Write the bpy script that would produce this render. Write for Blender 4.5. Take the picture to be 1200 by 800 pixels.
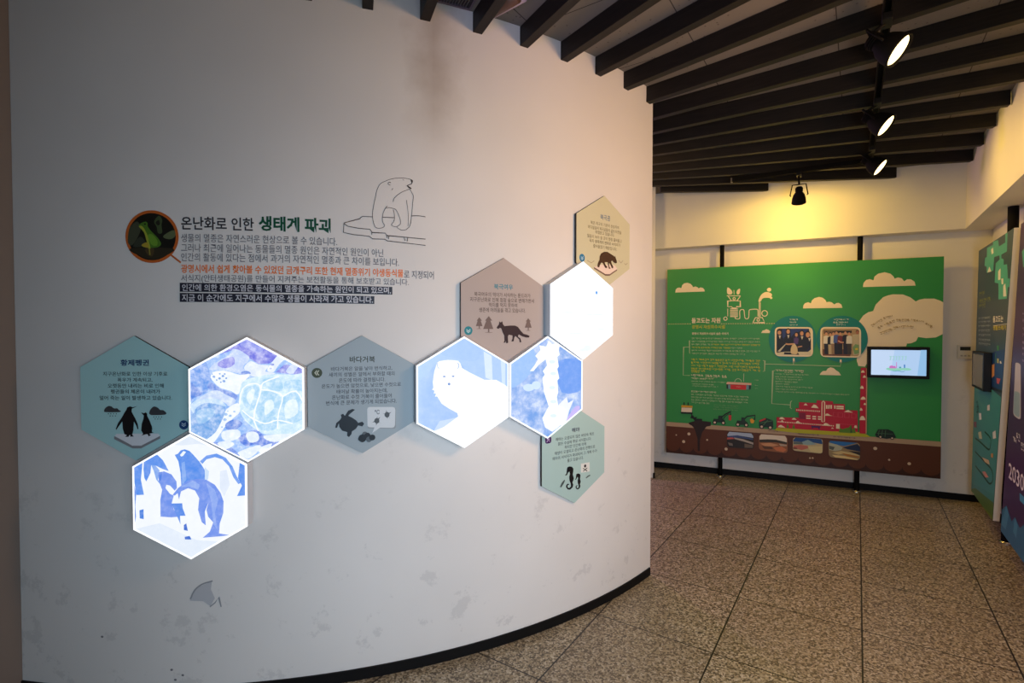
import bpy, bmesh, math, random
from mathutils import Vector, Matrix
from mathutils.geometry import tessellate_polygon
for o in list(bpy.data.objects):
    bpy.data.objects.remove(o)
SC = bpy.context.scene
COL = SC.collection
PI = math.pi
R = math.radians

# ------------------------------------------------------------------ camera
cam = bpy.data.objects.new('camera', bpy.data.cameras.new('camera'))
COL.objects.link(cam)
cam.location = (0, 0, 1.5)
cam.rotation_euler = (PI / 2 - math.atan(13 / 600), 0, 0)
cam.data.sensor_width = 36.0
cam.data.lens = 18.0
cam.data.clip_start = 0.02
SC.camera = cam
# ------------------------------------------------------------------ colour management, world
SC.view_settings.view_transform = 'Standard'
SC.view_settings.look = 'None'
SC.view_settings.exposure = 0.0
SC.view_settings.gamma = 1.0
SC.view_settings.use_curve_mapping = False
SC.cycles.max_bounces = 8
SC.cycles.diffuse_bounces = 5
SC.cycles.sample_clamp_indirect = 4.0
SC.cycles.use_denoising = True

WARM = (1.0, 0.62, 0.10)


def lin(c):
    return tuple(((v / 255 + .055) / 1.055) ** 2.4 if v > 10 else v / 255 / 12.92 for v in c[:3])


world = bpy.data.worlds.new('world')
SC.world = world
world.use_nodes = True
world.node_tree.nodes['Background'].inputs[0].default_value = (0.80, 0.90, 1.0, 1)
world.node_tree.nodes['Background'].inputs[1].default_value = 0.3


def light(name, kind, loc, energy, color, target=None, parent=None, **kw):
    d = bpy.data.lights.new(name, kind)
    d.energy = energy
    d.color = color
    for k, v in kw.items():
        setattr(d, k, v)
    o = bpy.data.objects.new(name, d)
    COL.objects.link(o)
    o.location = loc
    if target is not None:
        o.rotation_euler = (Vector(target) - Vector(loc)).to_track_quat('-Z', 'Y').to_euler()
    if parent:
        o.parent = parent
        o.matrix_parent_inverse = parent.matrix_world.inverted()
    return o


# added warm key light for the curved wall, off the rail, and the violet glow of the exhibit inside the drum
light('warm_key_light', 'AREA', (1.72, 1.52, 2.30), 18, (1.0, 0.56, 0.28), (0.2, 2.7, 1.5), shape='DISK', size=0.6, spread=R(165))
# two unseen cool fills added beside and behind the camera
light('cool_screen_light', 'AREA', (0.80, 0.30, 1.30), 13, (0.80, 0.88, 1.0), (1.1, 3.6, 0.5), shape='RECTANGLE', size=0.5, size_y=0.9, spread=R(130))
light('cool_wall_fill', 'AREA', (0.35, -0.45, 1.25), 15, (0.56, 0.77, 1.0), (-0.40, 2.2, 0.70), shape='RECTANGLE', size=1.0, size_y=1.0, spread=R(125))  # added bluish fill for the lower part of the curved wall
light('warm_hidden_fill', 'AREA', (0.62, 4.05, 2.62), 7.5, (1.0, 0.60, 0.16), (2.7, 4.9, 1.5), shape='DISK', size=0.25, spread=R(170))  # added fill hidden behind the curved wall, warms soffit and back wall
light('violet_exhibit_light', 'AREA', (-0.25, 5.75, 2.35), 28, (0.86, 0.42, 0.95), (1.5, 4.3, 0.0), shape='DISK', size=0.35)
light('violet_ceiling_fill', 'SPOT', (-0.9, 0.6, 1.9), 24, (0.62, 0.34, 1.0), (0.12, 1.95, 2.94), spot_size=R(40), spot_blend=1.0, shadow_soft_size=0.15)  # added violet up-light outside the view, tints the ceiling

# ------------------------------------------------------------------ materials
MATS = {}


def mat(name, rgb=None, rough=.5, metal=0, spec=.4, emit=None, strength=1.0):
    if name in MATS:
        return MATS[name]
    m = bpy.data.materials.new(name)
    m.use_nodes = True
    b = m.node_tree.nodes['Principled BSDF']
    b.inputs['Roughness'].default_value = rough
    b.inputs['Metallic'].default_value = metal
    b.inputs['Specular IOR Level'].default_value = spec
    if rgb is not None:
        b.inputs['Base Color'].default_value = (*lin(rgb), 1)
    if emit is not None:
        b.inputs['Base Color'].default_value = (.02, .02, .02, 1)
        b.inputs['Emission Color'].default_value = (*lin(emit), 1)
        b.inputs['Emission Strength'].default_value = strength
    MATS[name] = m
    return m


def ink(c):
    """printed colour, with the faint unevenness of a vinyl print"""
    n = 'print_%d_%d_%d' % tuple(c)
    if n in MATS:
        return MATS[n]
    m = mat(n, c, .45, 0, .35)
    return m


def glow(c, k, mottle=0.0, scale=45):
    """a colour of a backlit or self-lit picture; mottle: speckle of the photograph itself"""
    n = 'backlit_%d_%d_%d_%d_%d' % (*c, int(k * 100), int(mottle * 100))
    if n in MATS:
        return MATS[n]
    m = mat(n, None, .3, 0, .3, c, k)
    if mottle:
        t = NT(m)
        co = t.n('ShaderNodeTexCoord').outputs['Object']
        f = t.ramp(t.noise(co, scale, 6, .68), [(.36, (0, 0, 0)), (.50, (.35, .35, .35)), (.66, (1, 1, 1))])
        dark = tuple(v * (1 - .22 * mottle) for v in lin(c))
        light_ = tuple(v + (1 - v) * mottle for v in lin(c))
        t.l(t.mix(f, dark, light_), t.b.inputs['Emission Color'])
    return m


class NT:
    def __init__(s, m):
        s.t = m.node_tree
        s.b = s.t.nodes['Principled BSDF']

    def n(s, kind, **kw):
        x = s.t.nodes.new(kind)
        for k, v in kw.items():
            setattr(x, k, v)
        return x

    def l(s, a, b):
        s.t.links.new(a, b)

    def math(s, op, a, b=None, c=None):
        x = s.n('ShaderNodeMath', operation=op)
        for i, v in enumerate((a, b, c)):
            if v is None:
                continue
            if isinstance(v, (int, float)):
                x.inputs[i].default_value = v
            else:
                s.l(v, x.inputs[i])
        return x.outputs[0]

    def noise(s, vec, scale, detail=3, rough=.6):
        x = s.n('ShaderNodeTexNoise')
        x.inputs['Scale'].default_value = scale
        x.inputs['Detail'].default_value = detail
        x.inputs['Roughness'].default_value = rough
        s.l(vec, x.inputs['Vector'])
        return x.outputs['Fac']

    def ramp(s, f, stops):
        x = s.n('ShaderNodeValToRGB')
        e = x.color_ramp.elements
        while len(e) < len(stops):
            e.new(.5)
        for i, (p, c) in enumerate(stops):
            e[i].position = p
            e[i].color = (*c, 1)
        s.l(f, x.inputs[0])
        return x.outputs[0]

    def mix(s, f, a, b, mode='MIX'):
        x = s.n('ShaderNodeMix', data_type='RGBA', blend_type=mode)
        if isinstance(f, (int, float)):
            x.inputs[0].default_value = f
        else:
            s.l(f, x.inputs[0])
        for i, v in ((6, a), (7, b)):
            if isinstance(v, tuple):
                x.inputs[i].default_value = (*v[:3], 1)
            else:
                s.l(v, x.inputs[i])
        return x.outputs[2]

    def dot(s, vec, d):
        x = s.n('ShaderNodeVectorMath', operation='DOT_PRODUCT')
        s.l(vec, x.inputs[0])
        x.inputs[1].default_value = d
        return x.outputs['Value']

    def xyz(s, vec):
        x = s.n('ShaderNodeSeparateXYZ')
        s.l(vec, x.inputs[0])
        return x.outputs


def wall_material():
    m = mat('white_wall_paint', (226, 222, 216), .62, 0, .25)
    t = NT(m)
    pos = t.n('ShaderNodeNewGeometry').outputs['Position']
    x, y, z = t.xyz(pos)
    # scuffs: thicker low down, where hands and shoes reach
    low = t.math('MULTIPLY', t.math('SUBTRACT', 1.25, z), .9)
    low = t.math('MINIMUM', t.math('MAXIMUM', low, 0.0), 1.0)
    n1 = t.noise(pos, 7.0, 6, .72)
    sc = t.math('MULTIPLY', t.math('MAXIMUM', t.math('SUBTRACT', n1, .585), 0.0), 5.0)
    sc = t.math('MINIMUM', t.math('MULTIPLY', sc, low), .2)
    fine = t.noise(pos, 1.3, 3, .5)
    base = t.ramp(fine, [(.3, lin((222, 219, 214))), (.7, lin((231, 228, 223)))])
    c = t.mix(sc, base, lin((150, 148, 148)))
    # a brown water stain running down from the ceiling on the curved wall
    dx = t.math('DIVIDE', t.math('ABSOLUTE', t.math('SUBTRACT', x, -.345)), .13)
    wob = t.noise(pos, 5.0, 4, .6)
    dx = t.math('ADD', dx, t.math('MULTIPLY', t.math('SUBTRACT', wob, .5), 1.6))
    side = t.math('MAXIMUM', t.math('SUBTRACT', 1.0, dx), 0.0)
    hi = t.math('MINIMUM', t.math('MAXIMUM', t.math('DIVIDE', t.math('SUBTRACT', z, 2.22), .35), 0.0), 1.0)
    near = t.math('MULTIPLY', t.math('GREATER_THAN', y, 1.9), t.math('LESS_THAN', y, 2.7))
    st = t.math('MULTIPLY', t.math('MULTIPLY', side, hi), t.math('MULTIPLY', near, .42))
    c = t.mix(st, c, lin((140, 112, 84)))
    t.l(c, t.b.inputs['Base Color'])
    bump = t.n('ShaderNodeBump')
    bump.inputs['Strength'].default_value = .05
    t.l(t.noise(pos, 160, 2), bump.inputs['Height'])
    t.l(bump.outputs[0], t.b.inputs['Normal'])
    return m


def floor_material():
    m = mat('granite_floor_tiles', (120, 105, 90), .34, 0, .45)
    t = NT(m)
    pos = t.n('ShaderNodeNewGeometry').outputs['Position']
    a = t.math('DIVIDE', t.math('ADD', t.dot(pos, (.829, -.5592, 0)), .540 + 577), .577)
    b = t.math('DIVIDE', t.math('ADD', t.dot(pos, (.5592, .829, 0)), -2.47 + 607), .607)

    def edge(v, w):
        f = t.math('FRACT', v)
        return t.math('LESS_THAN', t.math('MINIMUM', f, t.math('SUBTRACT', 1.0, f)), w)
    grout = t.math('MAXIMUM', edge(a, .0062), edge(b, .0054))
    ident = t.math('ADD', t.math('MULTIPLY', t.math('FLOOR', a), 12.7), t.math('MULTIPLY', t.math('FLOOR', b), 3.31))
    wn = t.n('ShaderNodeTexWhiteNoise', noise_dimensions='1D')
    t.l(ident, wn.inputs['W'])
    vo = t.n('ShaderNodeTexVoronoi')
    vo.inputs['Scale'].default_value = 132
    t.l(pos, vo.inputs['Vector'])
    rnd = t.xyz(vo.outputs['Color'])[0]
    g = t.ramp(rnd, [(0, lin((38, 34, 28))), (.25, lin((74, 65, 52))), (.45, lin((150, 136, 108))), (.75, lin((182, 168, 138))), (1, lin((220, 210, 188)))])
    n2 = t.noise(pos, 60, 4, .7)
    g = t.mix(t.math('MULTIPLY', n2, .42), g, lin((124, 110, 84)))
    big = t.noise(pos, 3.0, 3, .6)
    g = t.mix(t.math('MULTIPLY', big, .35), g, lin((96, 84, 72)))
    g = t.mix(t.math('MULTIPLY', wn.outputs['Value'], .22), g, lin((116, 100, 82)))
    g = t.mix(grout, g, lin((24, 20, 17)))
    t.l(g, t.b.inputs['Base Color'])
    t.l(t.math('ADD', t.math('MULTIPLY', n2, .22), .24), t.b.inputs['Roughness'])
    return m


def ceiling_material():
    m = mat('ceiling_tiles', (128, 124, 120), .8, 0, .15)
    t = NT(m)
    pos = t.n('ShaderNodeNewGeometry').outputs['Position']
    vo = t.n('ShaderNodeTexVoronoi')
    vo.inputs['Scale'].default_value = 28
    t.l(pos, vo.inputs['Vector'])
    dots = t.math('LESS_THAN', vo.outputs['Distance'], .13)
    a = t.math('FRACT', t.math('DIVIDE', t.math('ADD', t.dot(pos, (.829, -.5592, 0)), 60.1), .6))
    b = t.math('FRACT', t.math('DIVIDE', t.math('ADD', t.dot(pos, (.5592, .829, 0)), 60.3), .6))
    ln = t.math('MAXIMUM', t.math('LESS_THAN', a, .008), t.math('LESS_THAN', b, .008))
    c = t.mix(t.math('MULTIPLY', dots, .6), lin((124, 118, 112)), lin((70, 64, 60)))
    c = t.mix(ln, c, lin((64, 60, 58)))
    t.l(c, t.b.inputs['Base Color'])
    return m


def beam_material():
    m = mat('black_stained_wood', (26, 22, 21), .55, 0, .3)
    t = NT(m)
    co = t.n('ShaderNodeTexCoord').outputs['Object']
    mp = t.n('ShaderNodeMapping')
    mp.inputs['Scale'].default_value = (2, 30, 30)
    t.l(co, mp.inputs['Vector'])
    t.l(t.ramp(t.noise(mp.outputs[0], 3, 4), [(.3, lin((20, 17, 16))), (.7, lin((34, 29, 26)))]), t.b.inputs['Base Color'])
    return m


WALL = wall_material()
FLOOR = floor_material()
CEIL = ceiling_material()
BEAM = beam_material()
BLACKM = mat('black_metal', (11, 10, 10), .7, 0, .12)
BLACKP = mat('black_plastic', (11, 11, 12), .5, 0, .25)
CHROME = mat('chrome', (210, 205, 200), .18, 1.0)
SKIRT = mat('black_skirting', (14, 14, 15), .6, 0, .2)
WHITEB = mat('white_board_edge', (226, 220, 210), .5, 0, .3)
ACRYL = mat('white_acrylic_side', (206, 212, 220), .35, 0, .4)
BRUSHED = mat('light_grey_plastic', (206, 204, 196), .45, 0, .4)

# ------------------------------------------------------------------ builders


def mesh_obj(name, bm, mats, parent=None, smooth=False):
    me = bpy.data.meshes.new(name)
    bm.to_mesh(me)
    bm.free()
    for m in (mats if isinstance(mats, (list, tuple)) else [mats]):
        me.materials.append(m)
    if smooth:
        for p in me.polygons:
            p.use_smooth = True
    o = bpy.data.objects.new(name, me)
    COL.objects.link(o)
    if parent:
        o.parent = parent
    return o


def tag(o, label=None, cat=None, group=None, kind=None):
    if label:
        o['label'] = label
    if cat:
        o['category'] = cat
    if group:
        o['group'] = group
    if kind:
        o['kind'] = kind
    return o


def thing(name, label, cat, loc=(0, 0, 0), rz=0, group=None):
    o = bpy.data.objects.new(name, None)
    o.empty_display_size = .1
    COL.objects.link(o)
    o.location = loc
    o.rotation_euler = (0, 0, rz)
    o.matrix_world = Matrix.Translation(loc) @ Matrix.Rotation(rz, 4, 'Z')
    return tag(o, label, cat, group)


def box(bm, x0, x1, y0, y1, z0, z1, bevel=0, mi=0):
    vs = [bm.verts.new(p) for p in ((x0, y0, z0), (x1, y0, z0), (x1, y1, z0), (x0, y1, z0), (x0, y0, z1), (x1, y0, z1), (x1, y1, z1), (x0, y1, z1))]
    fs = [bm.faces.new([vs[i] for i in q]) for q in ((3, 2, 1, 0), (4, 5, 6, 7), (0, 1, 5, 4), (1, 2, 6, 5), (2, 3, 7, 6), (3, 0, 4, 7))]
    for f in fs:
        f.material_index = mi
    if bevel:
        es = list({e for f in fs for e in f.edges})
        bmesh.ops.bevel(bm, geom=es, offset=bevel, segments=2, affect='EDGES', profile=.6)
    return fs


def prism(bm, pts, y0, y1, mi=0, mi_front=None):
    """outline in x,z extruded from y0 (front) to y1 (back)"""
    a = [bm.verts.new((x, y0, z)) for x, z in pts]
    b = [bm.verts.new((x, y1, z)) for x, z in pts]
    f = bm.faces.new(a)
    f.material_index = mi if mi_front is None else mi_front
    g = bm.faces.new(b[::-1])
    g.material_index = mi
    n = len(pts)
    for i in range(n):
        q = bm.faces.new((a[i], b[i], b[(i + 1) % n], a[(i + 1) % n]))
        q.material_index = mi
    bmesh.ops.recalc_face_normals(bm, faces=bm.faces[:])


def slab(bm, pts, z0, z1):
    """plan outline in x,y extruded in z"""
    a = [bm.verts.new((x, y, z0)) for x, y in pts]
    b = [bm.verts.new((x, y, z1)) for x, y in pts]
    bm.faces.new(a)
    bm.faces.new(b[::-1])
    n = len(pts)
    for i in range(n):
        bm.faces.new((a[i], b[i], b[(i + 1) % n], a[(i + 1) % n]))
    bmesh.ops.recalc_face_normals(bm, faces=bm.faces[:])


def lathe(bm, prof, p=(0, 0, 0), d=(0, 0, 1), seg=28, cap=True):
    """profile of (radius, distance along d) turned about the axis through p"""
    q = Vector(d).normalized().to_track_quat('Z', 'Y')
    P = Vector(p)
    rings = []
    for r, h in prof:
        if r < 1e-6:
            rings.append([bm.verts.new(P + q @ Vector((0, 0, h)))])
        else:
            rings.append([bm.verts.new(P + q @ Vector((r * math.cos(2 * PI * i / seg), r * math.sin(2 * PI * i / seg), h))) for i in range(seg)])
    for a, b in zip(rings, rings[1:]):
        for i in range(seg):
            j = (i + 1) % seg
            if len(a) == 1 and len(b) == 1:
                continue
            if len(a) == 1:
                bm.faces.new((a[0], b[j], b[i]))
            elif len(b) == 1:
                bm.faces.new((a[i], a[j], b[0]))
            else:
                bm.faces.new((a[i], a[j], b[j], b[i]))
    if cap:
        for ring in (rings[0], rings[-1]):
            if len(ring) > 1:
                bm.faces.new(ring)
    bmesh.ops.recalc_face_normals(bm, faces=bm.faces[:])


def tube(bm, pts, r, seg=10):
    pts = [Vector(p) for p in pts]
    rings = []
    for i, p in enumerate(pts):
        t = (pts[min(i + 1, len(pts) - 1)] - pts[max(i - 1, 0)]).normalized()
        q = t.to_track_quat('Z', 'Y')
        rings.append([bm.verts.new(p + q @ Vector((r * math.cos(2 * PI * k / seg), r * math.sin(2 * PI * k / seg), 0))) for k in range(seg)])
    for a, b in zip(rings, rings[1:]):
        for k in range(seg):
            bm.faces.new((a[k], a[(k + 1) % seg], b[(k + 1) % seg], b[k]))
    bm.faces.new(rings[0])
    bm.faces.new(rings[-1])
    bmesh.ops.recalc_face_normals(bm, faces=bm.faces[:])


# ------------------------------------------------------------------ printed artwork
# Every print is stored in the flat coordinates of the board it is printed on
# (half millimetres from the board's centre): part, kind, colour, points, size ...
PALETTE = [(62, 64, 68), (135, 136, 140), (222, 226, 230), (16, 16, 20), (24, 70, 120), (190, 215, 230), (28, 62, 110), (48, 58, 66), (58, 62, 44), (62, 62, 66), (58, 66, 38), (205, 210, 190), (20, 28, 36), (150, 156, 158), (212, 218, 220), (78, 84, 86), (70, 74, 78), (88, 98, 104), (40, 130, 150), (76, 62, 58), (112, 96, 92), (140, 126, 120), (44, 30, 40), (28, 130, 140), (190, 215, 215), (105, 125, 150), (120, 112, 84), (120, 98, 86), (232, 214, 202), (70, 48, 34), (150, 135, 105), (42, 120, 165), (180, 210, 225), (58, 52, 72), (74, 80, 80), (72, 84, 84), (222, 222, 214), (50, 46, 46), (82, 92, 90), (70, 34, 92), (190, 175, 205), (112, 116, 228), (140, 150, 238), (108, 158, 238), (78, 130, 225), (122, 128, 228), (205, 220, 252), (190, 210, 250), (128, 130, 232), (150, 160, 240), (225, 236, 255), (104, 142, 228), (228, 238, 255), (120, 140, 225), (96, 138, 228), (240, 248, 255), (88, 146, 222), (200, 232, 250), (168, 214, 246), (222, 242, 252), (248, 254, 255), (110, 166, 232), (190, 220, 250), (150, 196, 242), (196, 216, 250), (150, 190, 240), (88, 134, 226), (84, 126, 226), (98, 140, 230), (228, 240, 255), (226, 236, 250), (228, 238, 252), (84, 142, 236), (130, 170, 240), (110, 146, 236), (70, 124, 226), (130, 172, 242), (104, 154, 240), (205, 225, 250), (226, 236, 252), (80, 136, 232), (140, 170, 242), (140, 172, 242), (60, 110, 210), (110, 150, 235), (70, 130, 225), (172, 202, 250), (166, 198, 249), (214, 230, 255), (206, 226, 254), (196, 216, 252), (252, 254, 255), (112, 146, 206), (150, 180, 225), (150, 188, 244), (104, 152, 232), (200, 222, 252), (192, 178, 238), (232, 236, 255), (246, 251, 255), (218, 234, 252), (222, 234, 250), (84, 148, 220), (44, 42, 48), (6, 78, 52), (104, 102, 108), (238, 122, 40), (36, 38, 52), (214, 214, 220), (196, 98, 36), (18, 20, 14), (66, 72, 54), (52, 58, 46), (92, 104, 70), (66, 82, 50), (30, 30, 20), (46, 42, 28), (76, 62, 36), (74, 118, 34), (104, 152, 46), (158, 168, 54), (170, 150, 50), (20, 22, 14), (140, 130, 50), (66, 54, 48), (192, 193, 196), (152, 154, 158), (120, 120, 124), (238, 222, 196), (215, 205, 150), (206, 196, 40), (196, 208, 170), (226, 208, 20), (176, 196, 150), (120, 165, 110), (20, 26, 26), (104, 148, 160), (200, 36, 32), (226, 180, 160), (230, 180, 160), (0, 124, 122), (26, 28, 60), (34, 56, 124), (222, 206, 180), (18, 18, 26), (84, 56, 120), (24, 18, 20), (206, 152, 118), (214, 206, 200), (196, 190, 176), (216, 206, 180), (24, 22, 26), (216, 196, 156), (176, 148, 108), (110, 66, 46), (116, 92, 66), (40, 38, 34), (26, 24, 30), (226, 218, 204), (30, 24, 22), (196, 176, 140), (34, 32, 32), (150, 120, 90), (226, 220, 206), (26, 26, 40), (72, 96, 170), (30, 26, 30), (110, 40, 44), (32, 30, 44), (60, 50, 44), (220, 214, 204), (196, 182, 152), (40, 28, 24), (170, 110, 84), (122, 160, 104), (222, 196, 40), (226, 232, 226), (146, 116, 58), (176, 150, 124), (56, 28, 16), (88, 46, 24), (206, 184, 160), (40, 22, 16), (20, 20, 20), (206, 156, 44), (226, 210, 190), (20, 22, 22), (18, 46, 34), (14, 20, 18), (196, 50, 52), (14, 18, 18), (220, 196, 176), (222, 158, 36), (80, 130, 90), (20, 40, 32), (70, 110, 76), (60, 44, 36), (180, 178, 30), (186, 18, 50), (128, 12, 52), (72, 24, 96), (206, 70, 90), (84, 128, 28), (44, 84, 40), (210, 70, 90), (214, 150, 130), (40, 34, 32), (170, 186, 214), (60, 80, 130), (200, 90, 84), (176, 166, 160), (110, 96, 84), (120, 110, 104), (150, 96, 64), (226, 214, 200), (54, 48, 40), (206, 150, 110), (204, 120, 80), (92, 62, 44), (190, 170, 150), (196, 180, 140), (30, 76, 140), (140, 170, 180), (96, 110, 110), (190, 110, 96), (214, 200, 150), (120, 60, 50), (150, 130, 96), (40, 110, 180), (22, 40, 74), (176, 180, 160), (90, 96, 90), (206, 184, 130), (170, 112, 50), (46, 40, 40), (226, 200, 140), (74, 168, 148), (222, 222, 206), (150, 160, 60), (176, 190, 190), (20, 60, 108), (26, 32, 40), (206, 150, 90), (60, 150, 70), (196, 190, 80), (190, 80, 80), (60, 150, 90), (62, 142, 138), (58, 134, 128), (76, 112, 50), (96, 118, 34), (18, 66, 42), (216, 220, 214), (120, 70, 90), (206, 140, 130), (206, 190, 150), (190, 200, 160), (200, 150, 90), (30, 80, 84), (190, 190, 198), (190, 176, 206), (222, 216, 228), (226, 226, 230), (70, 150, 190), (44, 108, 144), (66, 134, 168), (176, 160, 196), (150, 196, 238), (166, 214, 220), (146, 214, 190), (70, 140, 180), (206, 120, 196), (72, 130, 200), (84, 160, 180)]
ART = {}
ART['penguin_text'] = [
    ('cloud_print', 'p', 0, [-248, -98, -246, -90, -241, -81, -235, -74, -227, -68, -218, -63, -209, -60, -201, -61, -193, -63, -186, -66, -181, -70, -176, -75, -169, -79, -161, -80, -151, -79, -143, -79, -138, -83, -134, -88, -130, -92, -123, -96, -116, -99, -113, -102, -114, -105, -120, -108, -134, -110, -166, -111, -206, -111, -236, -110, -247, -107, -249, -103]),
    ('cloud_print', 'p', 0, [-209, -123, -211, -127, -216, -127, -218, -123, -216, -119, -211, -119]),
    ('cloud_print', 'p', 0, [-189, -123, -192, -127, -196, -127, -199, -123, -196, -119, -192, -119]),
    ('cloud_print', 'p', 0, [-168, -123, -171, -127, -175, -127, -177, -123, -175, -119, -170, -119]),
    ('cloud_print', 'p', 0, [-146, -123, -148, -127, -153, -127, -155, -123, -153, -119, -148, -119]),
    ('cloud_print', 'p', 0, [-195, -140, -197, -144, -202, -144, -204, -140, -202, -136, -197, -136]),
    ('cloud_print', 'p', 0, [-175, -140, -177, -144, -182, -144, -184, -140, -182, -136, -177, -136]),
    ('cloud_print', 'p', 0, [-153, -140, -155, -144, -160, -144, -162, -140, -159, -136, -155, -136]),
    ('cloud_print#2', 'p', 0, [113, -115, 115, -107, 119, -97, 125, -87, 133, -78, 142, -69, 152, -65, 162, -65, 172, -69, 181, -74, 188, -79, 194, -86, 200, -91, 209, -93, 218, -93, 227, -95, 236, -101, 245, -109, 250, -116, 250, -122, 246, -127, 233, -131, 205, -133, 168, -134, 140, -134, 128, -133, 123, -131, 120, -128, 116, -125, 113, -121]),
    ('cloud_print#2', 'p', 0, [155, -148, 153, -152, 148, -152, 146, -148, 148, -144, 153, -144]),
    ('cloud_print#2', 'p', 0, [174, -148, 171, -152, 167, -152, 164, -148, 167, -144, 171, -144]),
    ('cloud_print#2', 'p', 0, [194, -148, 191, -152, 187, -152, 184, -148, 187, -144, 191, -144]),
    ('cloud_print#2', 'p', 0, [216, -148, 214, -152, 209, -152, 207, -148, 209, -144, 214, -144]),
    ('cloud_print#2', 'p', 0, [165, -165, 163, -169, 158, -169, 156, -165, 159, -161, 163, -161]),
    ('cloud_print#2', 'p', 0, [187, -165, 184, -169, 180, -169, 177, -165, 180, -161, 184, -161]),
    ('cloud_print#2', 'p', 0, [206, -165, 204, -169, 199, -169, 197, -165, 200, -161, 204, -161]),
    ('ice_floe_print', 'p', 1, [-169, -302, -22, -377, 44, -377, 199, -297, 198, -321, 44, -401, -23, -401, -170, -326]),
    ('ice_floe_print', 'p', 2, [-166, -300, -150, -284, 184, -281, 199, -300, 46, -379, -25, -379]),
    ('penguin_print', 'p', 3, [20, -61, -17, -71, -37, -63, -60, -71, -68, -91, -84, -114, -100, -144, -136, -197, -155, -244, -152, -253, -136, -230, -102, -184, -99, -244, -87, -286, -67, -294, -83, -308, -54, -308, -47, -294, -37, -294, -44, -306, -13, -306, -24, -290, -15, -257, -9, -184, 9, -217, 19, -249, 26, -241, 20, -204, 1, -157, -18, -124, -27, -104, -24, -82]),
    ('penguin_print#2', 'p', 3, [51, -112, 72, -119, 85, -111, 97, -120, 98, -140, 113, -171, 134, -224, 138, -257, 131, -244, 135, -270, 149, -273, 111, -284, 127, -292, 107, -305, 98, -286, 78, -289, 65, -294, 48, -297, 64, -284, 48, -257, 53, -204, 67, -164, 71, -137, 53, -118]),
    ('badge_print', 'p', 4, [426, -212, 425, -202, 421, -193, 415, -186, 408, -180, 399, -176, 389, -175, 379, -176, 370, -180, 363, -186, 357, -193, 353, -202, 352, -212, 353, -222, 357, -231, 363, -238, 370, -244, 379, -248, 389, -249, 399, -248, 408, -244, 415, -238, 421, -231, 425, -222]),
    ('badge_print', 's', 5, [372, -196, 389, -209, 406, -196], 2.7),
    ('badge_print', 's', 5, [372, -211, 389, -224, 406, -211], 2.7),
    ('title_lettering', 't', 6, [-108, 288, 118, 285], 25.1, '황제펭귄', 2),
    ('body_lettering', 't', 7, [-250, 198, 264, 196], 17.2, '지구온난화로 인한 이상 기후로', 0.6),
    ('body_lettering', 't', 7, [-135, 149, 144, 148], 17.2, '폭우가 계속되고,', 0.6),
    ('body_lettering', 't', 7, [-213, 103, 234, 101], 17.2, '오랫동안 내리는 비로 인해', 0.6),
    ('body_lettering', 't', 7, [-190, 56, 205, 55], 17.2, '펭귄들의 체온이 내려가', 0.6),
    ('body_lettering', 't', 7, [-280, 6, 298, 4], 17.2, '얼어 죽는 일이 발생하고 있습니다.', 0.6),
]
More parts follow.
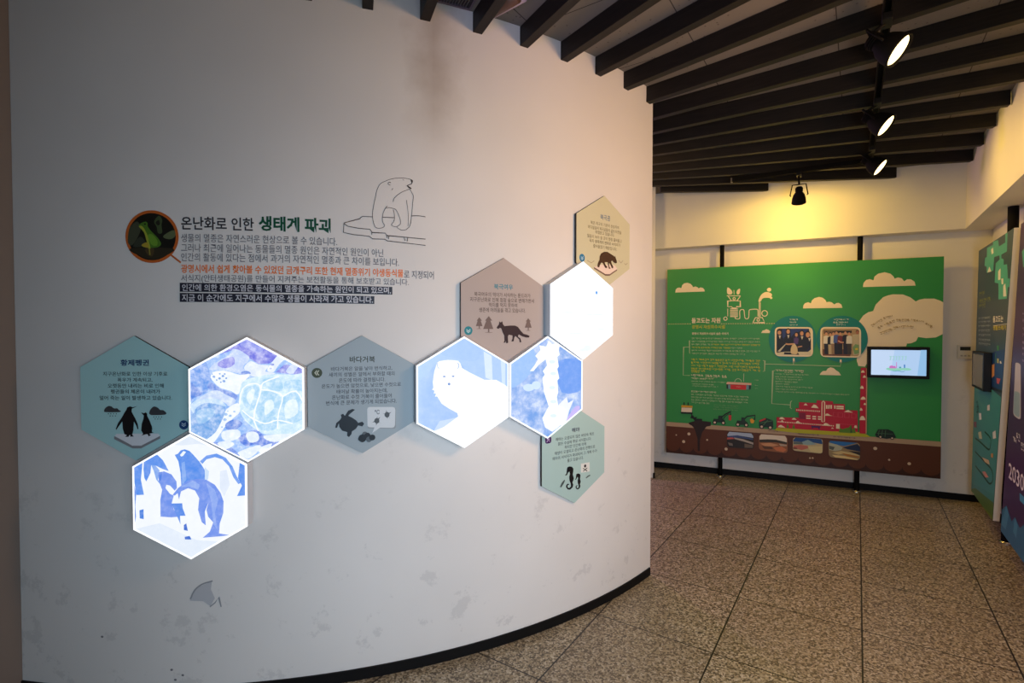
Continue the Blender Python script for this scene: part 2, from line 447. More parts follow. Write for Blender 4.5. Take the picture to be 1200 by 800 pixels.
ART['turtle_text'] = [
    ('title_lettering', 't', 8, [-100, 302, 106, 296], 26.7, '바다거북', 2),
    ('body_lettering', 't', 9, [-249, 227, 249, 215], 18.8, '바다거북은 알을 낳아 번식하고,', 0.6),
    ('body_lettering', 't', 9, [-266, 181, 268, 167], 18.8, '새끼의 성별은 알에서 부화할 때의', 0.6),
    ('body_lettering', 't', 9, [-188, 131, 190, 119], 18.8, '온도에 따라 결정됩니다.', 0.6),
    ('body_lettering', 't', 9, [-324, 89, 322, 68], 18.9, '온도가 높으면 암컷으로, 낮으면 수컷으로', 0.6),
    ('body_lettering', 't', 9, [-206, 37, 208, 22], 18.9, '태어날 확률이 높아지는데,', 0.6),
    ('body_lettering', 't', 9, [-243, -7, 243, -26], 18.9, '온난화로 수컷 거북이 줄어들어', 0.6),
    ('body_lettering', 't', 9, [-290, -51, 285, -75], 18.9, '번식에 큰 문제가 생기게 되었습니다.', 0.6),
    ('badge_print', 'p', 10, [-317, 192, -319, 203, -323, 213, -330, 222, -338, 228, -348, 232, -359, 234, -370, 232, -380, 228, -388, 222, -395, 213, -399, 203, -400, 192, -399, 182, -395, 172, -388, 163, -380, 157, -370, 152, -359, 151, -348, 152, -338, 157, -330, 163, -323, 172, -319, 182]),
    ('badge_print', 's', 11, [-359, 212, -375, 193, -359, 173], 3.1),
    ('badge_print', 's', 11, [-343, 212, -359, 192, -343, 172], 3.1),
    ('turtle_print', 'p', 12, [-168, -185, -174, -165, -156, -156, -141, -174, -114, -132, -81, -119, -59, -126, -92, -153, -115, -175, -82, -193, -49, -218, -34, -239, 0, -231, 14, -249, 0, -271, -35, -261, -53, -288, -86, -310, -90, -333, -110, -356, -125, -344, -123, -313, -164, -298, -186, -266, -190, -234, -204, -272, -219, -272, -211, -233, -178, -204]),
    ('speech_bubble_print', 'p', 13, [45, -120, 279, -130, 278, -290, 268, -305, 44, -290]),
    ('speech_bubble_print', 'p', 14, [39, -127, 45, -113, 60, -108, 254, -116, 269, -124, 274, -142, 270, -273, 262, -291, 245, -296, 145, -289, 80, -332, 99, -285, 53, -281, 41, -268]),
    ('speech_bubble_print', 'p', 15, [140, -230, 137, -242, 129, -250, 119, -253, 108, -249, 100, -240, 97, -228, 100, -216, 108, -208, 119, -205, 130, -209, 137, -218]),
    ('speech_bubble_print', 'p', 15, [111, -222, 126, -236, 80, -241]),
    ('speech_bubble_print', 'p', 15, [111, -222, 126, -236, 154, -255]),
    ('speech_bubble_print', 'p', 15, [111, -222, 126, -236, 112, -271]),
    ('speech_bubble_print', 'p', 15, [111, -222, 126, -236, 147, -196]),
    ('speech_bubble_print', 'p', 15, [111, -222, 126, -236, 123, -191]),
    ('speech_bubble_print', 'p', 15, [225, -182, 222, -193, 214, -202, 204, -205, 193, -201, 185, -192, 182, -180, 185, -168, 193, -159, 204, -157, 215, -160, 223, -169]),
    ('speech_bubble_print', 'p', 15, [196, -174, 211, -187, 165, -165]),
    ('speech_bubble_print', 'p', 15, [196, -174, 211, -187, 240, -158]),
    ('speech_bubble_print', 'p', 15, [196, -174, 211, -187, 197, -138]),
    ('speech_bubble_print', 'p', 15, [196, -174, 211, -187, 232, -217]),
    ('speech_bubble_print', 'p', 15, [196, -174, 211, -187, 207, -219]),
    ('speech_bubble_print', 't', 16, [101, -152, 142, -156], 19.0, '℃', 1),
    ('egg_print', 'p', 17, [43, -340, 42, -333, 40, -328, 36, -323, 31, -319, 25, -317, 19, -316, 13, -317, 7, -319, 3, -323, -1, -328, -4, -333, -4, -340, -4, -346, -1, -351, 3, -356, 7, -360, 13, -362, 19, -363, 25, -362, 31, -360, 36, -356, 40, -351, 42, -346]),
    ('egg_print', 'p', 12, [33, -372, 31, -363, 28, -355, 23, -348, 16, -343, 8, -340, -1, -338, -9, -340, -17, -343, -24, -348, -29, -355, -33, -363, -34, -372, -33, -380, -29, -388, -24, -395, -17, -400, -9, -404, -1, -405, 8, -404, 16, -400, 23, -395, 28, -388, 31, -380]),
    ('egg_print', 'p', 12, [66, -352, 65, -345, 62, -339, 58, -334, 53, -330, 47, -327, 40, -327, 34, -327, 28, -330, 23, -334, 18, -339, 16, -345, 15, -352, 16, -358, 18, -364, 23, -370, 28, -374, 34, -376, 40, -377, 47, -376, 53, -374, 58, -370, 62, -364, 65, -358]),
    ('egg_print', 'p', 17, [76, -384, 75, -378, 73, -372, 69, -367, 64, -364, 59, -361, 52, -360, 46, -361, 40, -364, 36, -367, 32, -372, 29, -378, 29, -384, 29, -390, 32, -396, 36, -401, 40, -405, 46, -407, 52, -408, 59, -407, 64, -405, 69, -401, 73, -396, 75, -390]),
    ('egg_print', 'p', 12, [105, -370, 104, -363, 102, -357, 98, -352, 93, -348, 86, -345, 80, -345, 73, -345, 67, -348, 62, -352, 58, -357, 55, -363, 54, -370, 55, -377, 58, -383, 62, -388, 67, -392, 73, -394, 80, -395, 86, -394, 93, -392, 98, -388, 102, -383, 104, -377]),
    ('egg_print', 'p', 12, [-1, -375, -2, -371, -4, -367, -6, -363, -10, -360, -14, -359, -19, -358, -23, -359, -27, -360, -31, -363, -34, -367, -35, -371, -36, -375, -35, -380, -34, -384, -31, -388, -27, -390, -23, -392, -19, -393, -14, -392, -10, -390, -6, -388, -4, -384, -2, -380]),
]
ART['fox_text'] = [
    ('title_lettering', 't', 18, [-103, 228, 97, 232], 26.4, '북극여우', 2),
    ('body_lettering', 't', 19, [-302, 145, 287, 163], 20.7, '북극여우의 먹이가 서식하는 툰드라가', 0.6),
    ('body_lettering', 't', 19, [-344, 97, 326, 114], 20.7, '지구온난화로 인해 점점 숲으로 변해가면서', 0.6),
    ('body_lettering', 't', 19, [-155, 56, 142, 61], 20.7, '먹이를 먹지 못하여', 0.6),
    ('body_lettering', 't', 19, [-255, 7, 233, 15], 20.7, '생존에 어려움을 겪고 있습니다.', 0.6),
    ('tree_print', 'p', 20, [-253, -57, -226, -90, -239, -88, -220, -139, -248, -139, -248, -161, -258, -161, -258, -139, -287, -139, -269, -88, -280, -91]),
    ('tree_print#2', 'p', 20, [-157, -45, -122, -87, -140, -87, -110, -165, -151, -165, -151, -196, -165, -196, -165, -165, -214, -165, -182, -88, -195, -88]),
    ('tree_print#3', 'p', 20, [263, -61, 292, -92, 280, -92, 301, -152, 269, -152, 269, -178, 258, -178, 258, -152, 225, -152, 247, -92, 236, -92]),
    ('tree_print', 'p', 21, [-228, -162, -232, -164, -242, -165, -256, -166, -269, -165, -279, -164, -283, -162, -279, -161, -269, -160, -256, -159, -242, -160, -232, -161]),
    ('tree_print#2', 'p', 21, [-115, -198, -120, -199, -136, -201, -157, -201, -179, -200, -194, -199, -200, -197, -194, -196, -179, -195, -157, -194, -136, -195, -120, -196]),
    ('tree_print#3', 'p', 21, [291, -179, 287, -181, 277, -182, 263, -183, 250, -182, 240, -181, 236, -179, 240, -178, 250, -176, 263, -176, 277, -176, 287, -178]),
    ('fox_print', 'p', 22, [-76, -150, -52, -121, -48, -93, -36, -104, -17, -92, -10, -121, 6, -138, 32, -135, 71, -132, 117, -132, 150, -145, 177, -178, 210, -211, 251, -220, 278, -232, 271, -246, 238, -246, 197, -235, 157, -216, 150, -237, 177, -255, 188, -290, 168, -292, 166, -266, 137, -243, 121, -231, 110, -248, 104, -281, 80, -283, 91, -254, 91, -225, 51, -219, 42, -236, 45, -294, 25, -300, 19, -271, 16, -292, -5, -294, 6, -276, 3, -224, -14, -195, -27, -161, -43, -153, -52, -162, -71, -161]),
    ('badge_print', 'p', 23, [-321, -180, -323, -170, -327, -160, -333, -152, -341, -146, -351, -142, -362, -140, -372, -142, -382, -146, -390, -152, -396, -160, -400, -170, -402, -180, -400, -191, -396, -200, -390, -209, -382, -215, -372, -219, -362, -221, -351, -219, -341, -215, -333, -209, -327, -200, -323, -191]),
    ('badge_print', 's', 24, [-381, -167, -362, -184, -342, -167], 3.3),
    ('badge_print', 's', 24, [-381, -182, -362, -198, -342, -182], 3.3),
]
ART['bear_text'] = [
    ('title_lettering', 't', 25, [-67, 260, 94, 273], 28.9, '북극곰', 1.5),
    ('body_lettering', 't', 26, [-220, 168, 242, 208], 18.8, '북은 지구의 기온이 상승하여', 0.6),
    ('body_lettering', 't', 26, [-260, 114, 285, 162], 18.8, '바다얼음이 북극곰들의 삶의 터전을', 0.6),
    ('body_lettering', 't', 26, [-147, 88, 165, 105], 18.8, '위협받고 있습니다.', 0.6),
    ('body_lettering', 't', 26, [-272, 23, 292, 66], 18.8, '얼음이 녹아 살 곳이 점점 줄어들고', 0.6),
    ('body_lettering', 't', 26, [-239, -20, 268, 15], 18.8, '육지 생태계의 변화로 서식지가', 0.6),
    ('body_lettering', 't', 26, [-179, -63, 208, -43], 18.9, '줄어들었기 때문입니다.', 0.6),
    ('ice_floe_print', 'p', 27, [-167, -276, 16, -335, 84, -330, 213, -270, 213, -285, 85, -351, 17, -355, -163, -293]),
    ('ice_floe_print', 'p', 28, [-163, -276, -60, -243, 173, -229, 217, -267, 90, -332, 17, -337]),
    ('bear_print', 'p', 29, [-113, -263, -106, -232, -80, -192, -76, -154, -52, -121, -4, -100, 50, -95, 103, -112, 152, -127, 172, -138, 180, -124, 188, -146, 208, -180, 211, -201, 183, -208, 149, -198, 137, -183, 113, -190, 123, -219, 149, -249, 145, -265, 123, -264, 94, -221, 74, -214, 80, -248, 104, -275, 74, -274, 58, -237, 54, -206, 6, -210, 16, -234, 51, -259, 39, -270, 12, -270, -23, -225, -42, -216, -57, -228, -75, -254, -83, -271, -105, -274]),
    ('ripple_print', 's', 30, [-273, -215, -209, -236, -163, -209], 2.5),
    ('ripple_print', 's', 30, [243, -170, 278, -196, 318, -164], 2.6),
    ('ripple_print', 's', 30, [339, -195, 366, -209, 393, -188], 2.6),
    ('badge_print', 'p', 31, [-309, -195, -310, -184, -314, -175, -321, -166, -329, -160, -339, -155, -350, -154, -360, -155, -370, -160, -379, -166, -385, -175, -389, -184, -391, -195, -389, -206, -385, -216, -379, -224, -370, -231, -360, -235, -350, -236, -339, -235, -329, -231, -321, -224, -314, -216, -310, -206]),
    ('badge_print', 's', 32, [-367, -183, -350, -199, -332, -180], 3.6),
    ('badge_print', 's', 32, [-367, -199, -350, -214, -332, -196], 3.6),
]
ART['sea_text'] = [
    ('title_lettering', 't', 33, [-40, 260, 70, 259], 22.3, '해마', 2),
    ('body_lettering', 't', 34, [-257, 208, 277, 173], 17.4, '해마는 오염되지 않은 바닷속 해초', 0.6),
    ('body_lettering', 't', 34, [-224, 157, 237, 128], 17.4, '맑은 수심에 주로 서식합니다.', 0.6),
    ('body_lettering', 't', 34, [-138, 102, 162, 92], 17.4, '하지만 인간에 의해', 0.6),
    ('body_lettering', 't', 34, [-271, 75, 292, 28], 17.4, '해양이 오염되고 온난화의 진행으로', 0.6),
    ('body_lettering', 't', 34, [-299, 31, 320, -27], 17.4, '해마의 서식지가 파괴되어 그 개체 수가', 0.6),
    ('body_lettering', 't', 34, [-102, -42, 123, -45], 17.4, '줄고 있습니다.', 0.6),
    ('seahorse_print', 'p', 3, [-133, -193, -112, -172, -108, -135, -101, -112, -72, -107, -39, -115, -18, -137, -19, -168, -26, -198, -11, -238, -15, -256, -30, -278, -19, -305, -27, -331, -63, -349, -96, -340, -120, -311, -112, -288, -88, -280, -75, -295, -96, -297, -97, -318, -75, -329, -52, -317, -55, -286, -71, -252, -75, -215, -64, -186, -72, -160, -91, -169, -104, -191]),
    ('seahorse_print#2', 'p', 3, [3, -258, 17, -243, 20, -219, 24, -202, 44, -199, 67, -205, 81, -220, 80, -241, 76, -262, 86, -289, 83, -301, 73, -317, 80, -335, 75, -353, 51, -366, 28, -360, 12, -340, 17, -324, 34, -318, 43, -328, 28, -330, 27, -344, 43, -352, 58, -344, 56, -322, 45, -299, 42, -273, 50, -253, 44, -235, 31, -242, 22, -257]),
    ('bottle_print', 'p', 35, [-200, -297, -177, -259, -140, -232, -132, -242, -149, -269, -181, -303]),
    ('warning_print', 'p', 36, [86, -104, 211, -106, 212, -205, 87, -198]),
    ('warning_print', 'p', 37, [164, -137, 164, -133, 162, -129, 159, -125, 156, -123, 152, -121, 148, -120, 143, -121, 139, -123, 136, -125, 133, -129, 132, -133, 131, -137, 132, -141, 133, -145, 136, -148, 139, -151, 143, -153, 148, -153, 152, -153, 156, -151, 159, -148, 162, -145, 164, -141]),
    ('warning_print', 's', 37, [119, -156, 177, -195], 4.4),
    ('warning_print', 's', 37, [119, -189, 177, -160], 4.4),
    ('fish_print', 'p', 38, [155, -263, 181, -248, 216, -239, 224, -252, 190, -259, 164, -271]),
    ('badge_print', 'p', 39, [-393, 210, -392, 219, -387, 226, -379, 230, -367, 232, -343, 232, -331, 230, -322, 226, -316, 219, -315, 210, -315, 188, -316, 179, -321, 172, -330, 168, -342, 166, -365, 166, -376, 167, -385, 170, -390, 177, -392, 186]),
    ('badge_print', 's', 40, [-373, 179, -355, 205, -336, 182], 3.6),
    ('badge_print', 's', 40, [-373, 208, -336, 208], 3.6),
]
ART['turtle'] = [
    ('backlit_picture', 'p', 41, [-204, 357, -123, 412, 0, 483, 223, 354, 249, 337, 164, 286, 87, 284, 24, 328, -52, 383, -103, 399]),
    ('backlit_picture', 'p', 42, [127, 409, 128, 400, 110, 379, 88, 368, 65, 376, 37, 393, 12, 410, -15, 419, -40, 426, -52, 437, -46, 456, 0, 483]),
    ('backlit_picture', 'p', 43, [-309, 304, -299, 295, -289, 266, -281, 236, -272, 210, -265, 182, -263, 155, -270, 126, -282, 98, -295, 75, -307, 62, -318, 55, -333, 49, -353, 40, -376, 32, -396, 23, -412, 1, -418, -10, -418, 241]),
    ('backlit_picture', 'p', 44, [-418, 145, -414, 145, -391, 125, -370, 103, -352, 85, -337, 65, -333, 49, -348, 38, -373, 31, -396, 23, -411, 5, -418, -4]),
    ('backlit_picture', 'p', 45, [215, 217, 281, 278, 369, 269, 418, 241, 418, 193, 293, 206]),
    ('backlit_picture', 'p', 46, [293, 223, 303, 242, 324, 266, 345, 283, 390, 257, 388, 255, 372, 236, 363, 221, 356, 208, 345, 202, 326, 203, 304, 211]),
    ('backlit_picture', 'p', 47, [-281, 243, -276, 255, -261, 273, -243, 290, -223, 304, -200, 318, -179, 330, -163, 339, -148, 346, -135, 356, -124, 373, -114, 392, -103, 405, -87, 406, -69, 401, -52, 394, -38, 387, -26, 378, -14, 369, -2, 360, 10, 351, 17, 342, 19, 331, 17, 320, 11, 308, -2, 294, -18, 280, -28, 267, -30, 257, -26, 248, -16, 240, 10, 235, 42, 231, 61, 226, 54, 214, 32, 200, 9, 192, -10, 193, -31, 199, -54, 207, -82, 216, -113, 226, -143, 235, -169, 239, -194, 241, -218, 242, -244, 241, -268, 240]),
    ('backlit_picture', 'p', 48, [-218, 289, -208, 301, -192, 312, -173, 323, -150, 333, -123, 342, -103, 343, -93, 329, -89, 308, -91, 288, -104, 274, -123, 262, -142, 255, -162, 254, -183, 257, -199, 262, -210, 270, -217, 279]),
    ('backlit_picture', 'p', 49, [29, 253, 40, 261, 57, 269, 74, 273, 90, 271, 105, 265, 113, 259, 109, 252, 99, 245, 87, 239, 74, 236, 60, 234, 48, 235, 38, 240, 30, 246]),
    ('backlit_picture', 'p', 50, [-22, 254, -13, 275, 8, 296, 30, 308, 48, 304, 66, 291, 87, 280, 115, 277, 145, 277, 164, 272, 159, 258, 143, 240, 138, 225, 162, 218, 197, 214, 215, 210, 202, 202, 171, 194, 138, 188, 103, 184, 67, 183, 35, 189, 9, 206, -13, 231]),
    ('backlit_picture', 'p', 51, [-44, 220, -34, 226, -18, 230, -3, 230, 10, 227, 23, 220, 29, 212, 25, 204, 15, 195, 3, 190, -10, 188, -24, 189, -35, 193, -42, 201, -46, 211]),
    ('backlit_picture', 'p', 52, [151, 234, 157, 252, 172, 276, 190, 299, 209, 324, 229, 350, 285, 318, 264, 300, 242, 278, 227, 255, 214, 232, 200, 217, 181, 215, 161, 222]),
    ('backlit_picture', 'p', 53, [206, 279, 203, 273, 195, 270, 185, 270, 177, 273, 175, 279, 178, 285, 185, 288, 195, 288, 203, 284]),
    ('backlit_picture', 'p', 53, [190, 249, 188, 245, 183, 242, 176, 242, 171, 245, 169, 249, 171, 253, 176, 255, 183, 255, 188, 253]),
    ('backlit_picture', 'p', 54, [-263, 142, -246, 132, -226, 112, -201, 94, -165, 79, -125, 64, -94, 51, -78, 39, -72, 29, -71, 19, -78, 11, -91, 3, -107, 1, -126, 6, -148, 15, -170, 27, -191, 39, -212, 53, -233, 67, -257, 79, -281, 90, -295, 102, -292, 118, -280, 135]),
    ('backlit_picture', 'p', 55, [-269, 193, -266, 204, -260, 214, -250, 222, -235, 228, -218, 231, -199, 233, -182, 233, -164, 232, -143, 228, -115, 219, -84, 208, -54, 200, -22, 201, 9, 206, 25, 203, 16, 187, -8, 164, -29, 138, -42, 105, -53, 69, -66, 46, -82, 46, -99, 59, -119, 72, -145, 80, -174, 89, -201, 100, -223, 118, -242, 139, -257, 158, -265, 171, -269, 183]),
    ('backlit_picture', 'p', 56, [-233, 187, -236, 180, -244, 177, -252, 180, -255, 187, -252, 195, -244, 198, -236, 194]),
    ('backlit_picture', 'p', 56, [-195, 210, -197, 205, -202, 203, -208, 205, -210, 210, -207, 215, -202, 217, -197, 215]),
    ('backlit_picture', 'p', 56, [-168, 192, -171, 185, -179, 183, -186, 185, -188, 192, -185, 198, -178, 201, -171, 198]),
    ('backlit_picture', 'p', 56, [-194, 173, -197, 167, -204, 164, -211, 167, -214, 173, -211, 180, -204, 182, -197, 180]),
    ('backlit_picture', 'p', 56, [-157, 208, -159, 203, -164, 201, -170, 203, -172, 208, -170, 213, -164, 215, -159, 213]),
    ('backlit_picture', 'p', 56, [-160, 151, -163, 144, -171, 141, -179, 144, -183, 151, -179, 159, -171, 162, -163, 158]),
    ('backlit_picture', 'p', 56, [-188, 143, -190, 139, -194, 138, -199, 139, -200, 143, -198, 148, -194, 149, -190, 147]),
    ('backlit_picture', 'p', 56, [-146, 174, -148, 169, -153, 167, -159, 169, -161, 174, -159, 179, -153, 181, -148, 179]),
    ('backlit_picture', 'p', 56, [-218, 161, -220, 157, -224, 156, -229, 157, -230, 161, -228, 166, -224, 167, -220, 165]),
    ('backlit_picture', 'p', 56, [-251, 209, -253, 206, -256, 204, -260, 206, -261, 209, -260, 212, -256, 214, -253, 212]),
    ('backlit_picture', 'p', 57, [-36, 138, -10, 160, 23, 172, 60, 181, 100, 190, 143, 197, 189, 201, 241, 201, 296, 199, 345, 195, 389, 203, 418, 207, 418, -241, 334, -290, 306, -290, 271, -285, 237, -281, 201, -281, 165, -281, 133, -278, 109, -268, 89, -254, 69, -239, 47, -225, 26, -209, 5, -189, -16, -165, -36, -137, -51, -106, -59, -73, -62, -36, -62, 3, -58, 50, -51, 99]),
    ('backlit_picture', 'p', 58, [-24, 70, -2, 94, 28, 110, 53, 117, 72, 114, 86, 101, 91, 75, 83, 24, 65, -40, 45, -81, 21, -84, -6, -65, -25, -39, -33, -5, -32, 36]),
    ('backlit_picture', 'p', 58, [117, 68, 162, 70, 217, 48, 252, 17, 256, -23, 241, -72, 219, -112, 189, -140, 153, -159, 121, -165, 95, -154, 73, -130, 64, -95, 70, -40, 89, 26]),
    ('backlit_picture', 'p', 58, [279, 24, 307, 45, 341, 54, 370, 50, 393, 27, 411, -9, 418, -34, 418, -152, 408, -172, 360, -192, 297, -200, 250, -196, 235, -178, 235, -149, 241, -113, 248, -67, 260, -16]),
    ('backlit_picture', 'p', 58, [57, -163, 99, -147, 164, -137, 212, -140, 229, -166, 230, -206, 218, -236, 187, -250, 144, -254, 107, -247, 79, -224, 56, -190]),
    ('backlit_picture', 'p', 58, [99, 150, 137, 166, 195, 178, 241, 176, 264, 144, 273, 97, 266, 65, 231, 64, 179, 78, 137, 95, 111, 112, 95, 133]),
    ('backlit_picture', 'p', 58, [293, 147, 335, 156, 394, 155, 418, 150, 418, 60, 398, 65, 370, 70, 342, 66, 312, 61, 292, 65, 281, 89, 279, 123]),
    ('backlit_picture', 'p', 58, [-38, -79, -21, -89, 8, -115, 31, -142, 46, -172, 56, -202, 56, -218, 40, -210, 15, -187, -7, -162, -24, -131, -37, -97]),
    ('backlit_picture', 'p', 59, [-5, 29, 3, 51, 19, 71, 34, 83, 45, 87, 56, 83, 59, 69, 52, 33, 39, -13, 26, -40, 13, -29, 0, 1]),
    ('backlit_picture', 'p', 59, [135, -28, 150, -11, 171, -1, 187, -2, 197, -18, 203, -45, 200, -71, 181, -95, 154, -118, 135, -124, 128, -101, 129, -61]),
    ('backlit_picture', 'p', 59, [291, -32, 314, -11, 346, 0, 370, -5, 383, -35, 388, -80, 382, -116, 356, -141, 318, -157, 290, -156, 281, -123, 281, -72]),
    ('backlit_picture', 's', 60, [-57, -38, -52, -1, -45, 50, -30, 91, -3, 114, 31, 127, 60, 130, 82, 124, 98, 108, 104, 79, 93, 28, 72, -36, 55, -88, 51, -122, 52, -145, 44, -152, 19, -136, -14, -105, -38, -82], 4.8),
    ('backlit_picture', 's', 60, [104, 79, 126, 77, 157, 74, 188, 67, 219, 57, 250, 44, 268, 21, 265, -17, 249, -66, 236, -113, 231, -159, 228, -205, 227, -237], 4.8),
    ('backlit_picture', 's', 60, [268, 21, 296, 38, 336, 59, 370, 64, 396, 36, 416, -9, 430, -41], 4.8),
    ('backlit_picture', 's', 60, [44, -152, 55, -182, 71, -223, 82, -253], 4.8),
    ('backlit_picture', 's', 60, [104, 79, 106, 94, 110, 116, 124, 136, 160, 154, 207, 171, 241, 182], 4.8),
    ('backlit_picture', 's', 60, [44, -152, 67, -165, 100, -183, 134, -193, 164, -187, 194, -174, 227, -168, 268, -175, 311, -188, 342, -198], 4.8),
    ('backlit_picture', 'p', 61, [-418, -27, -412, -17, -392, -3, -371, 6, -352, 13, -331, 15, -309, 14, -280, 11, -249, 3, -221, -8, -196, -23, -174, -42, -161, -63, -160, -83, -168, -105, -178, -130, -191, -164, -206, -202, -224, -238, -242, -274, -262, -307, -282, -320, -418, -241]),
    ('backlit_picture', 'p', 62, [-415, -31, -396, -9, -367, 11, -333, 24, -297, 27, -256, 23, -221, 13, -189, -7, -162, -33, -152, -50, -168, -48, -202, -37, -234, -28, -260, -22, -285, -19, -309, -19, -332, -27, -354, -38, -372, -52, -383, -70, -391, -91, -397, -98, -407, -84, -417, -56]),
    ('backlit_picture', 'p', 63, [-372, -85, -349, -70, -314, -62, -284, -60, -261, -64, -242, -74, -235, -88, -243, -109, -263, -134, -286, -155, -311, -171, -340, -182, -361, -180, -373, -155, -378, -116]),
    ('backlit_picture', 'p', 64, [-358, 9, -350, 23, -323, 44, -295, 61, -271, 72, -245, 79, -220, 80, -199, 73, -179, 60, -157, 45, -128, 30, -98, 13, -82, -4, -90, -22, -112, -41, -133, -50, -145, -44, -155, -30, -171, -15, -196, -2, -226, 12, -258, 20, -297, 17, -337, 9]),
    ('backlit_picture', 'p', 55, [-303, -308, -294, -300, -264, -278, -236, -251, -215, -215, -195, -173, -178, -137, -169, -111, -164, -89, -152, -70, -126, -49, -94, -30, -69, -24, -57, -39, -52, -66, -55, -93, -67, -112, -88, -129, -109, -148, -129, -169, -151, -192, -173, -219, -197, -255, -222, -295, -244, -325, -257, -334]),
    ('backlit_picture', 'p', 65, [-145, -112, -149, -121, -159, -124, -169, -120, -173, -112, -169, -103, -159, -100, -149, -104]),
    ('backlit_picture', 'p', 65, [-152, -154, -156, -162, -166, -166, -176, -162, -180, -153, -176, -145, -166, -142, -156, -146]),
    ('backlit_picture', 'p', 65, [-115, -124, -118, -131, -126, -133, -135, -130, -138, -123, -134, -116, -126, -114, -118, -117]),
    ('backlit_picture', 'p', 65, [-136, -88, -138, -92, -144, -94, -149, -92, -151, -88, -149, -83, -144, -81, -138, -83]),
    ('backlit_picture', 'p', 65, [-181, -212, -183, -216, -188, -218, -193, -216, -196, -211, -193, -207, -188, -205, -183, -207]),
    ('backlit_picture', 'p', 65, [-87, -92, -89, -97, -96, -99, -102, -97, -104, -91, -102, -86, -95, -84, -89, -86]),
    ('backlit_picture', 'p', 66, [-160, -185, -144, -171, -120, -158, -96, -153, -70, -159, -45, -173, -33, -188, -45, -206, -72, -226, -97, -238, -119, -241, -139, -237, -154, -229, -162, -216, -165, -200]),
    ('backlit_picture', 'p', 67, [-66, -297, -49, -282, -22, -269, 5, -258, 27, -249, 48, -243, 69, -243, 87, -254, 104, -271, 126, -289, 165, -303, 210, -317, 236, -333, 234, -347, 154, -394, 148, -393, 105, -372, 68, -358, 42, -359, 22, -367, 3, -370, -16, -365, -33, -356, -47, -345, -59, -330, -68, -313]),
    ('backlit_picture', 'p', 68, [-262, -332, -243, -329, -212, -333, -175, -347, -133, -368, -99, -391, -76, -417, -61, -444, -61, -448]),
    ('backlit_picture', 'p', 69, [-180, -246, -148, -237, -105, -232, -72, -235, -55, -249, -49, -271, -53, -290, -74, -307, -107, -321, -136, -329, -158, -325, -177, -314, -189, -300, -194, -282, -192, -261]),
    ('backlit_picture', 'p', 69, [-11, -278, -3, -265, 13, -255, 30, -252, 49, -254, 68, -262, 81, -274, 87, -291, 88, -312, 81, -328, 63, -338, 38, -343, 17, -340, 2, -324, -8, -299]),
    ('backlit_picture', 'p', 69, [120, -291, 147, -285, 192, -282, 237, -281, 279, -279, 319, -279, 341, -284, 340, -287, 247, -340, 241, -341, 203, -342, 171, -338, 144, -325, 123, -306]),
    ('backlit_picture', 'p', 69, [-22, -394, 16, -380, 62, -367, 93, -363, 101, -373, 94, -391, 80, -411, 59, -433, 31, -457, 2, -470, -28, -462, -58, -444, -74, -426, -69, -414, -49, -404]),
    ('backlit_picture', 'p', 69, [-225, -339, -209, -329, -177, -323, -149, -321, -126, -327, -106, -338, -98, -350, -111, -366, -137, -382, -162, -389, -205, -364, -214, -357]),
    ('backlit_picture', 'p', 69, [93, -384, 121, -370, 159, -357, 184, -352, 185, -363, 174, -382, 103, -423, 93, -425, 85, -416, 84, -399]),
]
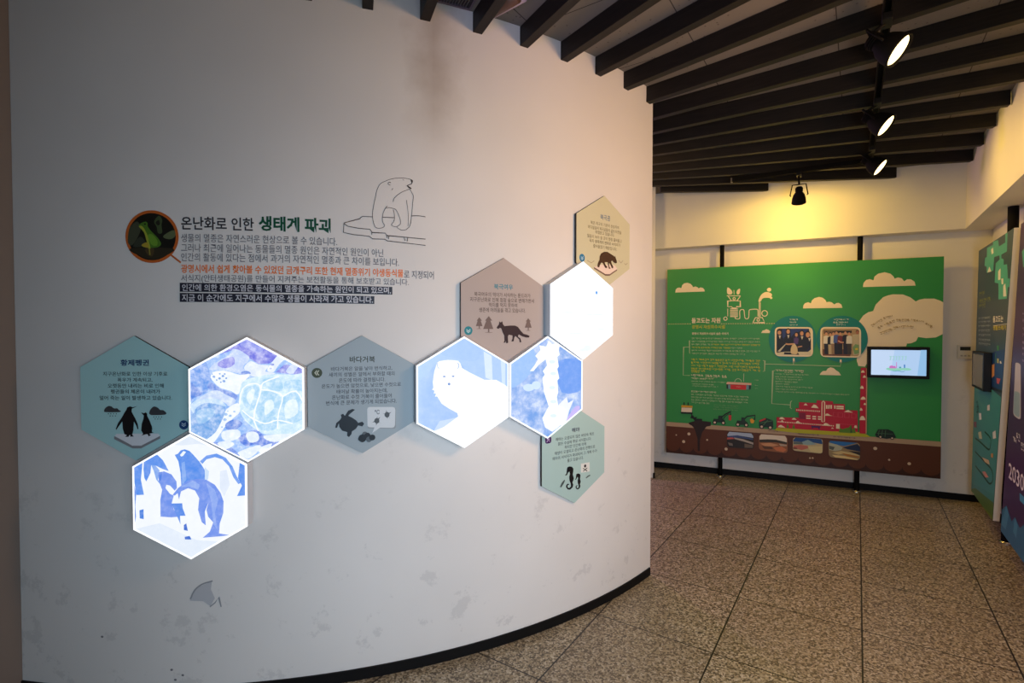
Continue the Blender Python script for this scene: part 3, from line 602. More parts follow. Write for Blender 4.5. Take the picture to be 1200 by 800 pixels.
ART['penguin'] = [
    ('backlit_picture', 'p', 70, [0, 483, 139, 403, 65, 420, -49, 409, -118, 414]),
    ('backlit_picture', 'p', 71, [-415, -243, -233, -203, 43, -345, 208, -363, 119, -414, 41, -452, 25, -468, 0, -483]),
    ('backlit_picture', 'p', 72, [-418, 240, -412, 245, -355, 278, -369, 144, -348, 25, -403, 24, -418, 119]),
    ('backlit_picture', 'p', 72, [-246, 341, -201, 293, -160, 209, -209, 227, -258, 254, -290, 259, -297, 196, -329, 130, -343, 157, -348, 223, -345, 283]),
    ('backlit_picture', 'p', 73, [-290, 259, -258, 254, -228, 214, -241, 142, -223, 101, -254, 142, -271, 208]),
    ('backlit_picture', 'p', 74, [-240, 194, -196, 207, -140, 182, -103, 125, -100, 72, -117, 52, -151, 93, -179, 100, -186, 74, -152, 27, -124, 13, -141, -47, -125, -100, -82, -155, -145, -159, -226, -151, -226, -18, -211, 61, -235, 128]),
    ('backlit_picture', 'p', 75, [-234, 201, -209, 204, -216, 141, -229, 128]),
    ('backlit_picture', 'p', 72, [-113, 335, -88, 344, -68, 370, -37, 378, -2, 365, 26, 335, 76, 274, 111, 214, 117, 134, 23, 133, -66, 78, -71, 191, -86, 284]),
    ('backlit_picture', 'p', 76, [-63, 270, -38, 283, -27, 137, -59, 98]),
    ('backlit_picture', 'p', 55, [-73, 334, -47, 365, -27, 357, -50, 326, -65, 321]),
    ('backlit_picture', 'p', 77, [76, 281, 127, 326, 204, 340, 273, 306, 324, 236, 355, 155, 385, 101, 367, 93, 329, 149, 298, 236, 248, 293, 191, 312, 127, 296, 95, 260]),
    ('backlit_picture', 'p', 78, [113, 234, 145, 200, 137, 133, 112, 134]),
    ('backlit_picture', 'p', 79, [227, 198, 279, 210, 303, 89, 257, -3, 226, 64]),
    ('backlit_picture', 'p', 72, [418, 241, 418, 1, 356, -2, 395, 80, 365, 141, 380, 263]),
    ('backlit_picture', 'p', 74, [-132, 20, -91, 72, -27, 123, 49, 143, 125, 133, 188, 92, 232, 24, 253, -43, 249, -137, 222, -217, 215, -297, 295, -313, 234, -320, 91, -328, 145, -281, 165, -228, 172, -208, 134, -161, 122, -107, 138, -47, 109, -120, 115, -230, 85, -203, 58, -105, 68, -12, 37, 49, -15, 70, -69, 45, -85, -19, -94, 32, -117, 13]),
    ('backlit_picture', 'p', 80, [-141, -49, -61, -49, -58, -89, -37, -149, -79, -148, -76, -216, -116, -114]),
    ('backlit_picture', 'p', 81, [124, 107, 187, 52, 212, -29, 185, -135, 203, -270, 171, -215, 161, -54]),
    ('backlit_picture', 'p', 82, [-79, 78, 23, 129, 74, 95, 60, 55, -3, 83]),
    ('backlit_picture', 'p', 83, [-51, -222, -32, -209, -21, -270, -51, -262]),
    ('backlit_picture', 'p', 83, [-46, -316, -8, -310, 5, -339, -44, -337]),
    ('backlit_picture', 'p', 84, [-418, 103, -403, 39, -413, -66, -408, -146, -418, -198]),
    ('backlit_picture', 'p', 85, [-382, -96, -351, -88, -351, -167, -381, -160]),
]
ART['fox'] = [
    ('backlit_picture', 'p', 86, [418, 241, 418, 0, 365, 37, 277, 94, 195, 123, 113, 146, 47, 170, 8, 204, -16, 240, -51, 267, -110, 284, -180, 292, -241, 284, -282, 250, -314, 199, -348, 158, -390, 132, -418, 123, -418, 241, 0, 483]),
    ('backlit_picture', 'p', 87, [-11, 477, -6, 478, 17, 473, 147, 398, 161, 383, 164, 343, 141, 302, 104, 276, 47, 275, -26, 290, -92, 307, -155, 322, -211, 339, -222, 354]),
    ('backlit_picture', 'p', 88, [183, 362, 262, 320, 271, 95, 201, 125]),
    ('backlit_picture', 'p', 89, [396, 254, 396, 48, 363, 63, 351, 280]),
    ('backlit_picture', 'p', 90, [-229, -239, -52, -218, -189, -301, -275, -324, -280, -321]),
    ('backlit_picture', 'p', 91, [-248, 272, -228, 284, -181, 290, -153, 293, -106, 290, -58, 283, -37, 260, -23, 219, 47, 177, 190, 105, 306, 100, 396, 48, 418, 27, 418, -241, 0, -483, -275, -324, -189, -294, -59, -211, -66, -181, -148, -132, -209, -89, -253, -17, -282, 39, -288, 104, -275, 194]),
    ('backlit_picture', 'p', 91, [-282, 58, -295, 37, -271, 32]),
    ('backlit_picture', 'p', 91, [-271, 25, -282, 6, -258, 5]),
    ('backlit_picture', 'p', 91, [-262, -4, -269, -24, -245, -22]),
    ('backlit_picture', 'p', 92, [-172, 148, -174, 144, -181, 142, -189, 142, -196, 145, -199, 149, -196, 152, -189, 155, -181, 154, -174, 152]),
    ('backlit_picture', 'p', 92, [-92, 147, -95, 144, -101, 141, -109, 142, -115, 144, -117, 148, -115, 152, -108, 154, -101, 154, -95, 151]),
    ('backlit_picture', 'p', 92, [-130, 80, -132, 73, -138, 69, -146, 70, -152, 74, -154, 81, -152, 88, -146, 92, -138, 92, -132, 87]),
    ('backlit_picture', 's', 93, [-244, 269, -245, 262, -247, 253, -247, 243, -243, 233, -237, 223, -233, 216], 2.6),
    ('backlit_picture', 's', 93, [-62, 264, -58, 258, -53, 249, -51, 240, -53, 231, -58, 221, -62, 214], 3.3),
]
ART['sea'] = [
    ('backlit_picture', 'p', 94, [-180, 379, -159, 365, -142, 311, -142, 255, -163, 203, -202, 149, -249, 103, -311, 60, -381, 24, -418, 25, -418, 241]),
    ('backlit_picture', 'p', 95, [123, 246, 211, 275, 339, 270, 416, 243, 418, 241, 418, -43, 369, -67, 255, -80, 167, -57, 121, 31, 102, 156]),
    ('backlit_picture', 'p', 96, [-158, 9, -167, -9, -191, -20, -223, -23, -255, -16, -278, -2, -286, 16, -278, 33, -255, 45, -223, 48, -191, 42, -167, 27]),
    ('backlit_picture', 'p', 96, [-82, 27, -89, 7, -109, -7, -137, -11, -164, -4, -183, 12, -191, 33, -183, 53, -164, 66, -137, 70, -109, 63, -89, 48]),
    ('backlit_picture', 'p', 97, [241, -320, 270, -280, 310, -238, 345, -210, 375, -205, 399, -214, 399, -239, 375, -266, 226, -352]),
    ('backlit_picture', 'p', 98, [115, -192, 167, -150, 231, -108, 249, -168, 320, -142, 261, -251, 232, -342, 216, -358, 163, -388]),
    ('backlit_picture', 'p', 99, [-210, 168, -156, 222, -115, 276, -148, 311, -88, 366, -102, 411, -19, 398, 9, 455, 51, 420, 97, 427, 142, 401, 131, 361, 143, 315, 114, 293, 132, 200, 114, 177, 138, 84, 115, 62, 126, -54, 109, -100, 127, -193, 182, -198, 232, -248, 197, -362, 53, -436, -31, -386, -65, -292, 10, -184, -26, -90, -46, -43, -65, 94, -38, 127, -60, 162, -10, 216, -27, 274, -101, 231, -169, 166]),
    ('backlit_picture', 'p', 100, [91, 247, 84, 237, 64, 231, 39, 231, 20, 239, 12, 250, 20, 260, 39, 266, 64, 266, 84, 258]),
    ('backlit_picture', 'p', 100, [106, 131, 98, 121, 78, 115, 54, 116, 34, 124, 26, 135, 34, 145, 54, 151, 78, 150, 98, 143]),
    ('backlit_picture', 'p', 100, [92, -6, 84, -16, 64, -22, 40, -20, 20, -13, 13, -1, 20, 9, 40, 14, 64, 13, 84, 5]),
    ('backlit_picture', 'p', 100, [107, -146, 99, -156, 79, -161, 54, -159, 35, -151, 27, -140, 34, -129, 54, -124, 79, -126, 99, -134]),
    ('backlit_picture', 'p', 100, [107, -284, 99, -295, 79, -299, 55, -297, 35, -289, 27, -277, 35, -267, 55, -262, 79, -264, 99, -273]),
]
ART['bear'] = [
    ('backlit_picture', 'p', 101, [-247, 255, -260, 251, -293, 247, -339, 243, -384, 242, -416, 243, -400, 252, -384, 254, -339, 257, -293, 259, -260, 258]),
    ('backlit_picture', 'p', 101, [109, 394, 93, 389, 49, 384, -10, 379, -68, 376, -110, 376, -126, 379, -110, 383, -68, 388, -10, 393, 49, 396, 93, 397]),
    ('backlit_picture', 'p', 101, [-54, -19, -73, -24, -127, -28, -200, -31, -271, -31, -322, -29, -341, -25, -322, -20, -271, -15, -200, -12, -127, -12, -74, -14]),
    ('backlit_picture', 'p', 101, [119, -383, 111, -399, 89, -410, 59, -413, 30, -408, 8, -396, 0, -381, 8, -365, 29, -354, 59, -350, 89, -355, 111, -367]),
    ('backlit_picture', 'p', 101, [325, -184, 316, -189, 293, -193, 262, -194, 231, -193, 208, -189, 200, -184, 208, -179, 231, -176, 262, -174, 293, -176, 316, -179]),
    ('backlit_picture', 'p', 101, [-169, 166, -186, 162, -231, 157, -293, 154, -354, 152, -398, 153, -414, 156, -398, 160, -354, 164, -293, 167, -231, 169, -186, 169]),
    ('backlit_picture', 'p', 101, [331, -36, 307, -41, 244, -46, 158, -48, 74, -49, 14, -46, -8, -42, 14, -37, 74, -32, 158, -29, 244, -29, 307, -31]),
    ('backlit_picture', 'p', 101, [25, -233, 8, -237, -40, -241, -104, -241, -168, -240, -214, -236, -230, -232, -214, -227, -168, -224, -104, -223, -40, -224, 8, -228]),
    ('backlit_picture', 'p', 101, [387, 90, 374, 86, 341, 82, 295, 79, 250, 79, 217, 81, 205, 84, 217, 88, 250, 92, 295, 94, 341, 95, 374, 93]),
    ('backlit_picture', 'p', 101, [39, -401, 33, -410, 16, -417, -7, -419, -29, -416, -46, -408, -52, -399, -46, -389, -30, -383, -7, -380, 16, -383, 33, -391]),
    ('backlit_picture', 'p', 102, [205, 191, 201, 181, 193, 174, 182, 174, 174, 180, 171, 190, 174, 200, 182, 206, 193, 207, 201, 201]),
]
ART['wall_text'] = [
    ('title_lettering', 't', 103, [-722, 261, -165, 257], 53.0, '온난화로 인한', 1.6),
    ('title_lettering', 't', 104, [-128, 265, 429, 276], 61.2, '생태계 파괴', 3),
    ('body_lettering', 't', 105, [-723, 141, 479, 141], 33.2, '생물의 멸종은 자연스러운 현상으로 볼 수 있습니다.', 0.4),
    ('body_lettering', 't', 105, [-724, 64, 854, 61], 33.5, '그러나 최근에 일어나는 동물들의 멸종 원인은 자연적인 원인이 아닌', 0.4),
    ('body_lettering', 't', 105, [-725, -11, 985, -14], 33.6, '인간의 활동에 있다는 점에서 과거의 자연적인 멸종과 큰 차이를 보입니다.', 0.4),
    ('highlighted_lettering', 't', 106, [-726, -100, 1022, -110], 34.4, '광명시에서 쉽게 찾아볼 수 있었던 금개구리 또한 현재 멸종위기 야생동식물', 2),
    ('body_lettering', 't', 105, [1029, -110, 1290, -114], 35.9, '로 지정되어', 0.4),
    ('body_lettering', 't', 105, [-727, -182, 1069, -187], 33.7, '서식지(안터생태공원)를 만들어 지켜주는 보전활동을 통해 보호받고 있습니다.', 0.4),
    ('dark_bar', 'p', 107, [-738, -218, 928, -225, 928, -292, -739, -290]),
    ('dark_bar#2', 'p', 107, [-739, -299, 778, -308, 777, -374, -740, -371]),
    ('bar_lettering', 't', 108, [-721, -255, 916, -260], 30.1, '인간에 의한 환경오염은 동식물의 멸종을 가속하는 원인이 되고 있으며,', 1.5),
    ('bar_lettering', 't', 108, [-723, -335, 766, -341], 30.1, '지금 이 순간에도 지구에서 수많은 생물이 사라져 가고 있습니다.', 1.5),
]
ART['frog'] = [
    ('pointer', 's', 109, [142, -146, 218, -207], 7.2),
    ('ring', 'p', 109, [204, -1, 202, 26, 197, 53, 188, 79, 176, 104, 161, 126, 143, 147, 122, 165, 99, 180, 75, 192, 49, 201, 22, 207, -6, 208, -33, 207, -60, 201, -86, 192, -110, 180, -133, 165, -154, 147, -172, 126, -187, 104, -199, 79, -208, 53, -213, 26, -215, -1, -213, -29, -208, -56, -199, -81, -187, -106, -172, -129, -154, -150, -133, -168, -110, -183, -86, -195, -60, -204, -33, -209, -6, -211, 22, -209, 49, -204, 75, -195, 99, -183, 122, -168, 143, -150, 161, -129, 176, -106, 188, -81, 197, -56, 202, -29]),
    ('picture', 'p', 110, [182, -1, 180, 28, 173, 57, 162, 84, 146, 109, 127, 131, 105, 151, 80, 166, 52, 177, 24, 184, -6, 186, -35, 184, -64, 177, -91, 166, -116, 151, -138, 131, -157, 109, -173, 84, -184, 57, -191, 28, -193, -1, -191, -31, -184, -59, -173, -86, -157, -112, -138, -134, -116, -153, -91, -168, -64, -180, -35, -187, -6, -189, 24, -187, 52, -180, 80, -168, 105, -153, 127, -134, 146, -112, 162, -86, 173, -59, 180, -31]),
    ('picture', 'p', 111, [-195, -2, -191, 24, -185, 52, -174, 76, -157, 97, -136, 114, -118, 120, -105, 109, -95, 88, -91, 65, -94, 43, -103, 21, -114, -2, -128, -27, -145, -51, -160, -68, -172, -72, -184, -67, -192, -57, -196, -42, -197, -23]),
    ('picture', 'p', 112, [-154, -79, -145, -54, -121, -21, -98, -2, -80, -8, -64, -27, -54, -46, -55, -59, -63, -71, -77, -79, -104, -84, -136, -86]),
    ('picture', 'p', 113, [86, 5, 97, 16, 115, 28, 132, 38, 147, 46, 162, 51, 173, 50, 179, 38, 181, 21, 179, 6, 170, -6, 156, -15, 142, -20, 127, -21, 111, -18, 98, -14, 90, -9, 85, -3]),
    ('picture', 'p', 114, [16, 120, 24, 138, 39, 156, 52, 165, 63, 160, 73, 146, 79, 132, 79, 120, 75, 108, 72, 93, 74, 72, 78, 49, 77, 32, 69, 24, 55, 22, 45, 27, 40, 39, 38, 58, 35, 76, 27, 91, 18, 106]),
    ('picture', 'p', 115, [27, 109, 32, 119, 43, 128, 52, 132, 57, 126, 61, 114, 62, 104, 59, 96, 52, 90, 46, 87, 38, 92, 30, 101]),
    ('picture', 'p', 116, [-177, -95, -79, -89, 64, -88, 162, -94, 171, -111, 136, -135, 96, -156, 67, -170, 33, -180, -2, -184, -39, -178, -78, -166, -111, -151, -151, -132, -186, -111]),
    ('picture', 'p', 117, [-55, -101, -37, -94, -9, -91, 10, -95, 13, -113, 7, -139, -1, -156, -13, -159, -28, -154, -40, -145, -49, -131, -57, -114]),
    ('picture', 'p', 118, [-107, 81, -106, 89, -99, 97, -91, 103, -79, 110, -64, 115, -52, 118, -44, 115, -38, 110, -35, 103, -35, 98, -37, 91, -36, 81, -28, 68, -17, 53, -4, 37, 10, 23, 25, 8, 39, -7, 51, -23, 62, -41, 68, -56, 65, -68, 56, -77, 43, -84, 24, -88, 1, -90, -22, -90, -46, -88, -70, -85, -82, -79, -75, -71, -57, -60, -43, -46, -43, -25, -47, 0, -53, 21, -61, 34, -71, 44, -80, 54, -91, 63, -102, 73]),
    ('picture', 'p', 119, [-37, 10, -29, 18, -14, 20, 1, 15, 15, 3, 29, -16, 39, -34, 41, -50, 39, -64, 33, -73, 20, -75, 4, -72, -11, -62, -23, -40, -34, -12]),
    ('picture', 'p', 120, [-105, 78, -101, 84, -89, 86, -77, 80, -65, 65, -53, 43, -42, 21, -35, -2, -30, -24, -26, -46, -21, -65, -17, -83, -16, -95, -20, -101, -27, -101, -33, -95, -37, -84, -39, -66, -43, -46, -50, -20, -57, 9, -66, 34, -81, 53, -97, 68]),
    ('picture', 'p', 121, [-88, -70, -78, -60, -59, -50, -43, -46, -35, -53, -29, -67, -28, -79, -30, -85, -35, -89, -44, -90, -60, -86, -79, -78]),
    ('picture', 'p', 122, [-49, 98, -50, 94, -54, 92, -59, 92, -63, 94, -64, 98, -63, 102, -59, 104, -54, 104, -50, 102]),
    ('picture', 's', 123, [-25, -95, -21, -147], 5.0),
]
ART['polar_bear'] = [
    ('bear_outline', 's', 124, [-92, 30, -92, 43, -91, 61, -89, 83, -84, 111, -78, 143, -71, 175, -65, 204, -60, 233, -53, 258, -45, 278, -37, 295, -26, 310, -12, 322, 5, 332, 23, 341, 40, 350, 57, 357, 77, 364, 100, 370, 125, 374, 149, 377, 169, 379, 187, 378, 204, 377, 220, 375, 235, 371, 245, 368], 2.1),
    ('bear_outline', 'p', 124, [229, 369, 250, 367, 249, 352, 238, 346]),
    ('bear_outline', 'p', 124, [197, 318, 216, 312, 238, 298, 233, 288, 207, 302]),
    ('bear_outline', 's', 124, [248, 358, 238, 335, 218, 325, 202, 316, 216, 308, 235, 296], 3.2),
    ('bear_outline', 's', 124, [222, 289, 204, 280, 179, 269, 157, 257, 142, 247, 128, 236, 116, 226, 106, 216, 96, 206, 89, 196, 85, 185, 82, 174, 81, 166], 2.1),
    ('bear_outline', 's', 124, [223, 289, 228, 281, 234, 271, 240, 260, 245, 250, 251, 240, 254, 229, 253, 215, 251, 199, 249, 182, 247, 165, 246, 146, 244, 126, 242, 104, 240, 81, 237, 56, 234, 29, 231, 1, 225, -23, 216, -41, 204, -53, 193, -63, 180, -68, 168, -71, 156, -71, 146, -70, 137, -66, 129, -62, 121, -58, 115, -53, 111, -49], 2.1),
    ('bear_outline', 's', 124, [194, 191, 196, 177, 199, 156, 203, 132, 205, 106, 208, 78, 210, 50, 209, 19, 208, -12, 206, -34], 1.8),
    ('bear_outline', 's', 124, [-92, 33, -91, 20, -89, 2, -85, -16, -81, -33, -75, -49, -68, -60, -57, -66, -45, -68, -33, -67, -21, -65, -10, -61, -2, -56, 4, -51, 7, -45, 7, -38, 4, -30, -3, -21, -8, -11, -10, 0, -10, 12, -10, 25, -8, 40, -5, 56, -1, 71, 5, 85, 11, 98, 17, 109, 23, 117, 29, 124, 32, 128], 2.1),
    ('bear_outline', 's', 124, [13, 103, 21, 107, 34, 112, 48, 115, 67, 112, 88, 108, 102, 104], 2.1),
    ('bear_outline', 's', 124, [82, 100, 85, 87, 89, 68, 91, 50, 92, 34, 91, 18, 88, 4, 81, -9, 71, -20, 66, -29, 68, -36, 75, -41, 84, -44, 92, -46, 101, -46, 111, -44, 121, -38, 132, -30, 140, -20, 143, -9, 142, 4, 140, 17, 136, 31, 131, 47, 125, 62, 117, 78, 108, 93, 102, 104], 2.1),
    ('bear_outline', 's', 124, [63, 329, 58, 330, 51, 332, 45, 331, 41, 327, 39, 321, 39, 316, 44, 312, 51, 309, 57, 307], 2.1),
    ('bear_outline', 's', 124, [162, 364, 166, 363, 171, 361, 174, 360], 2.1),
    ('bear_outline', 's', 124, [78, 282, 76, 277, 73, 271, 72, 266], 2.1),
    ('ice_outline', 's', 124, [239, 56, 253, 59, 274, 62, 295, 63, 318, 62, 342, 60, 359, 58], 3.0),
    ('ice_outline', 's', 124, [-8, 28, 20, 29, 60, 30, 88, 31], 3.0),
    ('ice_outline', 's', 124, [-92, 26, -172, 25, -188, 14, -194, 4, -323, -39, -328, -118, -294, -125, -242, -133, -121, -140, -90, -161, 11, -158, 29, -171, 358, -192], 2.9),
    ('ice_outline', 's', 124, [-321, -46, -294, -64, -208, -77, -112, -81, -96, -107, 12, -106, 29, -126, 358, -137], 2.9),
    ('ice_outline', 's', 124, [-99, -103, -98, -127], 2.7),
    ('ice_outline', 's', 124, [25, -119, 30, -148], 2.7),
    ('ice_outline', 's', 124, [44, -127, 40, -156], 2.7),
    ('ice_outline', 's', 124, [172, -136, 181, -161], 2.8),
    ('ice_outline', 's', 124, [203, -136, 199, -166], 2.8),
]
ART['scuff'] = [
    ('scuff_mark', 'p', 125, [-199, -298, -181, -240, -138, -190, -26, -148, -34, -211, -4, -287, -40, -351, -95, -307]),
    ('scuff_mark', 's', 126, [-195, -286, -187, -268, -176, -241, -162, -217, -146, -198, -126, -182, -104, -168, -75, -157, -42, -149, -20, -143], 5.9),
    ('scuff_mark', 's', 126, [-44, -356, -4, -325, 27, -280, 44, -361], 4.7),
    ('scuff_mark', 'p', 127, [-902, -592, -905, -599, -914, -602, -922, -599, -926, -593, -922, -586, -914, -583, -905, -586]),
    ('scuff_mark', 'p', 127, [-339, -864, -343, -870, -351, -873, -359, -870, -362, -863, -358, -857, -350, -854, -342, -857]),
    ('scuff_mark', 'p', 127, [-252, -911, -255, -918, -263, -920, -271, -917, -274, -911, -271, -904, -263, -902, -255, -905]),
    ('scuff_mark', 'p', 127, [-311, -947, -314, -954, -322, -956, -330, -953, -334, -946, -330, -940, -322, -937, -314, -940]),
]
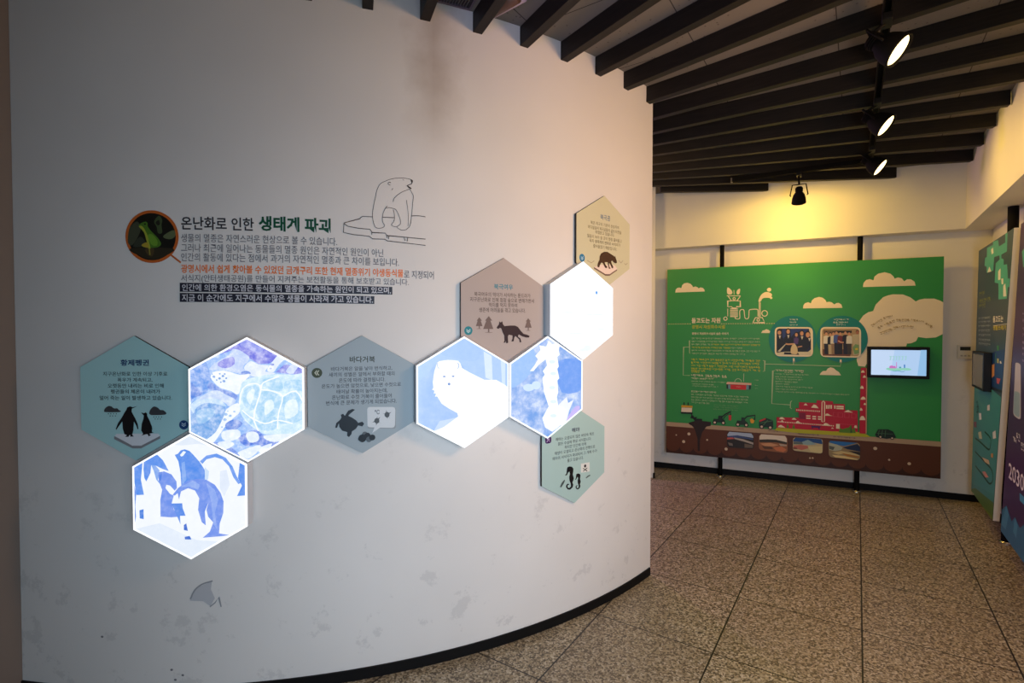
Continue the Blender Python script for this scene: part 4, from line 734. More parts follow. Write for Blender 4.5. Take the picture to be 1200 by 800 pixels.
ART['green'] = [
    ('cloud_print', 'p', 128, [-2149, 1446, -2139, 1505, -2114, 1536, -2065, 1547, -2027, 1533, -2014, 1591, -1976, 1629, -1913, 1640, -1850, 1619, -1812, 1578, -1799, 1546, -1749, 1557, -1709, 1540, -1689, 1516, -1649, 1535, -1605, 1523, -1575, 1486, -1570, 1449]),
    ('cloud_print#4', 'p', 128, [-523, 601, -494, 651, -460, 656, -434, 676, -398, 666, -375, 646, -321, 601]),
    ('cloud_print#2', 'p', 128, [192, 1071, 197, 1127, 222, 1168, 275, 1186, 322, 1166, 338, 1221, 379, 1261, 452, 1283, 515, 1263, 556, 1223, 573, 1180, 618, 1188, 659, 1175, 701, 1136, 731, 1159, 771, 1163, 812, 1131, 829, 1069]),
    ('cloud_print#3', 'p', 128, [1142, 1443, 1151, 1518, 1191, 1570, 1246, 1583, 1301, 1560, 1315, 1625, 1369, 1676, 1467, 1698, 1553, 1667, 1600, 1612, 1615, 1576, 1663, 1595, 1716, 1578, 1755, 1523, 1795, 1557, 1849, 1555, 1902, 1512, 1919, 1441]),
    ('smoke_print', 'p', 128, [1089, 0, 1062, 121, 1099, 243, 1162, 275, 1159, 517, 1094, 668, 1092, 819, 1154, 924, 1229, 983, 1303, 1003, 1339, 1116, 1448, 1248, 1521, 1281, 1594, 1297, 1739, 1290, 1846, 1237, 1925, 1162, 1977, 1193, 2046, 1208, 2185, 1205, 2265, 1168, 2310, 1137, 2310, 588, 2217, 529, 2079, 516, 1967, 536, 1940, 463, 1869, 424, 1810, 418, 1799, 368, 1249, 343, 1226, 155, 1227, 65, 1191, -12]),
    ('cloud_print#5', 'p', 128, [481, -187, 499, -144, 532, -113, 584, -108, 609, -62, 653, -40, 704, -53, 737, -88, 789, -125, 822, -184]),
    ('smoke_print', 'p', 128, [1230, 109, 1226, 80, 1215, 54, 1197, 32, 1174, 19, 1148, 13, 1122, 17, 1099, 30, 1080, 50, 1068, 76, 1064, 105, 1067, 134, 1079, 161, 1097, 182, 1120, 196, 1146, 201, 1172, 197, 1195, 184, 1214, 164, 1226, 138]),
    ('icon_print', 'p', 128, [-1139, 1515, -1126, 1516, -1109, 1504, -1092, 1488, -1075, 1468, -1058, 1444, -1049, 1422, -1049, 1404, -1056, 1387, -1067, 1376, -1085, 1372, -1108, 1372, -1126, 1378, -1138, 1389, -1145, 1405, -1148, 1425, -1149, 1456, -1146, 1492]),
    ('icon_print', 'p', 128, [-908, 1481, -919, 1485, -936, 1477, -950, 1465, -961, 1448, -970, 1426, -973, 1407, -969, 1390, -960, 1375, -949, 1368, -937, 1369, -924, 1377, -914, 1392, -909, 1421, -906, 1457]),
    ('icon_print', 'p', 128, [-574, 1218, -574, 1238, -567, 1266, -557, 1293, -545, 1320, -530, 1346, -512, 1367, -492, 1384, -468, 1396, -445, 1403, -422, 1403, -398, 1397, -378, 1388, -360, 1378, -345, 1365, -337, 1350, -340, 1329, -351, 1305, -366, 1288, -385, 1285, -409, 1288, -433, 1290, -456, 1289, -480, 1287, -500, 1279, -515, 1260, -527, 1235, -538, 1217, -552, 1210, -566, 1210]),
    ('icon_print', 'p', 128, [-352, 1446, -353, 1456, -357, 1465, -363, 1473, -371, 1479, -380, 1482, -390, 1484, -399, 1482, -408, 1479, -416, 1473, -422, 1465, -426, 1456, -427, 1446, -426, 1436, -422, 1427, -416, 1420, -408, 1414, -399, 1410, -390, 1409, -380, 1410, -371, 1414, -363, 1420, -357, 1427, -353, 1436]),
    ('icon_print', 'p', 128, [-330, 1285, -331, 1291, -333, 1297, -336, 1301, -341, 1305, -346, 1307, -352, 1308, -358, 1307, -363, 1305, -368, 1301, -372, 1297, -374, 1291, -375, 1285, -374, 1280, -372, 1274, -368, 1270, -363, 1266, -358, 1264, -352, 1263, -346, 1264, -341, 1266, -336, 1270, -333, 1274, -331, 1280]),
    ('icon_print', 's', 128, [-414, 984, -415, 975, -417, 966, -421, 957, -425, 949, -432, 942, -438, 937, -446, 933, -455, 931, -463, 930, -472, 931, -480, 934, -488, 938, -495, 943, -501, 950, -506, 958, -510, 967, -512, 976, -513, 986, -513, 995, -510, 1005, -507, 1013, -502, 1021, -496, 1028, -489, 1033, -481, 1037, -473, 1040, -464, 1040, -456, 1039, -447, 1037, -439, 1033, -432, 1027, -426, 1020, -421, 1012, -417, 1003, -415, 994, -414, 984, -415, 975], 7.5),
    ('icon_print', 's', 128, [-1141, 889, -1142, 883, -1143, 877, -1145, 872, -1148, 867, -1152, 863, -1157, 860, -1161, 858, -1167, 856, -1172, 856, -1177, 856, -1183, 858, -1188, 860, -1192, 864, -1196, 868, -1199, 873, -1201, 878, -1203, 884, -1203, 889, -1203, 895, -1202, 901, -1199, 906, -1196, 911, -1192, 915, -1188, 918, -1183, 921, -1178, 922, -1173, 923, -1167, 922, -1162, 921, -1157, 918, -1153, 915, -1149, 910, -1146, 906, -1143, 900, -1142, 895, -1141, 889, -1142, 883], 7.8),
    ('icon_print', 's', 128, [-993, 1287, -994, 1283, -994, 1279, -996, 1276, -998, 1272, -1001, 1270, -1004, 1267, -1007, 1266, -1011, 1265, -1014, 1265, -1018, 1265, -1022, 1266, -1025, 1268, -1028, 1270, -1031, 1273, -1033, 1277, -1034, 1280, -1035, 1284, -1036, 1288, -1035, 1292, -1034, 1296, -1033, 1300, -1031, 1303, -1028, 1306, -1025, 1308, -1022, 1310, -1018, 1310, -1015, 1311, -1011, 1310, -1007, 1309, -1004, 1307, -1001, 1305, -998, 1302, -996, 1299, -995, 1295, -994, 1291, -993, 1287, -994, 1283], 7.7),
    ('icon_print', 's', 128, [-553, 858, -553, 854, -554, 849, -556, 845, -558, 842, -561, 839, -564, 836, -568, 834, -571, 833, -575, 833, -579, 833, -583, 835, -587, 836, -590, 839, -593, 842, -595, 846, -597, 850, -598, 854, -598, 858, -598, 863, -597, 867, -595, 871, -593, 874, -590, 878, -587, 880, -584, 882, -580, 883, -576, 883, -572, 883, -568, 882, -564, 880, -561, 877, -558, 874, -556, 871, -554, 867, -553, 862, -553, 858, -553, 854], 7.6),
    ('icon_print', 's', 128, [-1021, 1459, -1015, 1370], 5.1),
    ('icon_print', 's', 128, [-1150, 1348, -898, 1341], 7.7),
    ('icon_print', 's', 128, [-1126, 1342, -1066, 1248, -960, 1245, -902, 1336], 7.7),
    ('icon_print', 's', 128, [-1066, 1243, -1132, 1244, -1131, 1128, -1053, 1127, -1053, 1101, -970, 1100, -971, 1125, -900, 1124, -901, 1239, -960, 1240], 7.7),
    ('icon_print', 's', 128, [-1131, 1090, -1130, 935], 6.4),
    ('icon_print', 's', 128, [-988, 921, -991, 912, -993, 899, -987, 890, -964, 883, -933, 879, -910, 889, -905, 923, -909, 970, -911, 1009, -908, 1033, -904, 1049, -895, 1060, -879, 1067, -858, 1069, -842, 1064, -834, 1052, -830, 1032, -827, 1008, -824, 975, -820, 936, -815, 906, -805, 890, -794, 882, -782, 880, -770, 882, -757, 889, -748, 905, -744, 935, -743, 974, -742, 1007, -741, 1031, -740, 1049, -726, 1062, -688, 1069, -638, 1071, -600, 1068, -585, 1061, -583, 1049, -582, 1030, -580, 997, -580, 957, -581, 929], 7.6),
    ('icon_print', 's', 128, [-561, 1205, -558, 916], 6.3),
    ('icon_print', 's', 128, [-542, 1205, -540, 916], 6.3),
    ('icon_print', 's', 128, [-671, 803, -626, 904, -503, 903, -462, 802, -671, 803], 7.5),
    ('icon_print', 's', 128, [-1088, 1084, -942, 1081], 9.0),
    ('icon_print', 's', 128, [-1088, 1053, -942, 1051], 9.0),
    ('icon_print', 's', 128, [-1088, 1022, -942, 1020], 9.0),
    ('icon_print', 's', 128, [-1088, 991, -941, 989], 9.0),
    ('icon_print', 's', 128, [-1087, 960, -941, 959], 9.0),
    ('icon_print', 's', 128, [-1087, 930, -941, 928], 9.0),
    ('dashed_rule', 'd', 129, [-2285, 786, -1814, 787], 6.7, 10, 0.55),
    ('dashed_rule', 'd', 129, [-1253, 786, -261, 786], 6.3, 23, 0.55),
    ('title_lettering', 't', 128, [-1819, 856, -1266, 854], 55.1, '돌고도는 자원', 2),
    ('title_lettering', 't', 130, [-1813, 726, -1180, 724], 39.3, '광명시 자원회수시설', 0.6),
    ('title_lettering', 't', 128, [-1812, 588, -1115, 584], 24.9, '광명시 자원회수시설의 숨은 이야기', 1.5),
    ('body_lettering', 'm', 131, [-1814, 488, -540, 484], 15.1),
    ('body_lettering', 'm', 131, [-1813, 425, -539, 420], 15.1),
    ('body_lettering', 'm', 131, [-1813, 363, -1425, 363], 15.4),
    ('body_lettering', 'm', 132, [-1418, 362, -542, 361], 15.0),
    ('body_lettering', 'm', 132, [-1813, 298, -1077, 300], 15.3),
    ('body_lettering', 'm', 131, [-1064, 299, -861, 297], 15.0),
    ('body_lettering', 'm', 131, [-1812, 238, -541, 237], 15.1),
    ('body_lettering', 'm', 131, [-1812, 174, -802, 173], 15.2),
    ('bracket_print', 's', 133, [-1842, 439, -1858, 439, -1854, 176, -1837, 174], 5.9),
    ('bracket_print', 's', 133, [-1857, 308, -1972, 303, -1977, 94], 5.9),
    ('bracket_print', 's', 133, [-1976, 187, -1976, -285, -1843, -284], 5.9),
    ('body_lettering', 'm', 132, [-1820, 48, -543, 49], 21.8),
    ('body_lettering', 'm', 132, [-1819, -13, -543, -17], 21.9),
    ('body_lettering', 'm', 132, [-1819, -76, -542, -82], 21.9),
    ('body_lettering', 'm', 132, [-1819, -138, -542, -147], 21.9),
    ('body_lettering', 'm', 132, [-1818, -194, -1542, -200], 22.3),
    ('bracket_print', 's', 133, [-483, 60, -450, 57, -454, -150, -483, -151], 6.3),
    ('bracket_print', 's', 133, [-450, -9, -391, -10], 5.5),
    ('body_lettering', 'm', 128, [-1817, -283, -1143, -280], 26.3),
    ('body_lettering', 'm', 128, [-1817, -344, -1361, -339], 16.5),
    ('body_lettering', 'm', 131, [-1817, -401, -1176, -402], 12.3),
    ('body_lettering', 'm', 131, [-1805, -458, -1364, -457], 12.4),
    ('body_lettering', 'm', 131, [-1797, -498, -1296, -503], 12.4),
    ('body_lettering', 'm', 128, [-1815, -612, -1310, -613], 17.3),
    ('body_lettering', 'm', 131, [-1815, -675, -737, -678], 15.5),
    ('body_lettering', 'm', 131, [-1814, -729, -737, -738], 15.5),
    ('body_lettering', 'm', 131, [-1814, -789, -736, -791], 15.5),
    ('body_lettering', 'm', 131, [-1813, -845, -1476, -843], 15.7),
    ('body_lettering', 'm', 134, [-1384, -871, -928, -870], 12.2),
    ('body_lettering', 'm', 134, [-1384, -912, -927, -910], 12.2),
    ('body_lettering', 'm', 134, [-1383, -954, -927, -954], 12.2),
    ('barge_print', 'p', 135, [-1142, -432, -690, -432, -698, -515, -724, -522, -1115, -528, -1138, -518]),
    ('barge_print', 'p', 136, [-1112, -441, -1067, -439, -1066, -531, -1108, -525]),
    ('barge_print', 'p', 136, [-778, -437, -731, -437, -733, -523, -778, -525]),
    ('barge_print', 'p', 137, [-1067, -439, -778, -437, -778, -530, -1066, -531]),
    ('barge_print', 'p', 138, [-1142, -405, -1121, -386, -685, -393, -687, -433, -1142, -434]),
    ('barge_print', 'm', 139, [-963, -479, -880, -480], 9.6),
    ('barge_print', 's', 131, [-824, -207, -827, -367], 4.8),
    ('barge_print', 's', 131, [-991, -382, -986, -368, -979, -349, -969, -333, -956, -323, -941, -316, -925, -314, -909, -317, -894, -324, -881, -334, -873, -349, -869, -365, -866, -377], 4.8),
    ('barge_print', 'm', 131, [-628, -330, -557, -332], 7.9),
    ('barge_print', 'm', 131, [-620, -438, -570, -439], 7.9),
    ('barge_print', 'm', 131, [-620, -493, -572, -496], 7.9),
    ('bracket_print', 's', 133, [-436, -6, 813, -13, 813, 64], 5.8),
    ('bracket_print', 's', 133, [43, -5, 42, 59], 6.0),
    ('bracket_print', 's', 133, [-271, -129, -309, -134, -322, -778, -2, -783], 6.9),
    ('bracket_print', 's', 133, [22, -702, 1, -728, -2, -840, 21, -857], 6.8),
    ('body_lettering', 'm', 128, [-264, -132, 195, -135], 27.2),
    ('body_lettering', 'm', 131, [-263, -193, 293, -199], 12.1),
    ('body_lettering', 'm', 131, [-263, -245, 190, -252], 12.1),
    ('body_lettering', 'm', 131, [-262, -292, 203, -298], 12.1),
    ('body_lettering', 'm', 131, [-262, -340, 125, -345], 12.1),
    ('body_lettering', 'm', 131, [-261, -387, -20, -390], 12.2),
    ('body_lettering', 'm', 131, [-261, -434, 360, -443], 12.1),
    ('body_lettering', 'm', 131, [-260, -485, 107, -490], 12.1),
    ('body_lettering', 'm', 131, [-260, -534, 957, -545], 11.9),
    ('roundel_print', 'p', 140, [416, 491, 412, 422, 398, 355, 376, 291, 344, 231, 305, 178, 259, 132, 207, 94, 149, 66, 89, 48, 26, 41, -37, 45, -98, 60, -158, 86, -213, 121, -262, 166, -304, 220, -339, 280, -364, 345, -380, 414, -386, 485, -382, 556, -367, 625, -343, 691, -310, 751, -268, 805, -220, 851, -166, 887, -107, 913, -46, 929, 17, 934, 80, 928, 140, 911, 198, 883, 251, 847, 298, 801, 339, 749, 371, 690, 395, 626, 410, 559]),
    ('roundel_print#2', 'p', 140, [1227, 496, 1223, 430, 1209, 365, 1186, 303, 1155, 246, 1116, 195, 1069, 150, 1017, 114, 959, 87, 898, 69, 836, 62, 772, 66, 710, 80, 650, 105, 595, 139, 545, 183, 502, 234, 468, 292, 442, 355, 426, 422, 420, 491, 424, 559, 439, 626, 463, 690, 497, 748, 538, 800, 587, 844, 641, 879, 700, 904, 762, 919, 825, 924, 888, 918, 949, 902, 1007, 875, 1061, 840, 1108, 796, 1149, 745, 1182, 689, 1206, 627, 1221, 563]),
    ('photo_print', 'p', 128, [-284, 622, -280, 664, -264, 694, -237, 712, -200, 718, 275, 714, 311, 708, 337, 690, 353, 660, 359, 618, 365, 249, 360, 207, 345, 178, 320, 160, 284, 153, -192, 150, -229, 156, -256, 174, -273, 204, -279, 247]),
    ('photo_print', 'p', 141, [-252, 628, -249, 654, -239, 673, -223, 684, -199, 688, 274, 685, 296, 681, 313, 669, 323, 651, 327, 624, 333, 245, 330, 219, 321, 201, 305, 189, 282, 185, -194, 184, -218, 188, -235, 199, -245, 218, -249, 244]),
    ('photo_print', 'p', 142, [-158, 685, -92, 685, -104, 471, -149, 520]),
    ('photo_print', 'p', 142, [-19, 685, 295, 684, 239, 619, 154, 636, 97, 619, 39, 586, -3, 521]),
    ('photo_print', 'p', 143, [292, 684, 327, 681, 329, 474, 310, 587]),
    ('photo_print', 'p', 144, [-249, 536, -200, 561, -149, 520, -118, 388, -175, 238, -245, 220]),
    ('photo_print', 'p', 144, [-119, 520, -54, 553, 26, 504, 41, 406, 43, 242, -116, 239, -132, 355]),
    ('photo_print', 'p', 144, [112, 489, 176, 538, 240, 522, 325, 474, 312, 360, 243, 246, 101, 243, 99, 390]),
    ('photo_print', 'p', 145, [47, 504, 88, 521, 127, 489, 113, 390, 42, 390]),
    ('photo_print', 'p', 146, [-166, 624, -167, 610, -173, 597, -181, 586, -192, 580, -203, 577, -215, 580, -226, 586, -234, 596, -240, 609, -242, 624, -240, 638, -235, 651, -227, 661, -216, 668, -204, 670, -192, 668, -182, 661, -173, 651, -168, 638]),
    ('photo_print', 'p', 147, [-173, 607, -174, 595, -178, 584, -185, 575, -194, 569, -203, 567, -213, 569, -221, 575, -228, 584, -233, 595, -235, 607, -233, 619, -229, 631, -222, 639, -214, 645, -204, 647, -194, 645, -186, 639, -179, 631, -174, 620]),
    ('photo_print', 'p', 146, [-17, 645, -19, 630, -24, 616, -32, 605, -42, 598, -53, 596, -64, 598, -75, 605, -83, 616, -88, 630, -90, 645, -88, 661, -83, 674, -75, 685, -65, 692, -54, 695, -43, 692, -33, 685, -25, 674, -19, 661]),
    ('photo_print', 'p', 147, [-25, 629, -26, 616, -30, 604, -36, 594, -44, 588, -53, 586, -62, 588, -70, 594, -77, 604, -81, 616, -83, 629, -81, 642, -77, 654, -71, 663, -63, 670, -54, 672, -45, 670, -37, 663, -30, 654, -26, 642]),
    ('photo_print', 'p', 146, [116, 583, 114, 570, 110, 558, 103, 549, 95, 543, 86, 541, 77, 543, 68, 549, 61, 558, 57, 570, 55, 583, 57, 596, 61, 608, 67, 618, 76, 624, 85, 626, 94, 624, 103, 618, 110, 608, 114, 596]),
    ('photo_print', 'p', 147, [109, 567, 108, 556, 104, 546, 99, 538, 93, 533, 86, 531, 79, 533, 72, 538, 67, 546, 64, 556, 63, 567, 64, 578, 67, 588, 72, 596, 78, 601, 85, 603, 92, 601, 99, 596, 104, 588, 107, 578]),
    ('photo_print', 'p', 146, [211, 610, 209, 595, 204, 581, 196, 570, 187, 563, 176, 561, 165, 563, 155, 570, 147, 581, 141, 594, 140, 610, 141, 625, 146, 638, 154, 649, 164, 656, 175, 658, 186, 656, 196, 649, 204, 638, 209, 625]),
    ('photo_print', 'p', 147, [204, 593, 202, 580, 199, 568, 192, 559, 185, 553, 176, 551, 167, 553, 159, 559, 153, 568, 148, 580, 147, 593, 148, 606, 152, 618, 158, 628, 166, 634, 175, 636, 184, 634, 192, 628, 198, 618, 202, 606]),
    ('photo_print', 'p', 146, [317, 584, 315, 567, 309, 552, 300, 539, 289, 531, 277, 529, 264, 531, 252, 539, 243, 551, 237, 567, 235, 584, 237, 601, 243, 616, 251, 628, 263, 636, 275, 639, 288, 636, 300, 628, 309, 616, 315, 601]),
    ('photo_print', 'p', 147, [310, 568, 308, 553, 304, 539, 296, 528, 287, 521, 277, 519, 266, 521, 257, 528, 249, 539, 244, 552, 242, 567, 244, 583, 248, 596, 256, 607, 265, 614, 276, 616, 286, 614, 296, 607, 303, 596, 308, 583]),
    ('photo_print', 'p', 148, [-216, 553, -175, 553, -195, 486]),
    ('photo_print', 'p', 148, [-70, 561, -30, 562, -49, 496]),
    ('photo_print', 'p', 148, [160, 538, 200, 538, 181, 473]),
    ('photo_print', 'p', 148, [284, 506, 323, 506, 304, 441]),
    ('photo_print', 'p', 149, [-234, 245, -103, 388, -96, 372, -190, 238]),
    ('photo_print', 'p', 150, [-245, 220, -102, 240, 285, 246, 333, 296, 334, 186, -245, 184]),
    ('photo_print', 'p', 151, [-116, 231, 115, 227, 137, 185, -123, 190]),
    ('photo_print', 'p', 152, [-7, 241, -9, 266, -7, 294, -1, 323, 10, 356, 26, 388, 41, 406, 57, 400, 72, 380, 85, 357, 95, 338, 103, 316, 107, 292, 110, 261, 110, 227, 101, 202, 76, 193, 42, 195, 15, 200, 1, 209, -5, 223]),
    ('photo_print', 's', 147, [-96, 391, -45, 385, 41, 393], 14.8),
    ('photo_print', 's', 147, [107, 333, 185, 351], 9.8),
    ('photo_print#2', 'p', 128, [480, 621, 484, 662, 499, 692, 525, 710, 561, 716, 1040, 712, 1075, 706, 1100, 688, 1115, 658, 1121, 616, 1125, 247, 1121, 205, 1106, 175, 1082, 158, 1047, 152, 567, 153, 531, 159, 505, 177, 489, 207, 484, 249]),
    ('photo_print#2', 'p', 153, [507, 626, 510, 653, 520, 672, 536, 683, 559, 687, 1043, 684, 1065, 680, 1081, 668, 1091, 649, 1094, 623, 1099, 238, 1096, 212, 1087, 193, 1071, 181, 1049, 178, 565, 178, 542, 182, 525, 193, 515, 212, 512, 239]),
    ('photo_print#2', 'p', 154, [522, 299, 982, 306, 957, 175, 523, 178]),
    ('photo_print#2', 'p', 155, [532, 660, 710, 652, 711, 572, 533, 588]),
    ('photo_print#2', 'p', 156, [710, 649, 978, 649, 979, 605, 710, 604]),
    ('photo_print#2', 'p', 157, [543, 411, 614, 412, 614, 204, 551, 206]),
    ('photo_print#2', 'p', 158, [533, 540, 577, 559, 621, 540, 628, 404, 529, 403]),
    ('photo_print#2', 'p', 159, [600, 596, 599, 585, 596, 574, 591, 566, 584, 561, 577, 559, 570, 561, 563, 566, 558, 574, 554, 584, 553, 596, 554, 607, 557, 618, 562, 626, 569, 631, 576, 633, 583, 631, 590, 626, 595, 618, 599, 607]),
    ('photo_print#2', 'p', 147, [597, 585, 596, 575, 594, 566, 589, 559, 583, 554, 577, 553, 571, 554, 565, 559, 560, 566, 557, 575, 556, 585, 557, 595, 560, 603, 564, 611, 570, 615, 576, 617, 583, 615, 588, 611, 593, 604, 596, 595]),
    ('photo_print#2', 'p', 160, [609, 396, 680, 397, 680, 205, 617, 207]),
    ('photo_print#2', 'p', 161, [599, 524, 643, 543, 687, 524, 694, 389, 595, 388]),
    ('photo_print#2', 'p', 159, [666, 580, 665, 569, 662, 559, 656, 550, 650, 545, 643, 543, 636, 545, 629, 550, 624, 558, 621, 569, 619, 580, 620, 591, 623, 602, 628, 610, 635, 615, 642, 617, 649, 615, 656, 610, 661, 602, 664, 591]),
    ('photo_print#2', 'p', 147, [663, 569, 662, 559, 659, 550, 655, 543, 649, 539, 643, 537, 637, 539, 631, 543, 626, 550, 623, 559, 622, 569, 623, 579, 626, 588, 630, 595, 636, 599, 642, 601, 649, 599, 654, 595, 659, 588, 662, 579]),
    ('photo_print#2', 'p', 162, [657, 413, 727, 413, 727, 206, 665, 208]),
    ('photo_print#2', 'p', 163, [647, 540, 690, 560, 734, 541, 741, 405, 643, 404]),
    ('photo_print#2', 'p', 159, [713, 596, 712, 585, 709, 575, 704, 567, 698, 561, 690, 560, 683, 561, 677, 566, 672, 575, 668, 585, 667, 596, 668, 607, 671, 618, 676, 626, 682, 631, 690, 633, 697, 631, 703, 626, 708, 618, 712, 608]),
    ('photo_print#2', 'p', 147, [711, 585, 710, 575, 707, 566, 702, 559, 697, 555, 691, 553, 684, 555, 678, 559, 674, 566, 671, 575, 670, 585, 671, 595, 673, 604, 678, 611, 683, 615, 690, 617, 696, 615, 702, 611, 706, 604, 709, 595]),
    ('photo_print#2', 'p', 164, [704, 429, 775, 430, 775, 207, 712, 209]),
    ('photo_print#2', 'p', 165, [695, 556, 738, 576, 781, 557, 788, 422, 691, 421]),
    ('photo_print#2', 'p', 159, [760, 612, 759, 601, 756, 591, 751, 583, 745, 577, 738, 576, 731, 577, 724, 583, 719, 591, 716, 601, 714, 612, 715, 623, 718, 634, 723, 642, 730, 647, 737, 649, 744, 647, 751, 642, 756, 634, 759, 624]),
    ('photo_print#2', 'p', 147, [758, 601, 757, 591, 754, 582, 750, 575, 744, 571, 738, 569, 732, 571, 726, 575, 721, 582, 718, 591, 717, 601, 718, 611, 721, 620, 725, 627, 731, 631, 737, 633, 743, 631, 749, 627, 754, 620, 757, 611]),
    ('photo_print#2', 'p', 166, [765, 414, 835, 414, 835, 208, 773, 210]),
    ('photo_print#2', 'p', 167, [756, 541, 799, 560, 842, 541, 849, 407, 752, 406]),
    ('photo_print#2', 'p', 159, [821, 596, 820, 585, 817, 575, 812, 567, 806, 562, 799, 560, 792, 562, 785, 567, 780, 575, 777, 585, 775, 596, 776, 608, 780, 618, 784, 626, 791, 631, 798, 633, 805, 631, 811, 626, 817, 618, 820, 608]),
    ('photo_print#2', 'p', 147, [819, 585, 818, 576, 815, 567, 811, 560, 805, 555, 799, 554, 793, 555, 787, 560, 782, 567, 779, 575, 778, 585, 779, 595, 782, 604, 786, 611, 792, 615, 798, 617, 804, 616, 810, 611, 815, 604, 818, 595]),
    ('photo_print#2', 'p', 168, [846, 430, 916, 431, 916, 210, 854, 212]),
    ('photo_print#2', 'p', 168, [836, 557, 879, 576, 922, 557, 929, 423, 833, 422]),
    ('photo_print#2', 'p', 159, [901, 612, 900, 601, 897, 591, 892, 583, 886, 578, 879, 576, 872, 578, 866, 583, 861, 591, 857, 601, 856, 612, 857, 624, 860, 634, 865, 642, 871, 647, 878, 649, 885, 647, 892, 642, 897, 634, 900, 624]),
    ('photo_print#2', 'p', 147, [899, 601, 898, 592, 895, 583, 891, 576, 885, 571, 879, 570, 873, 571, 867, 576, 863, 583, 860, 592, 859, 601, 860, 611, 862, 620, 867, 627, 872, 631, 878, 633, 885, 631, 890, 627, 895, 620, 898, 611]),
    ('photo_print#2', 'p', 169, [906, 415, 976, 416, 975, 211, 914, 213]),
    ('photo_print#2', 'p', 170, [897, 541, 939, 561, 982, 542, 989, 408, 893, 407]),
    ('photo_print#2', 'p', 159, [961, 597, 961, 586, 957, 576, 953, 568, 946, 562, 939, 561, 932, 562, 926, 567, 921, 575, 917, 586, 916, 597, 917, 608, 920, 618, 925, 626, 931, 631, 938, 633, 945, 631, 952, 626, 957, 618, 960, 608]),
    ('photo_print#2', 'p', 147, [959, 586, 958, 576, 955, 567, 951, 560, 946, 556, 939, 554, 933, 556, 928, 560, 923, 567, 920, 576, 919, 586, 920, 595, 923, 604, 927, 611, 932, 616, 939, 617, 945, 616, 950, 611, 955, 604, 958, 596]),
    ('photo_print#2', 'p', 171, [986, 573, 1092, 586, 1097, 214, 1010, 196]),
    ('photo_print#2', 'p', 172, [1090, 628, 1089, 619, 1086, 610, 1080, 603, 1073, 599, 1065, 597, 1056, 599, 1049, 603, 1043, 610, 1039, 619, 1038, 628, 1039, 638, 1043, 647, 1048, 654, 1056, 658, 1064, 660, 1072, 658, 1079, 654, 1085, 647, 1089, 638]),
    ('photo_print#2', 'p', 173, [1088, 613, 1087, 602, 1084, 593, 1079, 585, 1072, 580, 1065, 578, 1057, 580, 1051, 585, 1045, 592, 1042, 602, 1041, 613, 1042, 623, 1045, 633, 1050, 641, 1057, 646, 1064, 647, 1071, 646, 1078, 641, 1083, 633, 1087, 623]),
    ('photo_print#2', 'p', 174, [995, 337, 1034, 401, 1092, 386, 1094, 229, 1023, 212]),
    ('photo_print#2', 'p', 175, [1035, 322, 1074, 331, 1078, 295, 1038, 291]),
    ('photo_print#2', 's', 147, [766, 461, 807, 433, 854, 430], 11.1),
    ('caption_lettering#1', 'm', 176, [-36, 854, 111, 851], 19.6),
    ('caption_lettering#1', 'm', 176, [-35, 801, 112, 797], 21.3),
    ('caption_lettering#1', 'm', 176, [-27, 757, 109, 753], 9.8),
    ('caption_lettering#2', 'm', 176, [697, 851, 909, 846], 19.0),
    ('caption_lettering#2', 'm', 176, [688, 798, 917, 792], 20.6),
    ('caption_lettering#2', 'm', 176, [736, 755, 870, 751], 9.5),
    ('bracket_print', 'p', 128, [30, 119, 59, 119, 63, 29, 51, 75, 34, 28]),
    ('bracket_print', 'p', 128, [797, 112, 824, 113, 828, 50, 811, 73, 795, 49]),
    ('smoke_lettering', 'm', 177, [1276, 728, 1434, 843], 21.9),
    ('smoke_lettering', 'm', 177, [1455, 869, 1586, 909], 19.2),
    ('smoke_lettering', 'm', 177, [1378, 696, 1613, 822], 23.0),
    ('smoke_lettering', 'm', 177, [1645, 829, 1830, 840], 21.5),
    ('smoke_lettering', 'm', 177, [1861, 839, 2053, 794], 20.0),
    ('smoke_lettering', 'm', 177, [2063, 769, 2159, 707], 22.4),
    ('smoke_lettering', 'm', 177, [1406, 593, 1584, 676], 21.8),
    ('smoke_lettering', 'm', 177, [1605, 695, 1770, 720], 22.8),
    ('smoke_lettering', 'm', 177, [1770, 726, 1928, 701], 22.7),
    ('ground_print', 'p', 178, [-2310, -1369, 2310, -1369, 2310, -1282, -2310, -1282]),
    ('ground_print', 'p', 179, [-2310, -1932, 2310, -1932, 2310, -1369, -2310, -1369]),
